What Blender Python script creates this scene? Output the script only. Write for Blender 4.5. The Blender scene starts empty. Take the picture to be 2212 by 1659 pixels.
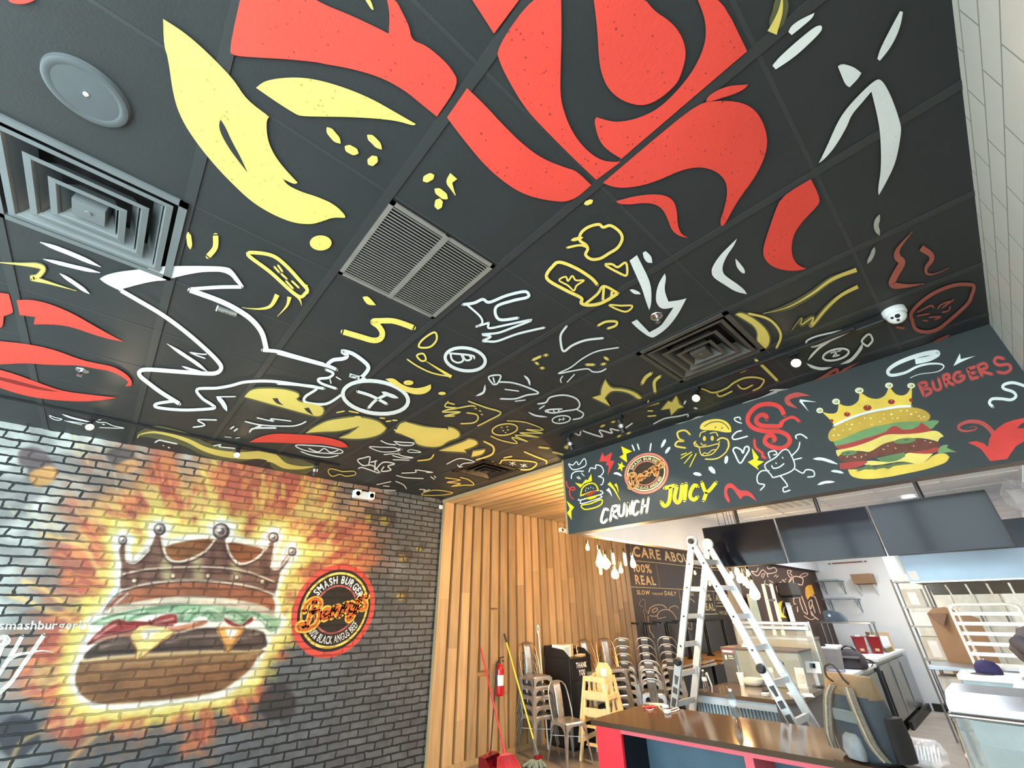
import bpy, bmesh, math, random
import numpy as np
from mathutils import Vector, Matrix
from mathutils.geometry import tessellate_polygon

random.seed(7)
SC = bpy.context.scene
COL = SC.collection

# ------------------------------------------------------------------ camera
FPX, YAW, PITCH, ROLL = 881.41, 0.82927, 0.50203, -0.0098951
CAM = Vector((0.84248, -0.54445, 1.78151))
_d = Vector((math.cos(PITCH) * math.cos(YAW), math.cos(PITCH) * math.sin(YAW), math.sin(PITCH)))
_r = Vector((math.sin(YAW), -math.cos(YAW), 0))
_u = _r.cross(_d)
CR = _r * math.cos(ROLL) + _u * math.sin(ROLL)
CU = -_r * math.sin(ROLL) + _u * math.cos(ROLL)
CD = _d
cam_data = bpy.data.cameras.new('camera')
cam = bpy.data.objects.new('camera', cam_data)
COL.objects.link(cam)
cam_data.sensor_fit = 'HORIZONTAL'
cam_data.sensor_width = 36.0
cam_data.lens = FPX / 2212 * 36.0
cam_data.clip_start = 0.05
cam.matrix_world = Matrix(((CR.x, CU.x, -CD.x, CAM.x), (CR.y, CU.y, -CD.y, CAM.y),
                           (CR.z, CU.z, -CD.z, CAM.z), (0, 0, 0, 1)))
SC.camera = cam

# ------------------------------------------------------------------ light
SC.view_settings.view_transform = 'Standard'
SC.view_settings.look = 'None'
SC.view_settings.gamma = 1.0
SC.view_settings.use_curve_mapping = False
SC.view_settings.exposure = 0.5
SC.cycles.use_denoising = True
SC.cycles.max_bounces = 6
SC.cycles.diffuse_bounces = 4
SC.cycles.glossy_bounces = 3
SC.cycles.transparent_max_bounces = 10
SC.cycles.use_adaptive_sampling = True
SC.cycles.adaptive_threshold = 0.04
SC.cycles.sample_clamp_indirect = 6.0

world = bpy.data.worlds.new('daylight')
SC.world = world
world.use_nodes = True
_bg = world.node_tree.nodes['Background']
_bg.inputs['Color'].default_value = (0.80, 0.97, 1.0, 1)
_bg.inputs['Strength'].default_value = 9.8

def area(name, loc, target, sx, sy, power, color=(1, 1, 1), spread=180):
    l = bpy.data.lights.new(name, 'AREA')
    l.shape = 'RECTANGLE'; l.size = sx; l.size_y = sy
    l.energy = power; l.color = color
    l.spread = math.radians(spread)
    o = bpy.data.objects.new(name, l); COL.objects.link(o)
    o.location = loc
    o.rotation_euler = (Vector(target) - Vector(loc)).to_track_quat('-Z', 'Y').to_euler()
    return o

def portal(name, loc, target, sx, sy):
    o = area(name, loc, target, sx, sy, 1.0)
    o.data.cycles.is_portal = True
    return o

def point(name, loc, power, color, r=0.03):
    l = bpy.data.lights.new(name, 'POINT')
    l.energy = power; l.color = color; l.shadow_soft_size = r
    o = bpy.data.objects.new(name, l); COL.objects.link(o); o.location = loc
    return o

def spot(name, loc, target, power, color, angle=70, blend=0.6, r=0.03):
    l = bpy.data.lights.new(name, 'SPOT')
    l.energy = power; l.color = color; l.spot_size = math.radians(angle); l.spot_blend = blend
    l.shadow_soft_size = r
    o = bpy.data.objects.new(name, l); COL.objects.link(o); o.location = loc
    o.rotation_euler = (Vector(target) - Vector(loc)).to_track_quat('-Z', 'Y').to_euler()
    return o

X0, YT, YB, H = -2.4, -1.034, 5.06, 3.30      # storefront, tiled wall, brick wall, ceiling
XF, YP, ZF = 4.417, 2.48, 2.475               # menu bulkhead face, its return, its underside
KX, KZ = 13.26, 3.0                           # kitchen back wall and ceiling
# daylight comes in through the storefront panes and an added side window
portal('window_daylight', (X0 - 0.02, 2.0, 1.5), (5, 2.0, 1.5), 5.6, 2.9)
portal('added_window_daylight', (-0.75, YT - 0.17, 1.55), (-0.75, 3.0, 1.55), 2.9, 2.7)  # side window invented to brighten the right of the ceiling
# unseen kitchen ceiling lights; the passage one is added to brighten its far wall
for kx, ky in ((5.6, 0.3), (8.6, 1.0), (11.2, 0.9), (14.2, 0.1)):
    area('unseen_kitchen_light', (kx, ky, KZ - 0.03), (kx, ky, 0), 1.2, 0.6, 42, (0.93, 0.97, 1.0))

# ------------------------------------------------------------------ helpers
def hit(u, v, x=None, y=None, z=None):
    d = CD + CR * ((u - 1106) / FPX) - CU * ((v - 829.5) / FPX)
    if x is not None: t = (x - CAM.x) / d.x
    elif y is not None: t = (y - CAM.y) / d.y
    else: t = (z - CAM.z) / d.z
    return CAM + d * t

def lin(c):
    return tuple((x / 255 / 12.92) if x / 255 <= .04045 else ((x / 255 + .055) / 1.055) ** 2.4 for x in c)

MATS = {}
def mat(name, rgb, rough=0.5, metal=0.0, var=0.12, scale=9.0, bump=0.0, bscale=60.0, emit=None, es=0.0,
        alpha=1.0, trans=0.0, ior=1.45, coat=0.0, spec=0.5, islands=0.0, stretch=(1, 1, 1)):
    """procedural material: object-space noise varies the colour, a second noise can bump it"""
    if name in MATS: return MATS[name]
    m = bpy.data.materials.new(name); MATS[name] = m
    m.use_nodes = True
    nt = m.node_tree; N = nt.nodes; L = nt.links
    b = N['Principled BSDF']
    b.inputs['Roughness'].default_value = rough
    b.inputs['Metallic'].default_value = metal
    b.inputs['IOR'].default_value = ior
    b.inputs['Specular IOR Level'].default_value = spec
    b.inputs['Alpha'].default_value = alpha
    b.inputs['Transmission Weight'].default_value = trans
    b.inputs['Coat Weight'].default_value = coat
    tc = N.new('ShaderNodeTexCoord')
    mp = N.new('ShaderNodeMapping'); mp.inputs['Scale'].default_value = stretch
    L.new(tc.outputs['Object'], mp.inputs['Vector'])
    n = N.new('ShaderNodeTexNoise'); n.inputs['Scale'].default_value = scale
    n.inputs['Detail'].default_value = 4
    L.new(mp.outputs['Vector'], n.inputs['Vector'])
    r = N.new('ShaderNodeMapRange')
    r.inputs['From Min'].default_value = .3; r.inputs['From Max'].default_value = .7
    r.inputs['To Min'].default_value = 1 - var; r.inputs['To Max'].default_value = 1 + var
    L.new(n.outputs['Fac'], r.inputs['Value'])
    h = N.new('ShaderNodeHueSaturation'); h.inputs['Color'].default_value = (*rgb, 1)
    val = r.outputs['Result']
    if islands:
        g = N.new('ShaderNodeNewGeometry')
        r2 = N.new('ShaderNodeMapRange')
        r2.inputs['To Min'].default_value = 1 - islands; r2.inputs['To Max'].default_value = 1 + islands
        L.new(g.outputs['Random Per Island'], r2.inputs['Value'])
        mm = N.new('ShaderNodeMath'); mm.operation = 'MULTIPLY'
        L.new(val, mm.inputs[0]); L.new(r2.outputs['Result'], mm.inputs[1]); val = mm.outputs[0]
    L.new(val, h.inputs['Value'])
    L.new(h.outputs['Color'], b.inputs['Base Color'])
    if bump:
        n2 = N.new('ShaderNodeTexNoise'); n2.inputs['Scale'].default_value = bscale
        L.new(mp.outputs['Vector'], n2.inputs['Vector'])
        bp = N.new('ShaderNodeBump'); bp.inputs['Strength'].default_value = bump
        bp.inputs['Distance'].default_value = 0.01
        L.new(n2.outputs['Fac'], bp.inputs['Height']); L.new(bp.outputs['Normal'], b.inputs['Normal'])
    if emit:
        b.inputs['Emission Color'].default_value = (*emit, 1)
        b.inputs['Emission Strength'].default_value = es
    return m

class MB:
    """collects shapes, then links them as ONE mesh object"""
    def __init__(s): s.v = []; s.f = []; s.m = []
    def add(s, vs, fs, mi=0):
        o = len(s.v); s.v += [tuple(v) for v in vs]
        s.f += [tuple(i + o for i in f) for f in fs]; s.m += [mi] * len(fs)
        return s
    def box(s, a, b, mi=0, bev=0.0):
        x0, y0, z0 = [min(p, q) for p, q in zip(a, b)]; x1, y1, z1 = [max(p, q) for p, q in zip(a, b)]
        if bev <= 0 or min(x1 - x0, y1 - y0, z1 - z0) < 2.2 * bev:
            vs = [(x, y, z) for z in (z0, z1) for y in (y0, y1) for x in (x0, x1)]
            return s.add(vs, [(0, 2, 3, 1), (4, 5, 7, 6), (0, 1, 5, 4), (2, 6, 7, 3), (0, 4, 6, 2), (1, 3, 7, 5)], mi)
        bm = bmesh.new(); bmesh.ops.create_cube(bm, size=1)
        for v in bm.verts:
            v.co = Vector(((x0 + x1) / 2 + v.co.x * (x1 - x0), (y0 + y1) / 2 + v.co.y * (y1 - y0), (z0 + z1) / 2 + v.co.z * (z1 - z0)))
        bmesh.ops.bevel(bm, geom=bm.edges[:], offset=bev, segments=2, profile=.5, affect='EDGES')
        return s.bm(bm, mi)
    def bm(s, bm, mi=0, mtx=None):
        bm.verts.index_update()
        s.add([(mtx @ v.co if mtx else v.co) for v in bm.verts], [[v.index for v in f.verts] for f in bm.faces], mi)
        bm.free(); return s
    def quad(s, a, b, c, d, mi=0): return s.add([a, b, c, d], [(0, 1, 2, 3)], mi)
    def prism(s, pts, vec, mi=0):
        """polygon of 3D points pushed along vec"""
        n = len(pts); vec = Vector(vec)
        vs = [Vector(p) for p in pts] + [Vector(p) + vec for p in pts]
        tris = tessellate_polygon([[Vector(p) for p in pts]])
        fs = [tuple(t) for t in tris] + [tuple(i + n for i in reversed(t)) for t in tris]
        fs += [(i, (i + 1) % n, (i + 1) % n + n, i + n) for i in range(n)]
        return s.add(vs, fs, mi)
    def tube(s, pts, r, mi=0, n=10, closed=False, cap=True):
        pts = [Vector(p) for p in pts]; k = len(pts)
        rs = r if isinstance(r, (list, tuple)) else [r] * k
        vs = []; up = None
        for i, p in enumerate(pts):
            if closed: t = pts[(i + 1) % k] - pts[i - 1]
            else: t = pts[min(i + 1, k - 1)] - pts[max(i - 1, 0)]
            t.normalize()
            if up is None: up = Vector((0, 0, 1)) if abs(t.z) < .9 else Vector((1, 0, 0))
            a = t.cross(up)
            if a.length < 1e-4: a = t.orthogonal()
            a.normalize(); b = a.cross(t).normalized(); up = b
            vs += [p + (a * math.cos(2 * math.pi * j / n) + b * math.sin(2 * math.pi * j / n)) * rs[i] for j in range(n)]
        fs = []
        for i in range(k if closed else k - 1):
            for j in range(n):
                i2 = (i + 1) % k; fs.append((i * n + j, i * n + (j + 1) % n, i2 * n + (j + 1) % n, i2 * n + j))
        if cap and not closed: fs += [tuple(range(n - 1, -1, -1)), tuple((k - 1) * n + j for j in range(n))]
        return s.add(vs, fs, mi)
    def lathe(s, prof, c=(0, 0, 0), axis=(0, 0, 1), n=24, mi=0):
        """profile of (radius, height) spun about axis through c"""
        q = Vector((0, 0, 1)).rotation_difference(Vector(axis)); c = Vector(c); vs = []
        for r, z in prof:
            vs += [c + q @ Vector((max(r, 1e-5) * math.cos(2 * math.pi * j / n), max(r, 1e-5) * math.sin(2 * math.pi * j / n), z)) for j in range(n)]
        fs = [(i * n + j, i * n + (j + 1) % n, (i + 1) * n + (j + 1) % n, (i + 1) * n + j) for i in range(len(prof) - 1) for j in range(n)]
        return s.add(vs, fs, mi)
    def bar(s, a, b, w, h, mi=0, up=(0, 0, 1)):
        """rectangular bar from a to b"""
        a = Vector(a); b = Vector(b); t = (b - a).normalized()
        sd = t.cross(Vector(up))
        if sd.length < 1e-3: sd = t.cross(Vector((0, 1, 0)))
        sd.normalize(); uu = sd.cross(t).normalized()
        o = [sd * (i * w / 2) + uu * (j * h / 2) for i, j in ((-1, -1), (1, -1), (1, 1), (-1, 1))]
        return s.add([a + q for q in o] + [b + q for q in o],
                     [(3, 2, 1, 0), (4, 5, 6, 7), (0, 1, 5, 4), (1, 2, 6, 5), (2, 3, 7, 6), (3, 0, 4, 7)], mi)
    def build(s, name, mats, parent=None, smooth=False, bevel=0.0):
        me = bpy.data.meshes.new(name)
        me.from_pydata(s.v, [], s.f)
        ms = mats if isinstance(mats, (list, tuple)) else [mats]
        for m in ms: me.materials.append(m)
        if len(ms) > 1: me.polygons.foreach_set('material_index', s.m)
        me.update()
        bm = bmesh.new(); bm.from_mesh(me); bmesh.ops.recalc_face_normals(bm, faces=bm.faces); bm.to_mesh(me); bm.free()
        if smooth:
            me.polygons.foreach_set('use_smooth', [True] * len(me.polygons))
            try: me.set_sharp_from_angle(angle=math.radians(40))
            except Exception: pass
        o = bpy.data.objects.new(name, me); COL.objects.link(o)
        if bevel:
            md = o.modifiers.new('bevel', 'BEVEL'); md.width = bevel; md.segments = 2; md.limit_method = 'ANGLE'
        if parent: o.parent = parent
        return o

def tag(o, label=None, cat=None, group=None, kind=None):
    if label: o['label'] = label
    if cat: o['category'] = cat
    if group: o['group'] = group
    if kind: o['kind'] = kind
    return o

def thing(name, label, cat, loc=(0, 0, 0), rz=0.0, group=None):
    o = bpy.data.objects.new(name, None); o.empty_display_size = .1
    COL.objects.link(o); o.location = loc; o.rotation_euler = (0, 0, rz)
    return tag(o, label, cat, group)

def dup(root, loc, rz=None, label=None, group=None):
    def cp(o, par):
        c = o.copy(); COL.objects.link(c)
        if par: c.parent = par
        for ch in list(o.children): cp(ch, c)
        return c
    r = cp(root, None); r.location = loc
    if rz is not None: r.rotation_euler = (0, 0, rz)
    if label: r['label'] = label
    if group: r['group'] = group
    return r

def struct(name, mb, mats, parent=None, **k):
    o = mb.build(name, mats, parent, **k)
    if not parent: o['kind'] = 'structure'
    return o

# ------------------------------------------------------------------ painted shapes: traced outlines laid on a real plane
FR = dict(a=(0, 0, 2.765), b=(700, 0, 2.765), c=(1412, 0, 2.765), d=(0, 450, 3.16), e=(600, 450, 3.16), f=(1100, 450, 3.16),
          g=(1512, 500, 3.16), h=(500, 800, 2.989), i=(0, 880, 3.16), j=(0, 1134, 3.16), k=(1200, 950, 3.95), l=(1740, 740, 4.686),
          m=(1340, 1160, 10.055), n=(1250, 1130, 5.53), o=(1500, 1200, 6.144), p=(0, 1300, 6.9125), q=(1380, 720, 7.373), r=(0, 880, 6.9125))
def parse(s): return [tuple(float(t) for t in q.split(',')) for q in s.split()]
def to_px(fr, pts):
    ox, oy, s = FR[fr]; return [(ox + x / s, oy + y / s) for x, y in pts]
def catmull(p, closed, k=5):
    n = len(p); out = []
    if n < 3: return p
    for i in range(n if closed else n - 1):
        g = lambda q: p[q % n] if closed else p[max(0, min(n - 1, q))]
        p0, p1, p2, p3 = g(i - 1), g(i), g(i + 1), g(i + 2)
        for t in range(k):
            t /= k
            out.append(tuple(.5 * (2 * p1[a] + (p2[a] - p0[a]) * t + (2 * p0[a] - 5 * p1[a] + 4 * p2[a] - p3[a]) * t * t
                                   + (3 * p1[a] - p0[a] - 3 * p2[a] + p3[a]) * t ** 3) for a in range(2)))
    if not closed: out.append(p[-1])
    return out
def chaikin(p, it=2, sharp=115):
    for _ in range(it):
        o = []; n = len(p)
        for i in range(n):
            a, b, c = p[i - 1], p[i], p[(i + 1) % n]
            v1 = (a[0] - b[0], a[1] - b[1]); v2 = (c[0] - b[0], c[1] - b[1])
            l1 = math.hypot(*v1) or 1e-6; l2 = math.hypot(*v2) or 1e-6
            an = math.degrees(math.acos(max(-1, min(1, (v1[0] * v2[0] + v1[1] * v2[1]) / l1 / l2))))
            if an < sharp: o.append(b)
            else: o += [(b[0] + v1[0] * .25, b[1] + v1[1] * .25), (b[0] + v2[0] * .25, b[1] + v2[1] * .25)]
        p = o
    return p
class Paint:
    """adds paint to a mesh builder: every outline is projected onto the wall or ceiling it is painted on"""
    def __init__(s, mb, plane, off, mi):
        s.mb = mb; s.plane = plane; s.off = off; s.mi = mi; s.k = 0
    def P(s, q, lay):
        p = hit(q[0], q[1], **s.plane)
        if 'z' in s.plane: p.z -= lay
        elif 'y' in s.plane: p.y -= lay
        else: p.x -= lay
        return p
    def fill(s, px, col, lay=0.0, holes=()):
        rings = [px] + list(holes)
        tr = tessellate_polygon([[Vector((a, b, 0)) for a, b in r] for r in rings])
        flat = [q for r in rings for q in r]
        s.mb.add([s.P(q, s.off + lay) for q in flat], [tuple(t) for t in tr], s.mi[col])
    def ribbon(s, px, w, col, lay=0.0, closed=False, taper=0):
        n = len(px); L = []; R = []
        for i in range(n):
            a = px[i - 1] if (i or closed) else px[i]; b = px[(i + 1) % n] if (i < n - 1 or closed) else px[i]
            tx, ty = b[0] - a[0], b[1] - a[1]; l = math.hypot(tx, ty) or 1e-6
            f = 1.0
            if taper and not closed:
                t = i / (n - 1); f = max(.12, min(1, min(t, 1 - t) * 4)) if taper == 1 else max(.1, 1 - t) if taper == 2 else max(.1, t)
            h = w / 2 * f
            L.append((px[i][0] - ty / l * h, px[i][1] + tx / l * h)); R.append((px[i][0] + ty / l * h, px[i][1] - tx / l * h))
        if not closed and not taper:   # rounded brush ends
            def capp(c, d):
                an = math.atan2(d[1], d[0]); return [(c[0] + math.cos(an + q) * w / 2, c[1] + math.sin(an + q) * w / 2) for q in (1.0, .5, 0, -.5, -1.0)]
            c0 = capp(px[0], (px[0][0] - px[1][0], px[0][1] - px[1][1])); c1 = capp(px[-1], (px[-1][0] - px[-2][0], px[-1][1] - px[-2][1]))
            for c in (c0, c1): s.mb.add([s.P(q, s.off + lay) for q in c], [tuple(range(5))], s.mi[col])
        vs = [s.P(q, s.off + lay) for q in L + R]
        s.mb.add(vs, [(i, (i + 1) % n, (i + 1) % n + n, i + n) for i in range(n if closed else n - 1)], s.mi[col])
    def run(s, text, halo=None):
        """lines: kind frame colour [width] : points   (F fill, L hard-edged fill, S stroke, C closed stroke, T tapered stroke, U/V taper to end/start, E ellipse, R ring)"""
        for line in text.strip().splitlines():
            line = line.strip()
            if not line or line[0] == '#': continue
            hd, body = line.split(':'); hd = hd.split(); k, fr, col = hd[:3]
            sc = FR[fr][2]; w = float(hd[3]) / sc if len(hd) > 3 else 0
            s.k += 1; lay = (s.k % 40) * .00002
            if k in 'ER':
                for q in body.split(';'):
                    a = [float(t) for t in q.replace(',', ' ').split()]; rot = math.radians(a[4]) if len(a) > 4 else 0
                    e = [(a[0] + a[2] * math.cos(t) * math.cos(rot) - a[3] * math.sin(t) * math.sin(rot),
                          a[1] + a[2] * math.cos(t) * math.sin(rot) + a[3] * math.sin(t) * math.cos(rot)) for t in [2 * math.pi * j / 28 for j in range(28)]]
                    e = to_px(fr, e)
                    if k == 'E': s.fill(e, col, lay)
                    else: s.ribbon(e, w, col, lay, True)
                continue
            for seg in body.split(';'):
                pts = to_px(fr, parse(seg))
                if k in 'FL':
                    if halo and col in halo: 
                        cx = sum(p[0] for p in pts) / len(pts); cy = sum(p[1] for p in pts) / len(pts)
                        s.ribbon(chaikin(pts), 7, halo[col], -.0012, True)
                    s.fill(chaikin(pts) if k == 'F' else pts, col, lay)
                else:
                    cl = k == 'C'
                    cv = catmull(pts, cl)
                    if halo and col in halo: s.ribbon(cv, w * 1.5, halo[col], -.0012, cl, 1 if not cl else 0)
                    s.ribbon(cv, w, col, lay, cl, {'T': 1, 'U': 2, 'V': 3}.get(k, 0))

# ------------------------------------------------------------------ paints and room materials
RED, YEL, WHT = lin((222, 74, 62)), lin((240, 216, 108)), lin((226, 232, 232))
SYEL, DRED, GRY = lin((220, 202, 108)), lin((170, 92, 78)), lin((170, 172, 165))

def speckled(name, rgb, dots=.55, rough=.75, bump=.07):
    """fissured mineral-fibre tile: fine pits, darker in the bottom of each"""
    m = mat(name, rgb, rough, 0, .06, 3, bump, 90, spec=.3)
    N = m.node_tree.nodes; L = m.node_tree.links
    tc = N['Texture Coordinate'] if 'Texture Coordinate' in N else [n for n in N if n.type == 'TEX_COORD'][0]
    vo = N.new('ShaderNodeTexVoronoi'); vo.inputs['Scale'].default_value = 42
    L.new(tc.outputs['Object'], vo.inputs['Vector'])
    no = N.new('ShaderNodeTexNoise'); no.inputs['Scale'].default_value = 13
    L.new(tc.outputs['Object'], no.inputs['Vector'])
    th = N.new('ShaderNodeMath'); th.operation = 'MULTIPLY_ADD'; th.inputs[1].default_value = .42; th.inputs[2].default_value = -.09
    L.new(no.outputs['Fac'], th.inputs[0])
    lt = N.new('ShaderNodeMath'); lt.operation = 'LESS_THAN'
    L.new(vo.outputs['Distance'], lt.inputs[0]); L.new(th.outputs[0], lt.inputs[1])
    mx = N.new('ShaderNodeMix'); mx.data_type = 'RGBA'
    b = N['Principled BSDF']; src = b.inputs['Base Color'].links[0].from_socket
    ml = N.new('ShaderNodeMath'); ml.operation = 'MULTIPLY'; ml.inputs[1].default_value = dots
    L.new(lt.outputs[0], ml.inputs[0]); L.new(ml.outputs[0], mx.inputs['Factor'])
    L.new(src, mx.inputs[6]); mx.inputs[7].default_value = (.02, .02, .02, 1)
    L.new(mx.outputs[2], b.inputs['Base Color'])
    return m

CEIL_MATS = [speckled('black_ceiling_paint', lin((50, 53, 54)), .25, .5), speckled('red_ceiling_paint', RED), speckled('yellow_ceiling_paint', YEL),
             speckled('white_ceiling_paint', WHT, .25), speckled('sprayed_yellow_paint', SYEL, .1), mat('thin_red_paint', DRED, .7),
             mat('thin_white_paint', GRY, .7), mat('sprayed_yellow_edge', lin((92, 92, 62)), .8), mat('deep_red_paint', lin((130, 25, 20)), .7),
             mat('black_tee_paint', lin((52, 55, 56)), .5, 0, .05)]
CI = dict(k=0, r=1, y=2, w=3, s=4, d=5, n=6, h=7, x=8, t=9)

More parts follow.
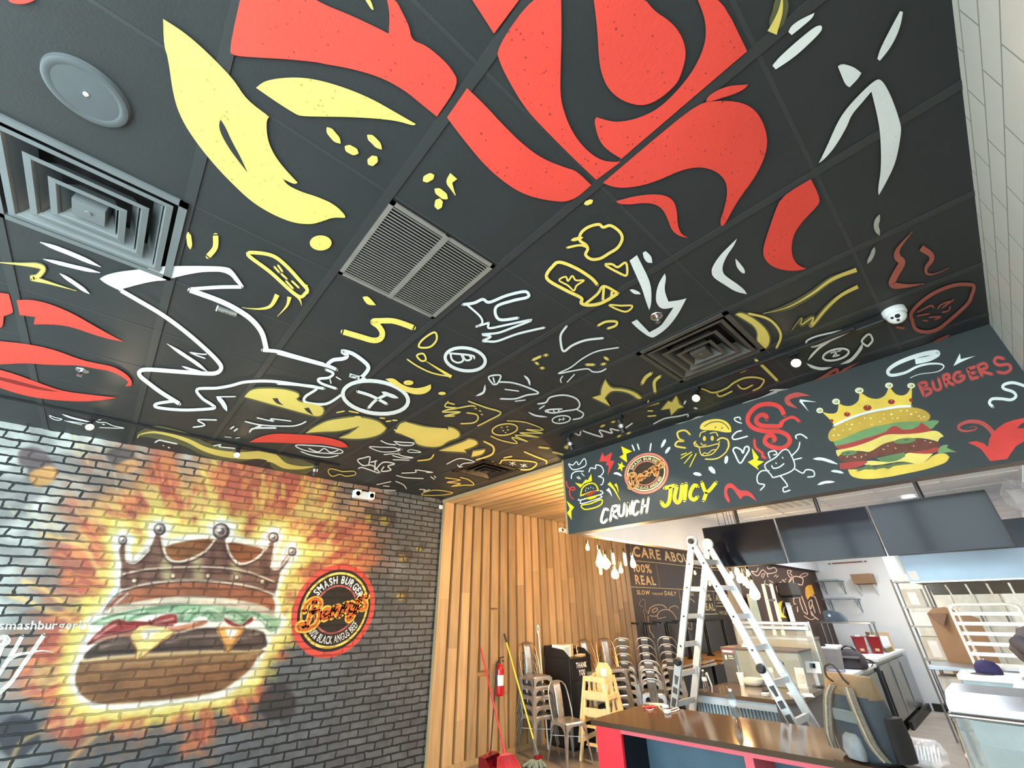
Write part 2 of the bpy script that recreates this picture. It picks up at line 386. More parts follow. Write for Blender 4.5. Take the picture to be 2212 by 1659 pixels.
CEIL_ART = """
F a y: 980,108 1080,170 1180,250 1290,355 1400,470 1475,590 1610,690 1592,720 1600,830 1640,920 1700,1000 1780,1085 1760,1095 1690,1062 1720,1100 1800,1140 1900,1170 2000,1215 2065,1280 2062,1295 1990,1292 1930,1315 1860,1335 1750,1325 1620,1270 1500,1195 1380,1080 1290,985 1180,850 1090,710 1040,570 1010,340 985,270
F a k: 1320,705 1310,740 1320,790 1370,880 1430,960 1485,1030 1440,930 1390,840 1350,750
F a y: 1533,518 1580,480 1660,462 1780,455 1900,470 2055,515 2215,580 2355,660 2485,735 2470,745 2375,715 2235,700 2085,692 1935,690 1800,688 1760,670 1650,600
T a y 42: 1955,755 1990,800 2035,850
T a y 46: 2062,868 2100,890 2142,910
T b y 40: 260,800 300,835 345,885
T b y 52: 265,975 290,955 318,930
T b y 44: 592,1075 625,1055 658,1040
U b y 56: 775,1045 750,1080 765,1120 785,1160
T b y 42: 662,1122 700,1150 738,1182
T b y 46: 692,1180 685,1210 680,1245
T b y 28: 1552,1212 1580,1203 1605,1190
E a y: 1917,1445 65 45
T d y 34: 1288,155 1295,210 1303,272
S d y 36: 1475,180 1472,260 1425,320
F b y: 235,-30 280,-10 298,52 285,52
F a r: 50,-30 60,5 110,20 170,15 215,-5 215,-30
F b r: -490,-40 -565,300 -535,325 -435,335 -235,345 -35,365 0,375 150,400 330,450 480,530 600,630 675,690 810,495 760,400 680,320 600,260 525,235 510,150 470,70 430,-10 378,-10 395,80 388,195 300,150 150,80 0,20 -100,-40
L b r: 865,-40 890,0 1015,195 1190,-40
F b r: 855,520 735,695 790,770 860,860 960,980 1060,1070 1180,1150 1320,1190 1475,1203 1595,1100 1510,1015 1440,995 1300,940 1180,850 1060,730 960,620
F b r: 1255,-40 1028,280 1050,370 1110,490 1200,640 1320,770 1500,950 1625,1068 1770,960 1680,960 1600,920 1520,840 1460,740 1420,620 1410,540 1412,400 1418,200 1415,-40
F b r: 1605,-40 1630,150 1640,350 1660,450 1700,530 1770,590 1860,622 1930,620 2010,580 2100,500 2130,440 2160,330 2150,250 2110,170 2050,110 1970,60 1900,-30
F c r: -344,693 -249,722 -169,718 -69,690 30,640 140,535 230,420 290,300 312,200 300,90 250,-30 395,-30 555,300 0,775 -194,942 -279,890 -329,830 -357,720
F c r: 310,600 320,570 380,530 450,505 560,498 540,525 480,555 400,580 345,598
F c r: 265,608 0,825 -304,1085 -250,1110 -170,1117 -60,1100 40,1065 160,1010 260,990 330,1000 390,1030 430,1080 438,1150 420,1240 395,1310 400,1342 418,1340 440,1300 500,1190 590,1070 650,960 678,860 665,760 620,670 560,620 480,598 380,595
F b r: 1743,1195 1850,1165 1960,1152 2040,1160 2090,1195 2107,1260 2110,1340 2130,1390 2172,1415 2120,1405 2075,1370 2050,1300 2020,1240 1970,1210 1900,1205 1830,1215 1760,1212
F c r: 935,1063 762,1165 720,1260 670,1410 648,1490 660,1545 710,1590 790,1612 870,1610 910,1598 860,1580 830,1540 818,1480 830,1400 880,1320 960,1240 998,1190
F c w: 800,185 815,150 870,110 955,70 945,100 880,155 820,203
F c w: 705,385 740,340 850,240 960,150 995,145 1005,170 940,240 830,340 725,408
F c w: 1330,345 1345,290 1400,180 1465,60 1482,65 1470,140 1440,220 1400,290 1345,357
F c w: 1095,390 1120,372 1195,395 1235,430 1215,465 1165,515 1140,500 1115,440
F c w: 1320,468 1355,468 1400,540 1440,640 1465,720 1475,770 1455,900 1430,990 1380,1090 1340,1160 1335,1120 1355,1000 1350,800 1330,680 1295,540 1245,600 1175,680 1150,750 1080,870 1020,940 982,968 1030,870 1090,730 1140,650 1230,550
T c n 30: 1345,1275 1325,1340 1345,1400
T c n 24: 1315,1470 1300,1520 1272,1568
V c s 60: 765,-40 750,70 703,190
T g d 46: 1445,-5 1350,110 1345,170 1375,205 1330,290 1310,355 1400,365 1525,350
U g d 46: 1505,105 1570,150 1575,190 1540,240 1545,280 1600,282 1695,243
C g d 24: 1470,660 1445,600 1440,550 1500,480 1600,410 1730,360 1830,355 1865,370 1850,430 1820,490 1700,600 1620,660 1540,680
S g d 10: 1480,545 1570,500 1590,515;1620,520 1640,495 1700,470;1650,515 1725,460;1480,570 1560,555;1650,545 1690,535 1705,505;1520,600 1550,605;1560,580 1640,575 1600,595
S g d 16: 1340,648 1390,655
T g d 16: 1455,780 1525,750;1580,755 1660,720 1705,700
F g w: 250,42 200,90 130,160 85,230 75,270 90,310 170,360 240,405 318,422 300,390 250,350 190,310 155,280 150,230 180,160 230,90
F g w: 240,178 262,200 305,255 303,280 285,280 245,235
F g s: 240,560 280,545 370,590 440,650 475,710 470,770 440,800 410,770 385,740 395,690 370,640 310,600
S g s 16: 330,555 450,585 520,640 550,710 520,790
V g s 30: 430,555 600,510 760,420 900,320 1065,255
U g s 26: 1075,370 960,430 860,520 755,645 770,580 690,630 690,585 625,668
C g w 12: 725,760 735,735 830,700 1035,665 800,775 745,770
T g w 16: 910,730 830,775 770,830 735,875
R g w 14: 925,835 90 36 -14
S g w 9: 890,825 925,815 905,850;935,815 960,805;905,850 950,838;920,815 935,845
T g w 20: 725,895 770,920 830,932 897,922
T g w 22: 955,902 1030,870 1090,800 1105,760
C g w 14: 1102,742 1150,695 1175,735 1152,768 1135,775
T g d 22: 755,1025 850,980 930,935 940,970 1000,930 1087,885;755,1025 850,1000 945,960
F g w: 283,1168 330,1150 415,1128 510,1080 470,1085 485,1070 617,1070 530,1085 515,1108 430,1142 410,1150 300,1168
S q s 26: 990,870 1060,890 1150,930 1260,920 1400,860 1520,770 1680,700 1850,690 1970,720 1985,760 1920,850 1815,900
S q s 24: 1570,810 1620,860 1690,870 1810,810
S q s 26: 1240,950 1270,990 1340,980 1480,910
S q s 44: 1850,405 1980,520 2200,740
T q s 34: 1180,745 1245,680
S q s 34: 1370,680 1395,635
T q s 34: 1590,605 1650,590 1740,550
F f s: 655,1165 630,1220 625,1270 565,1285 690,1345 650,1290 690,1240 760,1240 830,1260 880,1300 905,1290 860,1250 770,1225 690,1225
S f s 22: 905,1192 930,1150 970,1120
S f s 20: 1030,1140 990,1180 995,1250
L f s: 1140,1268 1110,1320 1085,1310 1035,1372 1095,1362 1105,1408 1150,1362 1190,1352 1158,1330
S f s 10: 935,1350 950,1308;940,1346 1020,1325;945,1378 980,1378;945,1415 1000,1410
S f w 12: 1193,1330 1203,1310;1262,1358 1280,1362
S f w 9: 985,1467 1060,1430 1150,1415 1215,1402 1218,1418
T f w 14: 1135,1468 1230,1450 1280,1425 1345,1413
S f w 10: 435,1522 480,1545 490,1510 530,1525 635,1555 615,1510 700,1530 690,1500 760,1510 840,1462
S f s 14: 625,1485 650,1475;700,1455 720,1450;740,1555 760,1545;805,1535 825,1525
F f s: 375,1630 390,1612 415,1618 395,1640
F f w: 820,350 870,312 900,370 945,460 968,530 970,640 955,688 935,640 905,540 860,440
F f w: 910,295 930,285 970,320 975,365 940,365 915,330
F f w: 820,550 840,543 890,565 895,580 850,580
F f w: 1060,437 1070,470 1055,550 1085,630 1150,622 1208,608 1150,720 1080,810 1000,868 965,880 880,820 833,772 870,752 955,840 1030,800 1060,760 1120,670 1040,685 1000,640 1000,570 1020,500
C f y 20: 520,310 535,270 520,240 480,210 490,160 540,120 610,102 640,122 690,110 750,150 770,200 740,260 680,300 620,335 560,340
T f y 24: 420,212 460,202 505,192
S f y 16: 395,262 480,245 530,258
S f y 22: 600,515 560,470 460,405 350,362 300,385 255,470 380,550 490,605 490,640 540,655 630,640 740,575
C f y 12: 340,485 385,460 400,490 430,455 455,485 510,485 460,520 440,555 400,520
S f y 18: 520,645 600,580 645,525 735,570;645,530 638,620;700,560 690,610 640,630
C f y 16: 655,380 700,375 740,395 795,365 800,450 740,430
C f y 12: 680,655 760,658 840,660 790,700
S f y 16: 605,795 660,768 730,768 725,795 670,815
S f w 15: 392,798 355,850 350,900 370,970 430,930 520,895 640,880
S f w 9: 745,945 600,970 500,1020 420,1080 335,1122 430,1105 530,1090 570,1110 620,1110 660,1090
S f w 8: 365,1140 350,1162 355,1185;445,1128 395,1182
S f s 18: 160,1030 215,1005;240,998 260,995;180,1048 198,1058;215,1085 235,1085;525,1062 580,1062;650,1012 675,1028;630,1060 655,1055
S e y 38: 450,838 560,870 650,895 700,885 715,845 690,800 650,768 700,762 800,765 925,808
F e y: 580,600 610,590 640,615 672,655 620,655 595,630
S e w 20: 1265,650 1340,640 1400,615 1445,635 1560,590 1680,562 1712,580 1700,602 1600,625 1490,668 1510,752 1640,742
S e w 14: 1290,650 1380,730 1395,780 1350,803 1440,775
S e w 15: 1440,780 1445,812 1560,790 1735,755 1600,810 1500,845 1395,855 1455,870 1400,898 1430,902 1500,900 1640,850 1820,808
C e y 12: 985,985 950,1000 980,1035 1010,1030 1005,1000
U e y 24: 1185,1145 1080,1080 1000,1030
S e y 10: 885,1025 960,1075 1060,1120 1180,1143
C e y 13: 965,940 990,890 1070,840 1085,890 1040,940
R e w 22: 1280,1025 138 78 8
S e w 13: 1172,985 1230,988 1330,1000 1342,1020;1180,990 1192,1030 1232,1048 1266,1032 1254,994;1262,995 1278,1026 1302,1032 1322,1018 1308,1000
R e w 26: 668,1285 225 110 8
S e w 20: 545,1245 640,1275 745,1330;740,1268 670,1305 620,1358
T e w 26: 710,1248 760,1268 825,1290
S e w 24: 0,980 150,1020 340,1070 400,1095
S e w 26: 340,1060 380,1030 450,1020 475,1000 440,970 510,985 590,1040 620,1080 600,1120 560,1150 490,1132 600,1165
S e w 18: 330,1095 380,1120 350,1150 280,1160 300,1190 400,1225
S e w 8: 358,1160 365,1190;400,1145 432,1165
S e w 18: 0,1190 150,1200 270,1220 190,1280 195,1320 330,1330 435,1268
F e y: 735,1160 790,1150 850,1200 930,1225 1000,1215 1045,1195 1050,1230 1000,1265 920,1265 830,1225
E e y: 893,1185 34 17;1122,1258 26 11
F h s: 130,115 250,110 350,118 430,140 440,160 420,180 440,200 520,210 580,225 600,250 590,280 565,292 530,290 85,165
F h k: 265,175 300,175 310,200 340,222 290,210
F h k: 470,240 500,235 530,285 490,265
F h s: 480,400 540,360 620,320 720,305 800,295 900,310 960,330 1000,370 970,405 900,430 800,440 690,430 760,410 830,355 760,375 680,390 600,390
E h s: 815,298 22 8
S h s 9: 680,268 730,258;760,258 820,270;960,303 990,305;1000,325 1030,322;1040,318 1070,318
F h s: 1085,340 1120,330 1250,365 1400,380 1400,362 1440,370 1475,400 1470,430 1400,450 1350,490 1260,490 1190,470 1180,430 1060,395
S h s 10: 1052,380 1120,412 1190,442 1242,475
S h s 8: 1120,332 1250,365 1390,376
F h s: 1340,515 1440,480 1520,450 1530,438 1580,450 1590,470 1560,490 1500,510 1520,525 1430,520
S h s 11: 1630,455 1690,490 1680,540 1580,575
F h s: 1550,555 1560,520 1640,508 1620,540
S h s 9: 1400,197 1380,230 1460,240 1400,250 1365,265 1480,265 1375,290 1440,290;1440,215 1400,205;1460,240 1540,225 1575,228
S h s 9: 1530,195 1640,235 1740,270 1660,320 1590,355
S h s 9: 1520,270 1580,280 1592,310 1560,335 1480,340
S h s 8: 1572,240 1582,244;1600,255 1610,260;1612,280 1622,282
R h s 9: 1765,378 82 36 -8
E h s: 1745,365 6 4;1780,360 6 4;1755,385 6 4;1785,380 6 4;1770,398 6 4
S h s 7: 1780,322 1900,332 2015,380 1900,378 2010,402 1860,400 1985,428 1830,415 1915,457 1810,428 1845,468 1740,448 1675,420
S e w 11: 1775,1330 1830,1320 1860,1285 1950,1270 2030,1290 2060,1330 2040,1365 1950,1380 1880,1392 1825,1380 1865,1368 1940,1365
S e w 10: 2040,1368 2085,1395 2070,1425 2015,1437
T e w 12: 1708,1385 1760,1410 1842,1420
S e w 9: 1785,1365 1820,1342;1840,1375 1850,1388;1880,1372 1890,1388;1915,1370 1922,1384
R e w 9: 1935,1437 62 26 -6
S e w 6: 1915,1440 1960,1432;1925,1428 1922,1448;1950,1422 1948,1444
S e w 11: 1470,1197 1440,1145 1520,1135 1500,1190 1470,1197;1470,1150 1480,1185
S e w 11: 1510,1180 1600,1185 1700,1215 1780,1255 1700,1270 1620,1295 1520,1295
T e w 15: 1415,1198 1405,1250 1352,1276
T e w 15: 1680,1135 1710,1165 1722,1205
S e w 8: 1550,1230 1645,1243;1620,1312 1690,1303
F h r: 115,460 180,425 280,402 420,408 540,415 650,435 730,460 755,492 700,495 600,470 450,470 300,462
C h w 7: 415,480 500,480 620,490 712,512 700,532 560,528 460,508
S h w 7: 450,520 520,545 620,558 690,545;500,500 560,522 600,500 640,525 690,512
C h w 6: 890,490 970,492 1052,495 1080,510 1040,522 960,520
C h w 5: 1140,515 1165,508 1225,525 1150,525
S h w 7: 965,450 1010,470 1062,477;1050,455 1100,460 1175,465 1160,480 1090,478 1060,462
S h w 6: 985,540 1060,535 1110,550 1175,560 1100,562 1040,545;1043,573 1150,576
S h s 9: 1203,580 1280,570 1307,540
S h w 8: 860,560 815,575 850,610 910,610 960,658;820,630 850,625 950,660;860,560 895,556 885,610;900,590 940,580
S h w 8: 930,640 980,590 1055,600 1010,615 1030,640 970,648 985,618;930,580 925,640
S h w 6: 1390,602 1475,565 1575,590 1500,597 1470,620;1460,605 1470,620 1492,618
S h w 6: 1065,675 1130,690 1240,695;1100,660 1190,655 1192,640 1300,655 1260,655;1285,682 1310,700;1310,678 1320,690
C h s 6: 625,650 640,632 690,642 720,650 790,648 800,670 740,680 700,668 650,680
S h s 6: 1380,690 1480,705 1390,720 1480,728 1420,745 1500,738 1565,735 1530,702 1478,688
C h s 5: 1225,800 1310,770 1430,788 1350,803
S h w 6: 938,735 1030,715;1060,713 1110,735 1130,762;980,742 1020,746;980,768 1060,772;1215,765 1250,768 1240,780 1280,766
C h s 8: 1740,590 1760,575 1880,580 1970,595 1930,635 1850,635 1740,607
S h w 4: 1795,590 1835,605;1815,585 1815,612;1798,606 1832,588;1865,603 1908,618;1888,598 1886,624;1870,620 1905,602
S h s 9: 1758,562 1810,552;1890,522 1960,552 2030,580 2032,600;1680,590 1690,588;1700,600 1722,600
S h s 13: 1985,492 2050,500;2075,525 2140,540;2152,492 2178,484
T d w 30: 278,224 480,300 692,393
T d w 26: 300,340 500,390 688,433
T d w 26: 412,438 520,510 615,578
T d s 30: -40,360 150,375 260,385 300,410 260,460 220,470 330,500 525,557
F d w: 685,475 720,450 820,425 960,410 1070,392 1200,387 1420,387 1555,393 1595,420 1668,528 1632,522 1558,427 1400,425 1280,445 1180,470 1120,488 1080,487 980,505 835,545 870,575 800,545 720,505
S d w 28: 830,555 960,630 1110,720 1260,830 1400,950 1490,1040 1512,1085 1480,1118 1400,1122 1200,1108 1010,1095 955,1110 960,1140 1000,1175 1100,1250 1225,1328
S d w 24: 1650,530 1500,532 1305,545
S d w 34: 1300,552 1500,625 1620,685 1720,755 1790,845 1820,960
S d w 24: 1795,962 1900,972 2000,1000 2212,1060
S d w 20: 1225,1328 1190,1312 1070,1330 1080,1355 1250,1372 1420,1365 1468,1355 1440,1330 1380,1290 1348,1230 1480,1222 1580,1205 1680,1180 1850,1175 2050,1200 2212,1225
T d w 24: 1142,918 1250,990 1340,1050 1422,1112
T d w 16: 1242,1072 1310,1095 1385,1112
S d w 9: 1300,978 1380,990 1412,990;1300,978 1350,1000 1402,1018
S d w 8: 1480,1282 1610,1280
T d w 30: 1480,1280 1520,1320 1552,1380
S d w 10: 1320,1490 1400,1475 1352,1440 1480,1440
C d y 24: 1695,310 1760,297 1870,320 1960,390 2060,500 2098,545 2088,572 2030,590 1850,430
U d y 24: 2030,590 2050,620 2062,660
V d y 20: 2108,578 2090,540 2095,515
S d y 13: 1875,392 1908,430;1900,382 1930,425;1922,440 1960,475;1955,490 2002,540;1995,490 2042,535
V d y 34: 1655,672 1770,680 1850,660 1895,583
U d y 30: 1978,598 1960,660 1895,732
F d r: -80,560 0,568 65,578 95,690 90,710 30,730 25,800 0,812 -80,820
F d r: 118,620 210,615 330,640 480,700 620,780 760,860 845,904 760,890 640,855 500,805 380,785 235,785 245,735 140,722
F d r: -80,890 0,900 200,920 380,960 560,1030 680,1055 780,1075 860,1120 905,1170 900,1205 858,1210 880,1180 840,1145 760,1105 660,1090 540,1065 440,1065 300,1060 180,1050 0,1060 -80,1060
F d r: -80,1075 0,1095 120,1130 280,1190 420,1240 560,1260 800,1287 700,1305 560,1315 380,1305 200,1280 60,1240 -80,1190
F d x: -60,1135 0,1143 150,1180 280,1215 415,1248 300,1240 120,1200 -60,1150
C r w 12: 745,110 830,140 935,165 870,180 780,155
T r w 26: 930,90 1100,150 1390,215
S r w 12: 965,188 1100,205 1268,232;965,188 1100,220 1230,250
S r w 12: 1435,195 1490,215 1580,215 1700,265 1860,298 1750,300 1490,290
S r w 16: 1370,172 1405,182;1475,180 1530,162;1535,240 1565,246
V i s 62: 940,205 960,180 1050,165 1170,185 1290,225 1400,280 1520,312 1660,325 1780,320 1860,338
U i s 80: 1840,330 1880,350 1950,395 2060,408 2170,395
S i w 10: 1060,235 1090,220 1140,230 1210,245
S i w 8: 1460,258 1510,250 1500,264 1605,275;1115,255 1120,258;1150,268 1160,272
S d w 9: 1675,1450 1790,1475 1980,1482 2050,1470 2090,1450
S d w 12: 1705,1522 1740,1497 1885,1495;1790,1475 1740,1497
S d w 8: 1755,1425 1870,1450 1850,1432 1988,1448
S d w 10: 1575,1500 1598,1486;1600,1516 1622,1500
S d n 8: 1535,1555 1580,1560;1610,1565 1640,1560
"""

# ------------------------------------------------------------------ setting: floor, ceiling, walls
M_FLOOR = mat('polished_dark_concrete', lin((128, 122, 115)), .28, 0, .25, 2.2, .08, 30)
mb = MB(); mb.box((X0 - .2, YT - .2, -.1), (16, 8.2, 0))
struct('floor', mb, M_FLOOR)

T = 0.61
mb = MB()
mb.box((X0, YT, H + .15), (4.46, YB, H + .2), 0)
for a_, b_ in (((X0, YB, H), (4.5, YB + .1, H + .2)), ((X0, YT - .1, H), (4.5, YT, H + .2)), ((X0 - .1, YT, H), (X0, YB, H + .2)), ((4.46, YT, H + .004), (4.5, YB, H + .2))): mb.box(a_, b_, 0)
# lay-in tiles, a hair below the deck, with a groove round each
i0 = int(math.floor(X0 / T)); j0 = int(math.floor(YT / T))
TILE_GAPS = {(2, 1), (0, 2), (5, 0), (6, 5)}            # the air grilles sit in these cells
for i in range(i0, 8):
    for j in range(j0, 9):
        if (i, j) in TILE_GAPS: continue
        x0, x1 = max(X0, i * T + .013), min(4.46, (i + 1) * T - .013)
        y0, y1 = max(YT, j * T + .006), min(YB, (j + 1) * T - .006)
        if x1 - x0 < .02 or y1 - y0 < .02: continue
        mb.quad((x0, y0, H), (x1, y0, H), (x1, y1, H), (x0, y1, H), 0)
for i in range(i0, 8):                                   # main tees run towards the brick wall
    if X0 < i * T < 4.44: mb.box((i * T - .019, YT, H - .004), (i * T + .019, YB, H + .012), CI['t'])
for j in range(j0, 9):                                   # cross tees
    if YT < j * T < YB: mb.box((X0, j * T - .007, H - .001), (4.46, j * T + .007, H + .012), CI['t'])
pt = Paint(mb, dict(z=H), .0065, CI)
pt.run(CEIL_ART, halo={'s': 'h'})
struct('ceiling', mb, CEIL_MATS)

# white glazed tile wall on the right
M_TILE = mat('white_glazed_tile', lin((238, 240, 232)), .22, 0, .04, 2)
def bricknodes(m, w, h, mortar, sx, col, bump=.3, yz=False, smooth=.1, off=.5):
    N = m.node_tree.nodes; L = m.node_tree.links
    tc = [n for n in N if n.type == 'TEX_COORD'][0]
    sp = N.new('ShaderNodeSeparateXYZ'); L.new(tc.outputs['Object'], sp.inputs[0])
    cb = N.new('ShaderNodeCombineXYZ'); L.new(sp.outputs['Y' if yz else 'X'], cb.inputs[0]); L.new(sp.outputs['Z'], cb.inputs[1])
    br = N.new('ShaderNodeTexBrick'); br.inputs['Scale'].default_value = 1
    br.inputs['Brick Width'].default_value = w; br.inputs['Row Height'].default_value = h
    br.inputs['Mortar Size'].default_value = mortar; br.inputs['Mortar Smooth'].default_value = smooth
    br.offset = off
    L.new(cb.outputs[0], br.inputs['Vector'])
    b = N['Principled BSDF']; src = b.inputs['Base Color'].links[0].from_socket
    mx = N.new('ShaderNodeMix'); mx.data_type = 'RGBA'
    L.new(br.outputs['Fac'], mx.inputs['Factor']); L.new(src, mx.inputs[6]); mx.inputs[7].default_value = (*col, 1)
    L.new(mx.outputs[2], b.inputs['Base Color'])
    iv = N.new('ShaderNodeMath'); iv.operation = 'SUBTRACT'; iv.inputs[0].default_value = 1; L.new(br.outputs['Fac'], iv.inputs[1])
    bp = N.new('ShaderNodeBump'); bp.inputs['Strength'].default_value = bump; bp.inputs['Distance'].default_value = .004
    L.new(iv.outputs[0], bp.inputs['Height']); L.new(bp.outputs['Normal'], b.inputs['Normal'])
    return cb, br, mx, bp
bricknodes(M_TILE, .305, .102, .0035, 1, lin((176, 178, 170)), .6)
mb = MB(); mb.box((.74, YT - .15, 0), (XF + .1, YT, H)); mb.box((X0, YT - .15, 0), (.74, YT, .18)); mb.box((X0, YT - .15, 2.92), (.74, YT, H)); mb.box((X0 - .1, YT - .15, 0), (X0 + .12, YT, H))  # opening left for the added side window
struct('wall_right', mb, M_TILE)
M_WHITE = mat('white_wall_paint', lin((226, 228, 230)), .6, 0, .03, 2)
mb = MB(); mb.box((XF + .1, YT - .15, 0), (16, YT - .02, H))
struct('wall_kitchen_right', mb, M_WHITE)

# storefront on the left, behind the camera: mullions and panes, daylight beyond; also the added side window
M_FRAME = mat('dark_bronze_window_frame', lin((40, 40, 42)), .4, .3)
M_PANE = mat('clear_window_glass', (1, 1, 1), .0, 0, 0, alpha=.12, spec=.5)
M_DARK = mat('dark_wall_paint', lin((60, 60, 60)), .6)
mb = MB(); mb.box((X0 - .12, YT - .15, 2.95), (X0, YB + .15, H + .1)); mb.box((X0 - .12, YT - .15, 0), (X0, YB + .15, .08))
for y in (YT, .5, 2.03, 3.55, YB): mb.box((X0 - .1, y - .06, .08), (X0 - .01, y + .06, 2.95))
mb.box((X0 - .1, YT, 2.0), (X0 - .01, YB, 2.12)); mb.box((X0 - .1, YT, .08), (X0 - .01, YB, .3))
struct('wall_left', mb, M_FRAME)
mb = MB(); mb.box((X0 - .055, YT, .08), (X0 - .049, YB, 2.95))
struct('window_1', mb, M_PANE)
mb = MB()
for x in (X0 + .15, -.80, .71): mb.box((x - .04, YT - .11, .18), (x + .04, YT - .04, 2.92))
mb.box((X0 + .12, YT - .11, 2.0), (.74, YT - .04, 2.1)); mb.box((X0 + .12, YT - .11, .18), (.74, YT - .04, .24)); mb.box((X0 + .12, YT - .11, 2.86), (.74, YT - .04, 2.92))
struct('added_window_trim', mb, M_FRAME)  # frame of the added side window
mb = MB(); mb.box((X0 + .12, YT - .078, .2), (.72, YT - .072, 2.9))
struct('added_window', mb, M_PANE)  # unseen pane, added to let more daylight onto the ceiling

# ------------------------------------------------------------------ brick wall and its painted mural
def vnoise(x, y, seed):
    """smooth value noise"""
    rg = np.random.RandomState(seed); g = rg.rand(64, 64)
    xi = np.floor(x).astype(int); yi = np.floor(y).astype(int); fx = x - xi; fy = y - yi
    fx = fx * fx * (3 - 2 * fx); fy = fy * fy * (3 - 2 * fy)
    a = g[yi % 64, xi % 64]; b = g[yi % 64, (xi + 1) % 64]; c = g[(yi + 1) % 64, xi % 64]; d = g[(yi + 1) % 64, (xi + 1) % 64]
    return (a * (1 - fx) + b * fx) * (1 - fy) + (c * (1 - fx) + d * fx) * fy
def fbm(x, y, seed): return (vnoise(x, y, seed) * .55 + vnoise(x * 2.1, y * 2.1, seed + 1) * .3 + vnoise(x * 4.3, y * 4.3, seed + 2) * .15)
def sstep(a, b, x):
    t = np.clip((x - a) / (b - a), 0, 1); return t * t * (3 - 2 * t)

STEP = .0075
gx = np.concatenate([[X0], np.arange(-.62, 4.50, STEP), [4.52]])
gz = np.concatenate([np.arange(0.0, H, STEP), [H]])
GX, GZ = np.meshgrid(gx, gz)
# where each point of the wall falls in the traced picture of the mural
_vx, _vy, _vz = GX - CAM.x, YB - CAM.y, GZ - CAM.z
_dd = _vx * CD.x + _vy * CD.y + _vz * CD.z
PU = 1106 + FPX * (_vx * CR.x + _vy * CR.y + _vz * CR.z) / _dd
PV = 829.5 - FPX * (_vx * CU.x + _vy * CU.y + _vz * CU.z) / _dd
shape = PU.shape
def polydist(pts, closed=True):
    best = np.full(shape, 1e9); ins = np.zeros(shape, bool); n = len(pts)
    for i in range(n if closed else n - 1):
        (x1, y1), (x2, y2) = pts[i], pts[(i + 1) % n]
        dx, dy = x2 - x1, y2 - y1; l2 = dx * dx + dy * dy + 1e-9
        t = np.clip(((PU - x1) * dx + (PV - y1) * dy) / l2, 0, 1)
        best = np.minimum(best, (PU - x1 - t * dx) ** 2 + (PV - y1 - t * dy) ** 2)
        if closed and y1 != y2:
            c = ((y1 > PV) != (y2 > PV)) & (PU < (x2 - x1) * (PV - y1) / (y2 - y1) + x1); ins ^= c
    d = np.sqrt(best); d[ins] *= -1
    return d
S = lambda c: np.array(c, float)
wx, wz = GX, GZ
n1 = fbm(wx * 3, wz * 3, 3); n2 = fbm(wx * 9, wz * 11, 9); n3 = fbm(wx * 22, wz * 24, 17)
def mixc(base, col, m):
    m = np.clip(m, 0, 1)[..., None]; return base * (1 - m) + S(col) * m
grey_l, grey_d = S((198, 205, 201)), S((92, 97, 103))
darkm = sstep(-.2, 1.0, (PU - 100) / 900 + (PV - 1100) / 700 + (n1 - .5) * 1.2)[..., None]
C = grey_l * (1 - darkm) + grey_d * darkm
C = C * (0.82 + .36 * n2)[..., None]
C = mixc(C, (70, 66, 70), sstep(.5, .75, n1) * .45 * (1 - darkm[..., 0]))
sil = to_px('j', parse("515,1060 520,1110 560,1170 640,1215 760,1222 900,1218 1100,1200 1300,1175 1480,1155 1570,1110 1660,1030 1730,950 1770,880 1810,800 1830,730 1880,710 1920,650 1875,600 1870,540 1862,470 1880,400 1910,330 1955,255 2012,195 1990,150 1955,190 1925,250 1890,290 1850,285 1850,200 1885,110 1890,60 1840,60 1820,110 1760,160 1620,120 1560,100 1575,20 1510,-15 1445,20 1455,95 1300,105 1120,130 1095,80 1130,20 1090,-5 1045,20 1055,80 1020,150 960,225 900,250 866,230 850,150 875,100 838,70 803,105 820,200 825,280 818,430 760,520 700,610 625,670 645,720 590,800 570,880 535,960"))
D = polydist(sil)
cx, cy = 405.0, 1320.0
ang = np.arctan2(PV - cy, PU - cx); rad = np.hypot(PU - cx, PV - cy)
lick = fbm(ang * 7 + 40, rad / 80 + 10, 31); lick2 = fbm(ang * 22 + 80, rad / 38 + 5, 45)
reach = 118 + 36 * np.cos(ang + 2.0) + 22 * np.exp(-((ang + 1.35) / .7) ** 2) + 80 * np.exp(-((ang + .55) / .55) ** 2) - 40 * np.exp(-((ang - .5) / .5) ** 2)
W = D + (lick - .5) * 150 + (n1 - .5) * 60
fire = 1 - sstep(reach * .45, reach * 1.05, W)
C = mixc(C, (150, 105, 80), (1 - sstep(reach * .8, reach * 1.45, W)) * .55)
C = mixc(C, (190, 92, 74), fire * .82)
C = mixc(C, (224, 146, 92), fire * sstep(.44, .62, lick2) * .75)
C = mixc(C, (226, 206, 124), fire * sstep(.48, .66, lick) * .85)
C = mixc(C, (120, 90, 66), fire * sstep(.6, .8, n2) * .35)
C = mixc(C, (226, 214, 110), 1 - sstep(10, 60, D + (n2 - .5) * 60))
C = mixc(C, (238, 230, 165), 1 - sstep(6, 34, D + (n2 - .5) * 30))
C = mixc(C, (244, 247, 236), 1 - sstep(7, 15, D + (n3 - .5) * 8))
painted = np.clip(np.maximum(fire, 1 - sstep(10, 60, D)), 0, 1)
def pf(fr, pts, col, soft=3.0, op=1.0, var=.18):
    global C, painted
    d = polydist(catmull(to_px(fr, parse(pts)), True, 3)); m = (1 - sstep(-soft, soft, d)) * op
    m3 = np.clip(m, 0, 1)[..., None]; cc = S(col) * (1 - var + 2 * var * n2)[..., None]
    C = C * (1 - m3) + cc * m3; painted = np.maximum(painted, m)
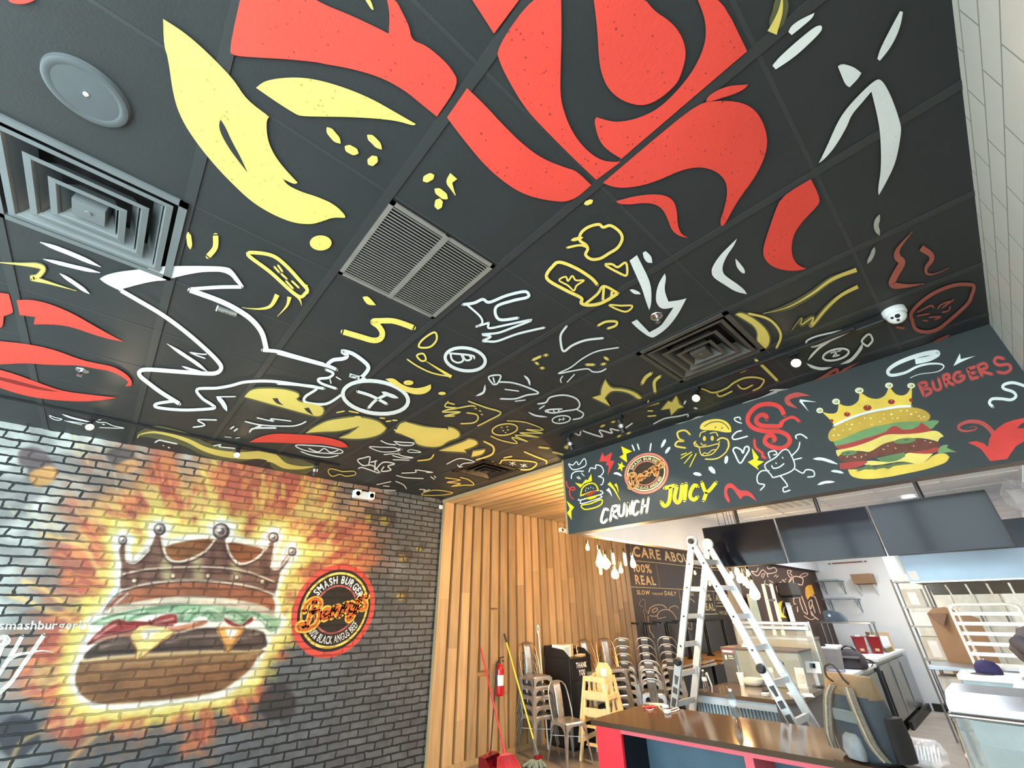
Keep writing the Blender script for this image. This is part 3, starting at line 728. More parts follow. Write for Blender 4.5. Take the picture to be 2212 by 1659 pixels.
def ps(fr, pts, w, col, soft=1.6, op=.9):
    global C
    for q in pts.split(';'):
        h = w / FR[fr][2] / 2; d = polydist(catmull(to_px(fr, parse(q)), False, 3), False)
        C = mixc(C, col, (1 - sstep(h - soft, h + soft, d)) * op)
def pe(fr, x, y, r, col, soft=1.6, op=.95):
    global C
    ox, oy, s = FR[fr]; d = np.hypot(PU - ox - x / s, PV - oy - y / s)
    C = mixc(C, col, (1 - sstep(r / s - soft, r / s + soft, d)) * op)
# embers, meteors and light streaks
for fr, pts, col in (('i', "130,300 200,270 290,290 340,350 390,440 350,500 240,530 190,480 190,420 130,380", (104, 92, 96)), ('i', "200,450 330,400 395,440 350,515 240,540", (236, 180, 110)),
                     ('i', "720,320 800,270 880,290 930,340 920,420 850,455 790,420", (96, 88, 88)), ('i', "780,400 920,350 935,420 850,460", (214, 160, 110)),
                     ('k', "-1700,900 -1600,900", (0, 0, 0))):
    if fr == 'k': continue
    pf(fr, pts, col, 5, .9)
for u, v, r1, c1 in ((803, 1112, 15, (80, 72, 66)), (838, 1120, 18, (58, 56, 58)), (876, 1200, 15, (62, 54, 52)), (872, 1282, 13, (74, 62, 50)), (912, 1180, 8, (50, 50, 50)), (38, 1590, 45, (52, 54, 64)), (600, 1520, 40, (60, 56, 60))):
    d = np.hypot(PU - u, PV - v) + (n2 - .5) * 14; C = mixc(C, c1, (1 - sstep(r1 - 6, r1 + 6, d)) * .9)
    if r1 > 30: continue
    d = np.hypot(PU - u + 7, PV - v - 6) + (n2 - .5) * 10; C = mixc(C, (214, 190, 80), (1 - sstep(r1 * .3, r1 * .8, d)) * .6)
for q in ("500,180 540,320;560,250 600,380;780,440 800,560;60,680 130,760;180,680 230,830;340,760 420,900;500,680 560,760", ):
    ps('i', q, 16, (214, 214, 150), 3, .45)
ps('i', "290,870 420,900 560,950 640,1060 700,1180;60,1280 160,1310 300,1380 470,1440;160,1190 300,1240 420,1330", 34, (236, 200, 120), 6, .7)
ps('j', "60,1659 130,1500 250,1420 400,1350;440,1650 600,1480 760,1360", 26, (226, 190, 120), 6, .6)
for k in range(26):
    a = random.uniform(-1.5, -.1); r0 = random.uniform(300, 430); l = random.uniform(25, 70)
    q = [(cx + r0 * math.cos(a), cy + r0 * .8 * math.sin(a)), (cx + (r0 + l) * math.cos(a - .05), cy + (r0 + l) * .8 * math.sin(a - .05))]
    if q[1][1] < 960 or q[1][0] > 880: continue
    d = polydist(q, False); C = mixc(C, random.choice([(228, 210, 110), (214, 190, 100)]), (1 - sstep(2, 7, d)) * .55)
# the burger itself
pf('j', "1150,240 1130,150 1300,105 1420,90 1470,110 1440,200 1280,250", (136, 86, 52)); pf('j', "1550,190 1560,120 1700,140 1810,170 1740,250 1640,268", (136, 80, 48))
ps('j', "1150,110 1300,85 1440,80;1570,75 1700,110 1800,150", 26, (248, 248, 236), 3)
pf('j', "560,925 700,905 940,880 1100,870 1400,855 1785,850 1760,900 1700,990 1600,1070 1500,1130 1300,1175 1000,1205 760,1222 640,1210 560,1165 515,1090 515,1020 540,950", (136, 98, 66))
pf('j', "560,1100 700,1040 1000,1060 1300,1000 1600,960 1720,960 1600,1060 1500,1120 1300,1165 1000,1195 760,1212 640,1200", (116, 80, 54), 14, .7)
ps('j', "570,930 760,905 940,890 1100,882 1400,866 1770,862", 26, (214, 190, 146), 4); ps('j', "700,960 1000,930 1400,905 1700,900", 40, (172, 138, 98), 8, .6)
pf('j', "570,915 600,860 680,800 800,760 1200,740 1400,700 1750,715 1815,770 1780,850 1400,855 940,880 700,900", (82, 66, 60))
ps('j', "690,835 780,805 880,795;1140,800 1300,765 1490,755;1630,775 1760,745", 22, (160, 140, 130), 4, .7); ps('j', "600,900 750,870 900,865;1000,850 1200,830 1450,830;1600,830 1750,820", 18, (52, 42, 40), 4, .7)
pf('j', "610,820 700,770 830,735 960,700 1200,690 1400,650 1380,690 1150,740 1000,760 800,765 700,790", (190, 128, 104))
pf('j', "595,815 640,760 720,690 800,640 1000,660 1100,620 1200,610 1215,650 1180,680 1000,690 830,730 700,760 620,810", (146, 52, 52)); pf('j', "1530,630 1560,680 1640,695 1720,660 1715,620 1640,680", (146, 52, 52))
ps('j', "650,775 720,720 790,680;1060,668 1120,655 1180,640", 16, (226, 170, 160), 3, .8); ps('j', "600,815 700,765 830,735 1000,695 1180,685;810,640 830,700;1020,650 1030,680", 9, (74, 20, 26), 2)
pf('j', "890,770 960,690 1110,700 1180,740 1060,830 935,925 935,850", (236, 214, 140), 2); ps('j', "890,770 930,840 935,925 1060,830 1180,740 1380,670", 12, (150, 96, 44), 2, .7); pf('j', "960,740 1000,710 1110,715 1040,750 1000,790", (250, 250, 230), 4)
pf('j', "1480,700 1640,700 1668,715 1555,868 1520,800", (222, 166, 96), 2); ps('j', "1480,700 1520,790 1555,868 1600,800 1668,712", 11, (140, 86, 40), 2, .8); pf('j', "1540,710 1620,718 1575,775", (252, 248, 236), 4)
pf('j', "620,680 700,630 850,590 1000,560 1250,535 1500,555 1700,580 1860,620 1920,650 1885,720 1830,725 1780,660 1720,625 1650,680 1560,640 1540,600 1520,650 1440,655 1380,620 1300,655 1220,660 1200,600 1100,600 1000,620 880,660 800,640 700,690", (150, 186, 152))
ps('j', "700,640 860,600 1000,575 1200,555;1220,650 1260,590 1330,570;1290,655 1340,600 1420,580;1380,620 1430,600 1470,640;1540,600 1600,590 1680,640;1730,600 1800,640 1850,700;880,655 930,620 1010,600;1640,670 1690,620", 13, (82, 120, 92), 3, .8)
ps('j', "760,640 900,610 980,590;1250,620 1300,580;1370,590 1440,570 1500,600;1560,620 1640,660;1780,640 1840,680;640,690 740,650", 14, (224, 240, 220), 3, .85)
pf('j', "720,590 780,500 880,440 1050,400 1250,380 1500,395 1720,430 1855,480 1872,590 1760,545 1500,500 1200,490 900,535", (150, 92, 66)); pf('j', "700,620 760,560 900,530 1200,490 1500,495 1760,540 1872,600 1860,625 1700,580 1500,555 1250,535 1000,560 850,590", (196, 182, 162))
ps('j', "900,550 1200,512 1500,515 1740,560", 22, (232, 224, 206), 4, .8); ps('j', "690,610 760,510 840,450;720,620 800,530 870,470", 12, (236, 240, 240), 3, .8); ps('j', "700,600 770,500 850,445", 8, (60, 60, 70), 2, .8)
pf('j', "820,430 830,280 815,200 830,130 860,130 860,250 940,240 1020,160 1070,60 1100,60 1130,200 1200,250 1300,230 1400,180 1470,100 1540,100 1570,200 1650,265 1760,220 1830,130 1870,110 1860,200 1850,290 1890,300 1950,220 1990,190 1960,260 1910,330 1870,470 1720,420 1500,385 1250,370 1050,390 900,430", (116, 84, 72))
ps('j', "1130,260 1140,350;1340,250 1360,350;1600,290 1610,340", 70, (204, 196, 150), 10, .7); ps('j', "1000,200 930,380;1460,140 1430,330;1520,150 1560,330;1800,220 1820,400;860,300 870,420", 40, (70, 40, 38), 10, .6)
ps('j', "1100,70 1130,200 1190,250 1290,235 1400,180 1460,110;1545,110 1570,200 1640,265 1750,230 1830,140;1850,285 1900,298 1990,190;860,140 870,250 930,255 1020,170", 15, (238, 226, 214), 1.5); ps('j', "1090,110 1115,215 1190,268 1300,252 1410,195;1530,140 1556,215 1640,285 1760,240;866,260 930,270 1010,200", 8, (56, 36, 36), 1.5)
ps('j', "840,335 1000,302 1270,287 1500,290 1700,322 1870,388;830,445 1000,402 1250,378 1500,388 1720,422 1862,472", 14, (206, 186, 168), 1.5); ps('j', "840,350 1000,316 1270,300 1500,303 1700,336 1870,402;830,458 1000,415 1250,390 1500,400 1720,435 1862,485;1030,390 1050,420;1235,375 1232,410;1420,378 1410,420;1590,395 1580,430;1275,285 1265,310;1080,300 1085,330", 8, (58, 38, 36), 1.5)
for x, y, r in ((838, 105, 32), (1090, 30, 42), (1510, 45, 58), (1868, 85, 36), (1995, 182, 30)):
    pe('j', x, y, r, (64, 50, 56)); pe('j', x - r * .1, y - r * .1, r * .72, (190, 176, 170)); pe('j', x, y, r * .4, (92, 76, 80)); pe('j', x - r * .25, y - r * .3, r * .3, (250, 250, 246))
for x, y in ((915, 378), (1180, 347), (1420, 347), (1615, 357), (1790, 387)): pe('j', x, y + 4, 20, (70, 52, 44)); pe('j', x, y, 14, (232, 216, 186))

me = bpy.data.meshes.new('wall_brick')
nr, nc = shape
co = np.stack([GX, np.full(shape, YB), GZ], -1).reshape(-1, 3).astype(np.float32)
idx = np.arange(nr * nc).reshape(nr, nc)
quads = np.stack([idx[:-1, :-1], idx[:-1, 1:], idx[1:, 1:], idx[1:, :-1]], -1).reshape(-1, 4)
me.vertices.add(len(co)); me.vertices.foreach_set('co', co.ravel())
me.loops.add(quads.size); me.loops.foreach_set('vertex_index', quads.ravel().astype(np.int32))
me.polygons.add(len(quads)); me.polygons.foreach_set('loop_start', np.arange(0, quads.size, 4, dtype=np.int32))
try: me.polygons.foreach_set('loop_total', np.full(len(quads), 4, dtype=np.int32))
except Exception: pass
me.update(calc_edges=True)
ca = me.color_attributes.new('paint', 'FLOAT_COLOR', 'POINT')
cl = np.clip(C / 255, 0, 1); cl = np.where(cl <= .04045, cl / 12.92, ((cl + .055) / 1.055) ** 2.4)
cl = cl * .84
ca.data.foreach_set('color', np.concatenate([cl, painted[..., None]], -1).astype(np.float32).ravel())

def brick_paint(name, rgb=None):
    """painted brick: mortar joints show through whatever is painted over them"""
    m = mat(name, rgb or (.5, .5, .5), .62, 0, .1, 14, 0)
    N = m.node_tree.nodes; L = m.node_tree.links; b = N['Principled BSDF']
    cb, br, mx, bp = bricknodes(m, .222, .0735, .0095, 1, (.012, .016, .018), .9, smooth=.25)
    # wobble the joints
    nz = N.new('ShaderNodeTexNoise'); nz.inputs['Scale'].default_value = 13; nz.inputs['Detail'].default_value = 3
    tc = [n for n in N if n.type == 'TEX_COORD'][0]; L.new(tc.outputs['Object'], nz.inputs['Vector'])
    sb = N.new('ShaderNodeVectorMath'); sb.operation = 'SUBTRACT'; sb.inputs[1].default_value = (.5, .5, .5); L.new(nz.outputs['Color'], sb.inputs[0])
    sc = N.new('ShaderNodeVectorMath'); sc.operation = 'MULTIPLY'; sc.inputs[1].default_value = (.055, .026, 0); L.new(sb.outputs[0], sc.inputs[0])
    ad = N.new('ShaderNodeVectorMath'); L.new(cb.outputs[0], ad.inputs[0]); L.new(sc.outputs[0], ad.inputs[1]); L.new(ad.outputs[0], br.inputs['Vector'])
    br.inputs['Color1'].default_value = (.8, .8, .8, 1); br.inputs['Color2'].default_value = (1.15, 1.15, 1.15, 1); br.inputs['Mortar'].default_value = (1, 1, 1, 1)
    bp.inputs['Distance'].default_value = .01
    if rgb is None:
        at = N.new('ShaderNodeVertexColor'); at.layer_name = 'paint'
        h = [n for n in N if n.type == 'HUE_SAT'][0]; L.new(at.outputs['Color'], h.inputs['Color']); pa = at.outputs['Alpha']; src = at.outputs['Color']
    else:
        vl = N.new('ShaderNodeValue'); vl.outputs[0].default_value = 1; pa = vl.outputs[0]
        rg = N.new('ShaderNodeRGB'); rg.outputs[0].default_value = (*rgb, 1); src = rg.outputs[0]
    mu = N.new('ShaderNodeMix'); mu.data_type = 'RGBA'; mu.blend_type = 'MULTIPLY'; mu.inputs['Factor'].default_value = .8
    old = mx.inputs[6].links[0].from_socket; L.new(old, mu.inputs[6]); L.new(br.outputs['Color'], mu.inputs[7]); L.new(mu.outputs[2], mx.inputs[6])
    # thinner, softer joints where paint covers them
    dk = N.new('ShaderNodeMix'); dk.data_type = 'RGBA'; L.new(pa, dk.inputs['Factor']); dk.inputs[6].default_value = (.012, .016, .018, 1)
    ds = N.new('ShaderNodeMix'); ds.data_type = 'RGBA'; ds.blend_type = 'MULTIPLY'; ds.inputs['Factor'].default_value = 1; L.new(src, ds.inputs[6]); ds.inputs[7].default_value = (.32, .28, .26, 1)
    L.new(ds.outputs[2], dk.inputs[7]); L.new(dk.outputs[2], mx.inputs[7])
    fc = N.new('ShaderNodeMath'); fc.operation = 'MULTIPLY'; L.new(br.outputs['Fac'], fc.inputs[0])
    ma = N.new('ShaderNodeMath'); ma.operation = 'MULTIPLY_ADD'; ma.inputs[1].default_value = -.38; ma.inputs[2].default_value = 1; L.new(pa, ma.inputs[0])
    L.new(ma.outputs[0], fc.inputs[1]); L.new(fc.outputs[0], mx.inputs['Factor'])
    return m
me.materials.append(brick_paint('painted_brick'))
wall = bpy.data.objects.new('wall_brick', me); COL.objects.link(wall); wall['kind'] = 'structure'

# lettering and the round emblem painted on the brick
BM = [brick_paint('brick_black', lin((34, 28, 26))), brick_paint('brick_red', lin((206, 76, 66))), brick_paint('brick_gold', lin((222, 196, 96))),
      brick_paint('brick_white', lin((236, 240, 236))), brick_paint('brick_orange', lin((206, 96, 34))), brick_paint('brick_amber', lin((246, 190, 84))), brick_paint('brick_rose', lin((180, 92, 92)))]
BI = dict(k=0, r=1, y=2, w=3, o=4, a=5, p=6)

_fc = {}
def glyph(ch, bold=.02):
    """outline of one letter of the built-in font as (verts, faces, advance)"""
    if (ch, bold) in _fc: return _fc[(ch, bold)]
    cu = bpy.data.curves.new('t', 'FONT'); cu.body = ch; cu.size = 1; cu.offset = bold; cu.resolution_u = 3
    o = bpy.data.objects.new('t', cu); COL.objects.link(o)
    dg = bpy.context.evaluated_depsgraph_get(); mm = o.evaluated_get(dg).to_mesh()
    vs = [(v.co.x, v.co.y) for v in mm.vertices]; fs = [tuple(p.vertices) for p in mm.polygons]
    o.evaluated_get(dg).to_mesh_clear(); bpy.data.objects.remove(o); bpy.data.curves.remove(cu)
    xs = [v[0] for v in vs] or [0, .3]
    r = (vs, fs, min(xs), max(xs)); _fc[(ch, bold)] = r
    return r
def text_strip(s, bold=.02, gap=.10, space=.32):
    out = []; x = 0
    for ch in s:
        if ch == ' ': x += space; continue
        vs, fs, a, b = glyph(ch, bold)
        out.append((ch, x, vs, fs, a)); x += b - a + gap
    return out, x - gap
def text_map(mb, s, fn, mi, bold=.02, gap=.1, space=.32):
    """fn maps (0..1 along, 0..1 up) of the text box to a 3D point"""
    st, w = text_strip(s, bold, gap, space)
    for ch, x, vs, fs, a in st: mb.add([fn((x + vx - a) / w, vy / .72) for vx, vy in vs], fs, mi)
def text_quad(mb, s, bl, br, tl, tr, mi, **k):
    bl, br, tl, tr = map(Vector, (bl, br, tl, tr))
    text_map(mb, s, lambda t, h: (bl + (br - bl) * t) * (1 - h) + (tl + (tr - tl) * t) * h, mi, **k)
def text_arc(mb, s, fn, r0, r1, a0, a1, mi, inward=False, **k):
    """letters set round a circle; fn maps plane (x, y) to 3D"""
    def f(t, h):
        a = a0 + (a1 - a0) * t; r = (r1 + (r0 - r1) * h) if inward else (r0 + (r1 - r0) * h)
        return fn(r * math.cos(a), r * math.sin(a))
    text_map(mb, s, f, mi, **k)
def ring(mb, fn, r0, r1, mi, a0=0, a1=2 * math.pi, n=64):
    vs = [fn(r * math.cos(a0 + (a1 - a0) * i / n), r * math.sin(a0 + (a1 - a0) * i / n)) for i in range(n + 1) for r in (r0, r1)]
    mb.add(vs, [(2 * i, 2 * i + 1, 2 * i + 3, 2 * i + 2) for i in range(n)], mi)
SCRIPT = ["-.86,.05 -.84,.22 -.66,.36 -.48,.30 -.46,.16 -.58,.05 -.66,.02;-.66,.02 -.50,.03 -.44,-.12 -.52,-.32 -.72,-.42 -.92,-.40 -.97,-.30 -.88,-.25 -.78,-.33;-.62,.28 -.68,.0 -.76,-.36",
          "-.32,-.08 -.20,-.02 -.20,.08 -.30,.08 -.36,-.08 -.30,-.20 -.18,-.12", "-.10,-.16 -.04,.10;-.06,.02 .04,.12 .09,.08 .06,-.10 .12,-.14",
          ".18,-.10 .25,.16;.22,.06 .33,.18 .37,.12 .34,-.04 .41,-.08", ".46,.20 .44,.04 .52,.0 .60,.10;.64,.26 .58,.0 .50,-.24 .40,-.28 .38,-.18 .52,-.10 .62,-.04", ".74,.34 .70,.26", ".94,.34 .84,.36 .80,.26 .90,.14 .88,.02 .78,.0 .72,.06"]
def script_name(mb, fn, w, mi, lay=0.0):
    for part in SCRIPT:
        for q in part.split(';'):
            c = catmull(parse(q), False, 5); n = len(c); A = []; B = []
            for i in range(n):
                a, b = c[max(0, i - 1)], c[min(n - 1, i + 1)]; l = math.hypot(b[0] - a[0], b[1] - a[1]) or 1e-6
                nx, ny = -(b[1] - a[1]) / l * w / 2, (b[0] - a[0]) / l * w / 2
                A.append(fn(c[i][0] + nx, c[i][1] + ny)); B.append(fn(c[i][0] - nx, c[i][1] - ny))
            mb.add(A + B, [(i, i + 1, i + 1 + n, i + n) for i in range(n - 1)], mi)
            for e in (c[0], c[-1]): mb.add([fn(e[0] + math.cos(t) * w / 2, e[1] + math.sin(t) * w / 2) for t in [2 * math.pi * k / 10 for k in range(10)]], [tuple(range(10))], mi)
def emblem(mb, at, R, ix, halo=True, tilt=0.0):
    """round emblem: at(x, y, layer) gives the 3D point"""
    f = lambda lay: (lambda x, y: at(x * R, y * R, lay))
    if halo: ring(mb, f(0), .9, 1.14, ix['r']); ring(mb, f(1), 0.001, 1.0, ix['k'])
    else: ring(mb, f(0), .90, 1.0, ix['r']); ring(mb, f(1), .001, .9, ix['k'])
    r1 = .9 if halo else .84
    ring(mb, f(2), r1 - .03, r1 + .03, ix['y']); ring(mb, f(2), .555, .60, ix['p'])
    text_arc(mb, 'SMASH BURGERS', f(3), .635, .83 if halo else .775, math.radians(150), math.radians(17), ix['w'], bold=.03, gap=.14, space=.45)
    text_arc(mb, '100% BLACK ANGUS BEEF', f(3), .635, .82 if halo else .775, math.radians(-140), math.radians(-28), ix['w'], inward=True, bold=.01, gap=.1, space=.3)
    ct, st = math.cos(tilt), math.sin(tilt)
    g = lambda lay: (lambda x, y: at((x * ct - y * st) * R * .96, ((x * st + y * ct) * .9 - .05) * R, lay))
    if halo: script_name(mb, g(4), .165, ix['a']); script_name(mb, g(5), .07, ix['o'])
    else: script_name(mb, g(4), .13, ix['a']); script_name(mb, g(5), .055, ix['o'])
mb = MB()
emblem(mb, lambda x, y, l: Vector((3.05 + x, YB - .002 - .0006 * l, 1.79 + y)), .435, BI, True, .06)
bp_ = Paint(mb, dict(y=YB), .003, BI)
bp_.run("""
S p w 62: 100,520 -60,900 -200,1200
S p w 70: -60,560 60,520 130,570 60,640 -40,650
S p w 64: 330,520 190,760 30,1010 -120,1240
S p w 64: 650,500 500,720 330,960 170,1190 -10,1360
U p w 70: 100,880 240,800 420,760 640,730 800,755
""")
# the handle of the account, leaning letters
a, b, c_, d_ = (-25, 412), (1290, 404), (5, 285), (1320, 277)
q = [hit(*to_px('p', [t])[0], y=YB - .003) for t in (a, b, c_, d_)]
text_quad(mb, 'smashburgerla', q[0], q[1], q[2], q[3], 3, bold=.02, gap=.07)
o = mb.build('painted_lettering', BM, wall)

# ------------------------------------------------------------------ menu bulkhead with its painted front
FM = [mat('charcoal_wall_paint', lin((56, 62, 64)), .55, 0, .08, 2.5), mat('painted_red', lin((226, 66, 60)), .5), mat('painted_yellow', lin((238, 206, 84)), .5), mat('painted_white', lin((236, 244, 244)), .5),
      mat('vivid_yellow', lin((250, 226, 30)), .45), mat('painted_cream', lin((244, 236, 200)), .5), mat('bun_gold', lin((206, 170, 66)), .55, 0, .12, 9), mat('lettuce_green', lin((118, 158, 104)), .5),
      mat('tomato_red', lin((178, 62, 56)), .5), mat('cheese_yellow', lin((242, 220, 116)), .5), mat('patty_brown', lin((116, 66, 50)), .6, 0, .2, 30), mat('pickle_green', lin((102, 134, 84)), .5),
      mat('gem_red', lin((158, 52, 34)), .4), mat('emblem_brown', lin((66, 44, 28)), .6), mat('emblem_salmon', lin((236, 130, 112)), .5), mat('emblem_cream', lin((250, 232, 170)), .5), mat('emblem_peach', lin((250, 190, 120)), .5),
      mat('emblem_orange', lin((214, 120, 50)), .5), mat('seed_cream', lin((246, 232, 160)), .5), mat('bulkhead_underside', lin((74, 66, 60)), .6), M_WHITE, mat('dusty_red', lin((196, 80, 76)), .5), mat('dark_green', lin((96, 112, 62)), .5)]
FI = dict(k=0, r=1, y=2, w=3, v=4, c=5, b=6, g=7, t=8, e=9, p=10, q=11, m=12, o=17, a=16, s=18, u=19, z=20, d=21, n=22)
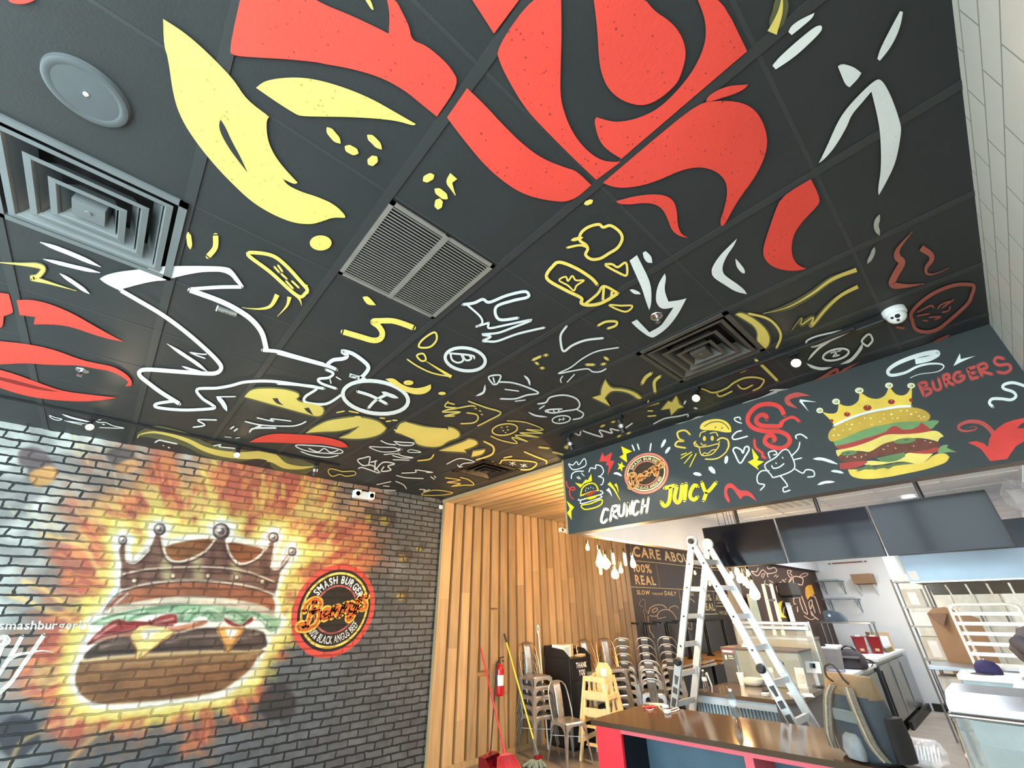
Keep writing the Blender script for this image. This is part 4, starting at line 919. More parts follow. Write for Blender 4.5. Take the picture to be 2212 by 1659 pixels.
FASCIA_ART = """
C k w 8: 112,206 148,216 180,186 200,214 246,160 256,220 155,256
S k w 9: 135,332 142,292 180,270 240,268
S k w 9: 286,275 302,240 342,246 346,216 390,226 410,270 386,308 366,312 408,330 402,375 386,386
S k w 7: 195,312 214,336;222,284 246,310;182,318 200,334
S k r 9: 94,354 104,400 150,430 166,412 136,404 120,440 132,490 156,504
L k v: 95,520 160,575 135,610 138,685 100,625 122,590
S k v 11: 215,476 226,420 260,386 310,370 345,386 366,430;212,480 290,450 366,432
L k v: 166,366 225,380 258,340 276,346 306,290 312,352 250,372 212,410
F k t: 248,466 272,482 312,470 358,436 330,432
S k w 9: 200,506 212,515 390,465 396,440 380,436
L k v: 240,500 300,510 340,495 372,466
S k w 8: 216,520 226,545 386,495 386,478
C k v 10: 222,560 300,545 390,510 396,545 350,575 280,592 240,590
S k w 5: 255,428 258,438;280,412 284,420;300,402 304,410;320,410 324,416;262,410 266,416
L k r: 400,110 420,145 485,105 468,178 505,180 445,305 456,222 430,215 440,186 374,186
L k v: 560,55 655,100 605,120 612,195 545,146 580,126
L k v: 568,186 576,216 598,228 572,236 570,272 552,246 530,254 545,226 532,200 556,210
S k w 12: 655,45 674,92;700,36 714,84;816,32 806,96
T k w 24: 940,-5 925,25 902,68
T k w 24: 980,62 960,85 938,118
T k w 20: 495,288 530,288 568,310
U k w 32: 445,420 465,445 482,482
U k v 32: 455,370 500,420 552,515
U k v 24: 510,378 528,405 538,450
S k c 22: 452,600 420,592 398,650 392,695 415,706 440,680
S k c 22: 468,690 488,570;488,572 525,563 530,595 485,632 525,668
S k c 22: 545,560 540,630 558,650 580,630 590,545
S k c 21: 607,650 620,540;620,540 640,635;640,635 657,525
S k c 22: 712,530 688,525 668,570 664,625 684,640 708,615
S k c 22: 733,625 750,510;778,620 795,498;742,570 787,558
S k v 31: 935,412 1018,390;985,402 970,530 930,565 905,532
S k v 31: 1036,402 1016,496 1040,536 1066,508 1082,386
S k v 31: 1102,516 1116,378
S k v 31: 1214,398 1185,390 1155,440 1150,488 1180,512 1212,490
S k v 31: 1250,366 1290,448 1370,366;1290,448 1266,516
F k r: 1480,540 1440,490 1440,410 1465,375 1500,368 1540,400 1575,435 1630,430 1680,460 1716,526 1650,475 1600,480 1580,510 1550,470 1510,410 1475,412 1460,450 1492,520
C k w 11: 1786,216 1880,150 1940,90 1990,96 2042,210 2010,270 1870,320 1840,300
S k w 11: 1832,160 1818,110 1870,95 1890,120 1862,130;1880,198 1886,204;1936,150 1942,158
S k w 11: 1845,220 1862,244 1910,234 1950,204
S k w 11: 1822,265 1760,266 1722,310 1730,370 1785,385 1748,430
S k w 11: 1920,310 1980,390 1945,410 1950,445 2002,430
S k w 11: 2045,250 2110,285 2140,256 2200,266 2206,310 2150,318
S k w 11: 2012,140 2070,80 2085,20;2030,172 2102,155
C k w 14: 1575,200 1530,120 1516,86 1540,66 1584,86 1600,114 1616,66 1645,60 1650,90 1620,140
L k v: 1675,70 1735,150 1720,175 1780,186 1720,226 1736,260 1640,190 1690,166
T k w 30: 1462,135 1458,170 1450,206
T k w 30: 1308,232 1335,260 1364,288
T k w 28: 1175,288 1210,292 1248,302
S k v 8: 1072,130 1120,112;1070,160 1162,104;1100,202 1165,124;1146,232 1202,118
F f y: 1300,1500 1310,1470 1350,1445 1420,1435 1480,1450 1515,1490 1517,1528 1480,1532 1400,1515 1320,1516
S f k 6: 1330,1490 1380,1462 1440,1458 1480,1480 1500,1510;1405,1500 1412,1490;1450,1505 1458,1495
E f y: 1333,1572 11 17;1386,1570 11 17
S f y 7: 1300,1560 1310,1532 1342,1522;1370,1537 1410,1530 1426,1556;1308,1602 1325,1618 1345,1612
S f y 12: 1236,1546 1200,1516 1150,1530 1160,1572 1192,1588 1150,1592 1136,1622 1204,1636
S f y 11: 1420,1585 1450,1568 1490,1580 1500,1620 1485,1655
S k y 11: 1474,20 1476,60 1455,105 1400,150 1345,166 1278,165
C k y 9: 1185,22 1190,50 1230,62 1300,56 1392,36 1378,80 1330,125 1258,135 1235,108 1225,66
S k y 8: 1255,130 1270,112 1300,118 1335,90 1365,84;1185,22 1200,12;1390,36 1402,14
S g r 30: 575,1252 545,1200 480,1178 395,1192 335,1250 330,1305 372,1345 450,1364 540,1366 600,1395 612,1440 565,1478 490,1470 445,1440 455,1402 492,1392 512,1415 500,1432
S g r 30: 455,1278 450,1258 420,1252 390,1272 388,1305 425,1326 490,1330 545,1328 560,1300
S g r 20: 540,1335 575,1290 635,1268 680,1298
S g r 18: 372,1420 380,1475 425,1512 428,1535 450,1548
T g d 34: 748,1120 665,1115 600,1138 605,1172 665,1207
U g w 18: 682,1155 735,1158 792,1165
U g w 18: 684,1155 712,1190 742,1228
S g w 8: 285,1310 248,1296 236,1276 268,1268 278,1285
S g w 10: 325,1398 240,1420 222,1402 250,1370 285,1360
S g w 10: 660,1415 655,1395 690,1385 732,1412
T g w 30: 62,1608 80,1625 104,1652
U g w 40: 1470,888 1560,870 1622,838 1600,825 1480,850 1350,900 1285,950 1305,982 1400,965 1480,925 1560,905 1640,905 1665,925 1620,958 1500,975 1435,1000
F g w: 1775,832 1780,872 1880,850 1790,888 1730,920
S l d 33: 1150,420 1175,480 1200,540;1150,420 1210,404 1226,438 1192,468 1258,470 1268,508 1210,540
S l d 33: 1285,392 1308,468 1350,480 1370,450 1345,362
S l d 33: 1392,342 1430,450;1390,338 1440,322 1458,358 1420,384 1505,430
S l d 33: 1572,300 1522,310 1500,360 1540,402 1598,372 1602,336 1556,348
S l d 33: 1640,270 1680,370;1640,270 1722,246;1660,318 1720,302;1680,370 1752,350
S l d 33: 1742,236 1790,340;1740,236 1808,212 1838,250 1776,286 1892,322
S l d 33: 2010,166 1940,152 1912,195 1960,230 2050,222 2078,268 2022,308 1942,298
S l w 30: 1895,650 1862,612 1890,572 1980,570 2080,580 2130,545 2100,500 2012,470 1998,440 2040,415 2120,410 2260,455
U l d 52: 1905,925 1850,860 1770,810 1660,800 1570,830 1550,868 1600,895 1690,890 1735,865 1700,848 1655,862
L l r: 1870,1200 1780,1080 1710,1040 1640,1012 1725,998 1800,1018 1848,1058 1860,980 1885,930 1940,870 2020,815 2110,785 2300,745 2330,1000 2212,1000 2130,1050 2080,1120 2040,1180
L l k: 2140,870 2180,825 2230,800 2330,780 2330,860
F l y: 165,700 230,720 300,720 330,690 335,610 380,640 460,645 520,610 545,570 545,500 580,520 640,560 720,575 780,555 820,520 845,440 880,490 920,530 990,540 1040,510 1070,440 1080,480 1070,640 980,645 800,660 620,700 450,760 290,835 250,780
F l g: 285,1005 400,960 560,895 720,845 880,818 1010,800 1160,800 1240,795 1290,785 1350,790 1345,815 1310,840 1300,860 1270,880 1180,860 1130,850 960,900 860,890 820,920 700,970 560,1010 450,1020 330,1055 300,1050
F l t: 305,1050 480,1010 640,960 820,905 830,880 900,835 960,870 1060,880 1140,860 1170,808 1230,850 1285,890 1150,918 1000,930 830,932 650,1005 480,1065 330,1085
F l g: 960,880 1000,830 1120,810 1160,815 1130,860 1050,885
F l e: 310,1090 480,1060 680,990 820,925 1000,930 1180,915 1290,890 1350,900 1400,950 1360,965 1340,1005 1300,990 1200,970 1100,965 960,985 830,1010 760,1040 660,1115 560,1095 450,1100 370,1120 330,1155 310,1120
F l n: 430,1285 560,1270 720,1265 900,1225 1060,1205 1200,1200 1200,1240 900,1290 520,1330
F l e: 1020,1110 1130,1125 1290,1125 1220,1200 1150,1240 1060,1215 960,1200 700,1250 560,1230 640,1190 800,1210 950,1200
F l p: 330,1160 380,1110 500,1100 640,1120 760,1040 850,1005 960,985 1100,970 1250,985 1340,1010 1365,1040 1300,1120 1200,1130 1050,1110 900,1130 750,1150 620,1185 470,1210 360,1205
E l q: 1005,995 112 28 -6;440,1118 82 25 -6
E l k: 1020,985 30 4 -4;430,1118 25 4
F l q: 715,1170 850,1140 1000,1112 1012,1150 950,1190 850,1212 760,1205
F l t: 345,1222 480,1205 622,1195 626,1215 560,1255 430,1282 350,1282
F l t: 1060,1108 1230,1090 1300,1060 1362,1068 1330,1112 1200,1130
F l g: 1350,1060 1400,1035 1445,1035 1430,1065 1530,1110 1450,1108 1380,1122 1338,1120
F l y: 430,1285 560,1285 720,1285 900,1248 1060,1230 1200,1225 1300,1130 1420,1118 1458,1160 1430,1210 1360,1240 1200,1290 1000,1330 800,1370 620,1386 500,1370 450,1340
S l n 26: 525,1295 600,1270 640,1248 700,1276 780,1252 840,1266 900,1226
F l b: 225,960 240,900 290,850 430,785 620,725 820,680 960,655 1100,655 1200,680 1260,725 1265,760 1240,795 1170,800 1000,800 860,820 700,850 540,900 400,965 290,1005 250,1000
S l w 24: 288,840 420,778 560,728 700,692 850,664 960,648 1068,645
E l c: 145,688 34 28;310,598 40 30;545,486 44 30;846,435 40 29;1070,437 40 28
E l g: 147,688 18 14;312,598 20 14;548,486 22 14;848,435 20 13;1072,437 20 13
E l c: 143,685 9 7;308,595 10 8;542,482 11 8;842,431 10 8;1066,434 10 8
E l m: 422,727 32 23;627,661 42 29;870,600 35 25;1068,583 20 18;265,792 19 17
E l c: 427,715 5 4;628,644 6 5;872,586 5 4
E l s: 295,880 9 7;330,935 8 6;285,940 10 8;345,940 8 7;380,890 9 6;450,875 10 7;470,830 11 7;420,828 8 6;550,815 7 5;600,765 8 7;660,768 9 8;672,830 8 5;790,725 7 5;755,800 8 6;795,770 9 6;870,727 12 10;880,768 8 6;932,765 10 8;965,692 10 7;1028,690 11 7;1070,725 14 10;1120,705 9 6;1148,745 12 8;1200,752 12 8;1170,770 9 6
S l c 6: 780,1075 800,1085;830,1045 840,1050;905,1065 920,1075;1090,1045 1100,1050;1205,990 1215,995;1255,1015 1275,1010;560,1165 575,1150;430,1150 415,1165;490,1155 515,1165;605,1140 615,1135
T l w 30: 78,1178 180,1182 328,1232
T l w 26: 258,1300 320,1305 388,1322
T l w 26: 122,1440 200,1415 298,1410
"""
mb = MB()
x1 = XF + .13
mb.quad((XF, YT, ZF), (XF, YP, ZF), (XF, YP, H), (XF, YT, H), 0)                         # painted front
mb.quad((XF, YT, ZF), (x1, YT, ZF), (x1, YP - .1, ZF), (XF, YP, ZF), FI['u'])            # underside
mb.quad((x1, YT, ZF), (x1, YT, H), (x1, YP - .1, H), (x1, YP - .1, ZF), FI['z'])         # white back
mb.quad((XF, YP, ZF), (KX, YP, ZF), (KX, YP - .1, ZF), (x1, YP - .1, ZF), FI['u'])       # return underside
mb.quad((x1, YP - .1, ZF), (KX, YP - .1, ZF), (KX, YP - .1, H), (x1, YP - .1, H), FI['z'])
mb.quad((XF, YP, ZF), (XF, YP, H), (KX, YP, H), (KX, YP, ZF), FI['b'])
fp = Paint(mb, dict(x=XF), .0015, FI)
fp.run(FASCIA_ART)
emblem(mb, lambda x, y, l: Vector((XF - .003 - .0006 * l, 1.453 - x * 1.22, 2.915 + y)), .196,
       dict(r=14, k=13, y=15, p=14, w=15, a=16, o=17), False, .20)
struct('wall_bulkhead', mb, FM)

# timber slats: up the wall and across the ceiling of the side aisle
M_WOOD = mat('cedar_slat', lin((178, 150, 110)), .5, 0, .16, 2.2, .1, 40, islands=.2, stretch=(7, 7, .7))
M_WOODC = mat('cedar_ceiling_slat', lin((178, 150, 110)), .5, 0, .16, 2.2, .1, 40, islands=.2, stretch=(7, .7, 7))
M_WOODB = mat('stained_backing_board', lin((168, 126, 80)), .7, 0, .15, 5)
mb = MB(); mb.box((4.5, 5.045, 0), (9.35, 5.2, H), 1)
k = 0; rs = random.Random(3)
while 4.5 + k * .188 < 9.3:
    x = 4.5 + k * .188; z = 0.0
    cuts = sorted(rs.uniform(.3, 3.0) for _ in range(rs.choice([0, 1, 1, 2])))
    for a, b in zip([0.06] + cuts, cuts + [H - .045]):
        if b - a > .1: mb.box((x, 5.0, a + .0008), (x + .14, 5.05, b - .0008), 0)
    k += 1
mb.box((4.5, 4.995, 0), (9.35, 5.05, .06), 0)
struct('wall_timber', mb, [M_WOOD, M_WOODB])
mb = MB(); mb.box((4.46, YP, H), (15.5, 5.05, H + .1), 1)
for k in range(26):
    x = 4.5 + k * .188; c = rs.uniform(2.9, 4.6)
    mb.box((x, YP, H - .045), (x + .14, c - .0008, H + .001), 0); mb.box((x, c + .0008, H - .045), (x + .14, 5.0, H + .001), 0)
mb.box((4.455, YP, H - .05), (4.48, 5.06, H), 0)
struct('ceiling_timber', mb, [M_WOODC, M_WOODB])
mb = MB(); mb.box((4.465, 4.996, 0), (4.498, 5.058, H), 0); mb.box((XF - .004, YP - .004, ZF), (XF + .03, YP + .02, H), 0)
struct('trim_1', mb, M_WOOD)

# text wall further down the aisle
TM = [mat('brown_chalk_wall', lin((72, 52, 40)), .6), mat('cream_lettering', lin((240, 206, 150)), .6)]
TI = dict(w=1)
YM = 5.02
mb = MB(); mb.box((9.32, YM, 0), (15.5, YM + .15, H), 0)
tp = Paint(mb, dict(y=YM), .004, TI)
def tq(s, bl, br, tl, tr, fr='m', y=None, **k):
    q = [hit(*to_px(fr, [t])[0], y=YM - .005) for t in (bl, br, tl, tr)]
    text_quad(mb, s, *q, 1, **k)
tq('CARE ABOUT', (282, 410), (1640, 590), (270, 190), (1570, 395), bold=.03)
tq('100%', (296, 750), (690, 785), (290, 590), (640, 590), bold=.02)
tq('REAL', (335, 1020), (785, 1045), (305, 815), (735, 860), bold=.03)
tq('SLOW', (365, 1245), (640, 1255), (355, 1150), (640, 1165), bold=.03)
tq('roasted', (690, 1257), (925, 1262), (683, 1180), (920, 1190), bold=.0)
tq('DAILY', (965, 1262), (1215, 1272), (955, 1170), (1215, 1185), bold=.03)
tq('100%', (1760, 1375), (1985, 1380), (1755, 1230), (1950, 1240), bold=.02)
tq('REAL', (1790, 1590), (2060, 1590), (1760, 1440), (2030, 1435), bold=.03)
tq('SHARE', (1425, 1275), (1600, 1275), (1415, 1205), (1590, 1205), bold=.02)
tq('AUTHENTIC', (285, 600), (560, 600), (280, 515), (550, 520), fr='o', bold=.02)
tq('VEGETARIAN', (330, 780), (600, 790), (322, 735), (590, 735), fr='o', bold=.0)
tp.run("""
S m w 12: 350,520 900,570 1400,630 1900,700 2200,735
S m w 12: 225,1085 800,1110 1400,1140 2200,1190
S n w 3: 720,975 740,925 775,912 795,940 790,1000 800,1040 830,1080;720,975 745,990 760,1010;770,1030 790,1120 800,1170
S n w 8: 830,1085 850,1020 900,985 960,975 1010,985 1050,1020;850,1105 925,1110 960,1060 1010,1035 1060,1035 1110,1060 1150,1110 1170,1150
S n w 7: 1075,1040 1090,1010 1130,990 1170,995 1190,1020;830,1180 825,1110;940,1110 950,1140 1040,1120
S n w 9: 1290,930 1325,900 1385,945;1300,1190 1340,1180 1350,1270 1300,1250;840,1220 850,1290 880,1330 900,1370
S o w 10: 300,628 565,632;285,672 600,680;100,780 310,775
C m w 14: 690,1590 780,1540 800,1590 710,1640
""")
for x0, y0, x1_, y1_, fr, n in ((770, 600, 850, 1060, 'm', 14), (1265, 1160, 1310, 1420, 'm', 9), (2010, 1190, 2070, 1640, 'm', 13), (1745, 1545, 1760, 1650, 'm', 4)):
    for i in range(n):
        tp.run('E %s w: %.1f,%.1f 8 8' % (fr, x0 + (x1_ - x0) * i / (n - 1), y0 + (y1_ - y0) * i / (n - 1)))
struct('wall_lettered', mb, TM)
mb = MB(); mb.box((15.4, YP, 0), (15.5, YM, H)); struct('wall_aisle_end', mb, mat('brown_end_wall', lin((70, 52, 42)), .6))

# partition between aisle and kitchen, dark side with chalk drawings
PM = [mat('brown_partition_paint', lin((70, 46, 30)), .6), mat('chalk_drawing', lin((236, 196, 168)), .6), mat('orange_drawing', lin((240, 170, 50)), .6), mat('yellow_drawing', lin((242, 214, 84)), .6)]
mb = MB(); mb.box((8.55, YP, 0), (KX, YP + .1, ZF), 0)
pp = Paint(mb, dict(y=YP), .004, dict(w=1, o=2, y=3, k=0))
pp.run("""
S o w 13: 845,165 820,215 752,210 835,270 900,190 970,240 1085,215 1060,160 985,180 965,150
S o w 11: 890,290 895,250 930,245 905,300;960,240 975,290;1055,280 1085,255;1085,290 1110,268
S o w 11: 935,330 930,370 990,400 1010,440;985,330 1040,360;1000,370 1030,385;1220,310 1200,320
S o w 14: 1105,490 1085,430 1100,380 1150,350;1165,320 1210,370 1170,390 1180,370;1140,480 1165,465 1210,490;1200,420 1250,450
C o w 11: 1232,205 1285,205 1265,240 1290,260 1285,320 1250,355 1275,300 1250,270
C o w 13: 1310,285 1430,300 1425,390 1355,375 1330,410
C o w 11: 1390,290 1440,240 1505,240 1470,275
F o o: 1465,470 1470,420 1510,390 1555,390 1575,450 1595,515 1540,530 1500,590 1475,540
S o w 14: 1540,535 1590,545 1620,610 1670,770;1515,620 1550,590 1560,640 1540,720 1560,800;1515,620 1530,700 1580,800 1640,850;1560,640 1600,760
S o w 12: 1310,560 1320,640 1345,640;1340,560 1390,560 1400,620 1440,730;1360,680 1370,750;1420,540 1500,770 1445,745;1305,570 1330,565
F o y: 1172,598 1110,620 1082,690 1090,750 1120,800 1160,825 1222,825 1170,780 1145,720 1150,660
S o w 10: 1180,780 1185,710 1210,670;1200,655 1210,670;1235,640 1245,665;1280,680 1295,668;1455,800 1540,850 1600,830
""")
struct('wall_partition', mb, PM)
mb = MB(); mb.box((8.45, YP - .02, 0), (8.62, YP + .14, ZF)); struct('trim_2', mb, mat('grey_partition_end', lin((120, 116, 108)), .6))

# kitchen shell
mb = MB(); mb.box((KX, 1.15, 0), (KX + .15, YP, H)); mb.box((KX + .15, 1.15, 0), (16, 1.3, H))
struct('wall_kitchen_back', mb, M_WHITE)
mb = MB(); mb.box((16, YT - .1, 0), (16.1, 1.3, H)); struct('wall_kitchen_far', mb, mat('cream_wall_panel', lin((214, 210, 196)), .6))
M_KC = mat('white_ceiling_tile', lin((236, 237, 238)), .8, 0, .04, 30)
mb = MB(); mb.box((x1, YT, KZ + .01), (16, YP, KZ + .1), 0)
for i in range(20):
    x = x1 + .61 * i
    mb.box((x - .012, YT, KZ), (x + .012, YP, KZ + .012), 0)
for j in range(6): mb.box((x1, YT + .61 * j - .012, KZ), (16, YT + .61 * j + .012, KZ + .012), 0)
struct('ceiling_kitchen', mb, M_KC)
mb = MB(); mb.box((7.4, YT - .02, 0), (16, 1.42, .012)); struct('floor_kitchen', mb, mat('brown_quarry_tile', lin((166, 154, 142)), .4, 0, .12, 4))
mb = MB(); mb.box((11.2, 1.34, .012), (KX, 1.385, .12)); mb.box((KX - .05, 1.08, .012), (KX - .002, 1.3, .13)); mb.box((KX, 1.09, .012), (15.9, 1.148, .13))
struct('baseboard_kitchen', mb, mat('black_cove_base', lin((28, 26, 26)), .5))

# ------------------------------------------------------------------ object materials
STEEL = mat('brushed_stainless_steel', lin((152, 158, 165)), .28, 1, .08, 3, .03, 80, stretch=(1, 1, 14))
GALV = mat('galvanised_chair_steel', lin((176, 174, 170)), .34, .7, .14, 12)
GUNM = mat('gunmetal_chair_steel', lin((126, 130, 136)), .38, .7, .14, 12)
WREFL = mat('warm_reflection_steel', lin((186, 150, 112)), .32, .8, .12, 12)  # warm reflections on the steel put into its colour
ALU = mat('ladder_aluminium', lin((198, 205, 208)), .38, .75, .06, 10)
BLACKP = mat('black_plastic', lin((30, 30, 31)), .4, 0, .1)
BLACKM = mat('black_painted_metal', lin((34, 34, 35)), .42, .2, .1)
GREYM = mat('grey_painted_vent', lin((104, 110, 112)), .5, .1, .1, 4)
SPKM = mat('speaker_grey_paint', lin((78, 84, 87)), .5, 0, .08)
DKVENT = mat('dark_vent_metal', lin((78, 74, 68)), .5, .1, .15, 6)
VOID = mat('dark_duct_and_blade_shade', lin((22, 20, 19)), .8, 0, .2)
SLAT_ = mat('grille_blade_metal', lin((158, 156, 150)), .4, .5, .08)
WHITEP = mat('white_plastic', lin((236, 238, 238)), .4, 0, .03)
PALE = mat('pale_laminate', lin((206, 204, 192)), .5)
REDP = mat('red_plastic', lin((206, 50, 60)), .42, 0, .08)
REDX = mat('extinguisher_red', lin((190, 20, 30)), .25, 0, .06, coat=.4)
REDC = mat('counter_red_laminate', lin((238, 44, 60)), .4, 0, .04)
PINK = mat('counter_edge_rose', lin((226, 98, 112)), .45, 0, .04)
TOPB = mat('glossy_brown_countertop', lin((76, 60, 44)), .12, 0, .06, 5, spec=.2)
TOPD = mat('dark_brown_countertop', lin((92, 78, 66)), .12, 0, .06, 5, coat=.4)
SLATE = mat('slate_blue_panel', lin((70, 98, 116)), .5, 0, .12, 4)
NAVYB = mat('black_cubby_panel', lin((18, 18, 24)), .5)
PINE = mat('raw_pine', lin((222, 198, 150)), .55, 0, .12, 4, .05, 40, islands=.06, stretch=(6, 6, 1))
OAK = mat('table_top_wood', lin((206, 160, 96)), .45, 0, .15, 4, stretch=(1, 6, 6))
YELP = mat('yellow_handle', lin((236, 208, 60)), .4)
MOPG = mat('grey_mop_yarn', lin((128, 146, 142)), .9, 0, .25, 40, .5, 60)
CARD = mat('brown_cardboard', lin((150, 120, 92)), .8, 0, .08, 5)
CARDL = mat('light_cardboard', lin((196, 172, 136)), .8, 0, .08, 5)
CLEAR = mat('clear_glass_sheet', lin((225, 240, 238)), .02, 0, 0, alpha=.16)
CLEARB = mat('clear_plastic_bottle', (1, 1, 1), .05, 0, 0, trans=1.0, ior=1.2)
CLEARP = mat('clear_plastic_film', lin((232, 234, 240)), .2, 0, .1, 6, .4, 20, alpha=.3)
SCREEN = mat('switched_off_screen', lin((12, 15, 24)), .1, 0, .05, 2, spec=.22)
BULB = mat('glowing_amber_bulb', lin((255, 200, 110)), .3, 0, 0, emit=(1.0, .56, .17), es=8)
LENS = mat('lit_spot_lens', lin((255, 220, 170)), .3, 0, 0, emit=(1.0, .72, .38), es=18)
LEDW = mat('lit_white_lens', (1, 1, 1), .3, 0, 0, emit=(.95, .98, 1.0), es=20)
NICK = mat('chrome_trim', lin((220, 222, 226)), .12, 1, .03)
CANV = mat('khaki_canvas', lin((128, 108, 82)), .85, 0, .15, 9, .3, 120)
GREYC = mat('grey_blue_canvas', lin((64, 72, 80)), .85, 0, .15, 7, .3, 120)
STRAP = mat('grey_webbing', lin((120, 114, 102)), .8, 0, .2, 60)
NAVY = mat('navy_cloth', lin((38, 36, 78)), .8, 0, .2, 14, .3, 60)
CHARC = mat('charcoal_cloth', lin((62, 58, 62)), .85, 0, .25, 8, .5, 30)
ENAM = mat('white_enamel', lin((230, 230, 222)), .3, 0, .05)
MAROON = mat('maroon_plastic', lin((128, 22, 30)), .3, 0, .1)
CORR = mat('corrugated_galvanised_sheet', lin((178, 196, 208)), .35, .7, .1, 5)
TRIMB = mat('pale_blue_metal_trim', lin((186, 204, 218)), .35, .5, .05)
GREYL = mat('grey_laminate', lin((104, 104, 104)), .5, 0, .08)

# ------------------------------------------------------------------ ceiling fixtures
def diffuser(cx, cy, s, m, label, group, lift=.0):
    t = thing('air_diffuser', label, 'vent', (cx, cy, H), 0, group)
    h = s / 2
    mb = MB()
    for a, b in (((-h, -h), (h, -h + .03)), ((-h, h - .03), (h, h)), ((-h, -h), (-h + .03, h)), ((h - .03, -h), (h, h))):
        mb.box((a[0], a[1], -.012), (b[0], b[1], .02))
    mb.build('frame', m, t)
    mb = MB(); mb.box((-h + .005, -h + .005, .12), (h - .005, h - .005, .14))
    for sx in (-1, 1): mb.box((sx * (h - .012), -h + .005, .015), (sx * (h - .006), h - .005, .13)); mb.box((-h + .005, sx * (h - .012), .015), (h - .005, sx * (h - .006), .13))
    mb.build('duct_lining', VOID, t)
    for k, (o, i_) in enumerate(((.78, .60), (.54, .38), (.32, .18))):
        o *= h; i_ *= h; z0 = -.016 - .006 * k; r = .022
        mb = MB()
        def sq(q, z): return [(-q, -q, z), (q, -q, z), (q, q, z), (-q, q, z)]
        vs = sq(o + r, z0 + .002) + sq(o, z0) + sq(i_, z0 + .075) + sq(i_ - .004, z0 + .08) + sq(o - .012, z0 + .008)
        fs = [(a * 4 + j, a * 4 + (j + 1) % 4, (a + 1) * 4 + (j + 1) % 4, (a + 1) * 4 + j) for a in range(4) for j in range(4)]
        mb.add(vs, fs); mb.build('louvre', m, t)
    mb = MB(); q = h * .17; mb.box((-q, -q, -.03), (q, q, .05)); mb.lathe([(0, -.036), (.01, -.036), (.012, -.03)], n=12); mb.build('centre_plate', m, t)
    return t
diffuser(.305, 1.525, .61, GREYM, 'large grey square air diffuser beside the round speaker disc', 'square ceiling diffusers')
diffuser(3.355, .305, .61, DKVENT, 'dark square air diffuser next to the long track rail', 'square ceiling diffusers')
diffuser(3.965, 3.355, .61, BLACKM, 'black square air diffuser close to the timber slats', 'square ceiling diffusers')

t = thing('return_grille', 'square return air grille with close parallel blades and a centre bar', 'vent', (1.525, .915, H))
mb = MB(); h = .285
for a, b in (((-h, -h), (h, -h + .02)), ((-h, h - .02), (h, h)), ((-h, -h), (-h + .02, h)), ((h - .02, -h), (h, h))): mb.box((a[0], a[1], -.008), (b[0], b[1], .02))
mb.build('frame', SLAT_, t)
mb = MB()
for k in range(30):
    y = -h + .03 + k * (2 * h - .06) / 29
    mb.box((-h + .015, y - .003, -.007), (h - .015, y + .003, -.004), 0); mb.box((-h + .015, y - .001, -.004), (h - .015, y + .001, .024), 1)  # upright blade faces coloured dark in place of the shade on them
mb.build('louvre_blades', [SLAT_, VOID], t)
mb = MB(); mb.box((-.012, -h, -.010), (.012, h, .016)); mb.build('centre_bar', SLAT_, t)
mb = MB(); mb.box((-.303, -.303, .06), (.303, .303, .07)); mb.box((-.303, -.303, 0), (-h + .001, .303, .012)); mb.box((h - .001, -.303, 0), (.303, .303, .012)); mb.box((-.303, -.303, 0), (.303, -h + .001, .012)); mb.box((-.303, h - .001, 0), (.303, .303, .012)); mb.build('duct_lining', VOID, t)

t = thing('ceiling_speaker', 'round grey ceiling speaker with a small white centre screw', 'speaker', (.292, .932, H))
MB().lathe([(.085, -.012), (.097, -.016), (.108, -.012), (.112, 0)], n=48).build('rim', SPKM, t, True)
MB().lathe([(0, -.012), (.05, -.013), (.086, -.012), (.088, -.008)], n=48).build('speaker_grille', SPKM, t, True)
MB().lathe([(0, -.019), (.004, -.019), (.007, -.016), (.008, -.011)], n=16).build('screw', WHITEP, t, True)

def sprinkler(u, v, label, m):
    p = hit(u, v, z=H); t = thing('sprinkler_head', label, 'sprinkler', (p.x, p.y, H), 0, 'ceiling sprinklers')
    MB().lathe([(0, -.004), (.022, -.006), (.036, -.004), (.038, 0)], n=28).build('escutcheon', m, t, True)
    mb = MB(); mb.lathe([(.009, 0), (.009, -.02)], n=12); mb.tube([(-.009, 0, -.018), (-.014, 0, -.03), (-.004, 0, -.044)], .0025, n=6); mb.tube([(.009, 0, -.018), (.014, 0, -.03), (.004, 0, -.044)], .0025, n=6); mb.build('frame_arms', NICK, t, True)
    mb = MB(); mb.lathe([(0, -.044), (.016, -.044), (.016, -.047), (0, -.047)], n=16); mb.build('deflector', NICK, t)
sprinkler(1418, 683, 'silver sprinkler head beside the painted white hook shape', NICK)
sprinkler(178, 800, 'silver sprinkler head above the lower red painted flame', NICK)
sprinkler(863, 971, 'small sprinkler head among white triangle doodles', NICK)

p = hit(492, 670, z=H); t = thing('metal_bracket', 'flat grey metal plate fixed to the black ceiling', 'bracket', (p.x, p.y, H), -.05)
mb = MB(); mb.box((-.048, -.012, -.02), (.048, .012, 0), 0, .002); mb.build('plate', SLAT_, t)
mb = MB(); mb.box((-.052, -.013, -.024), (-.046, .013, 0)); mb.build('end_tab', WHITEP, t)
for x in (-.01, .005, .035): MB().lathe([(0, -.023), (.003, -.022), (.003, -.02)], (x, 0, 0), n=8).build('screw', BLACKM, t)

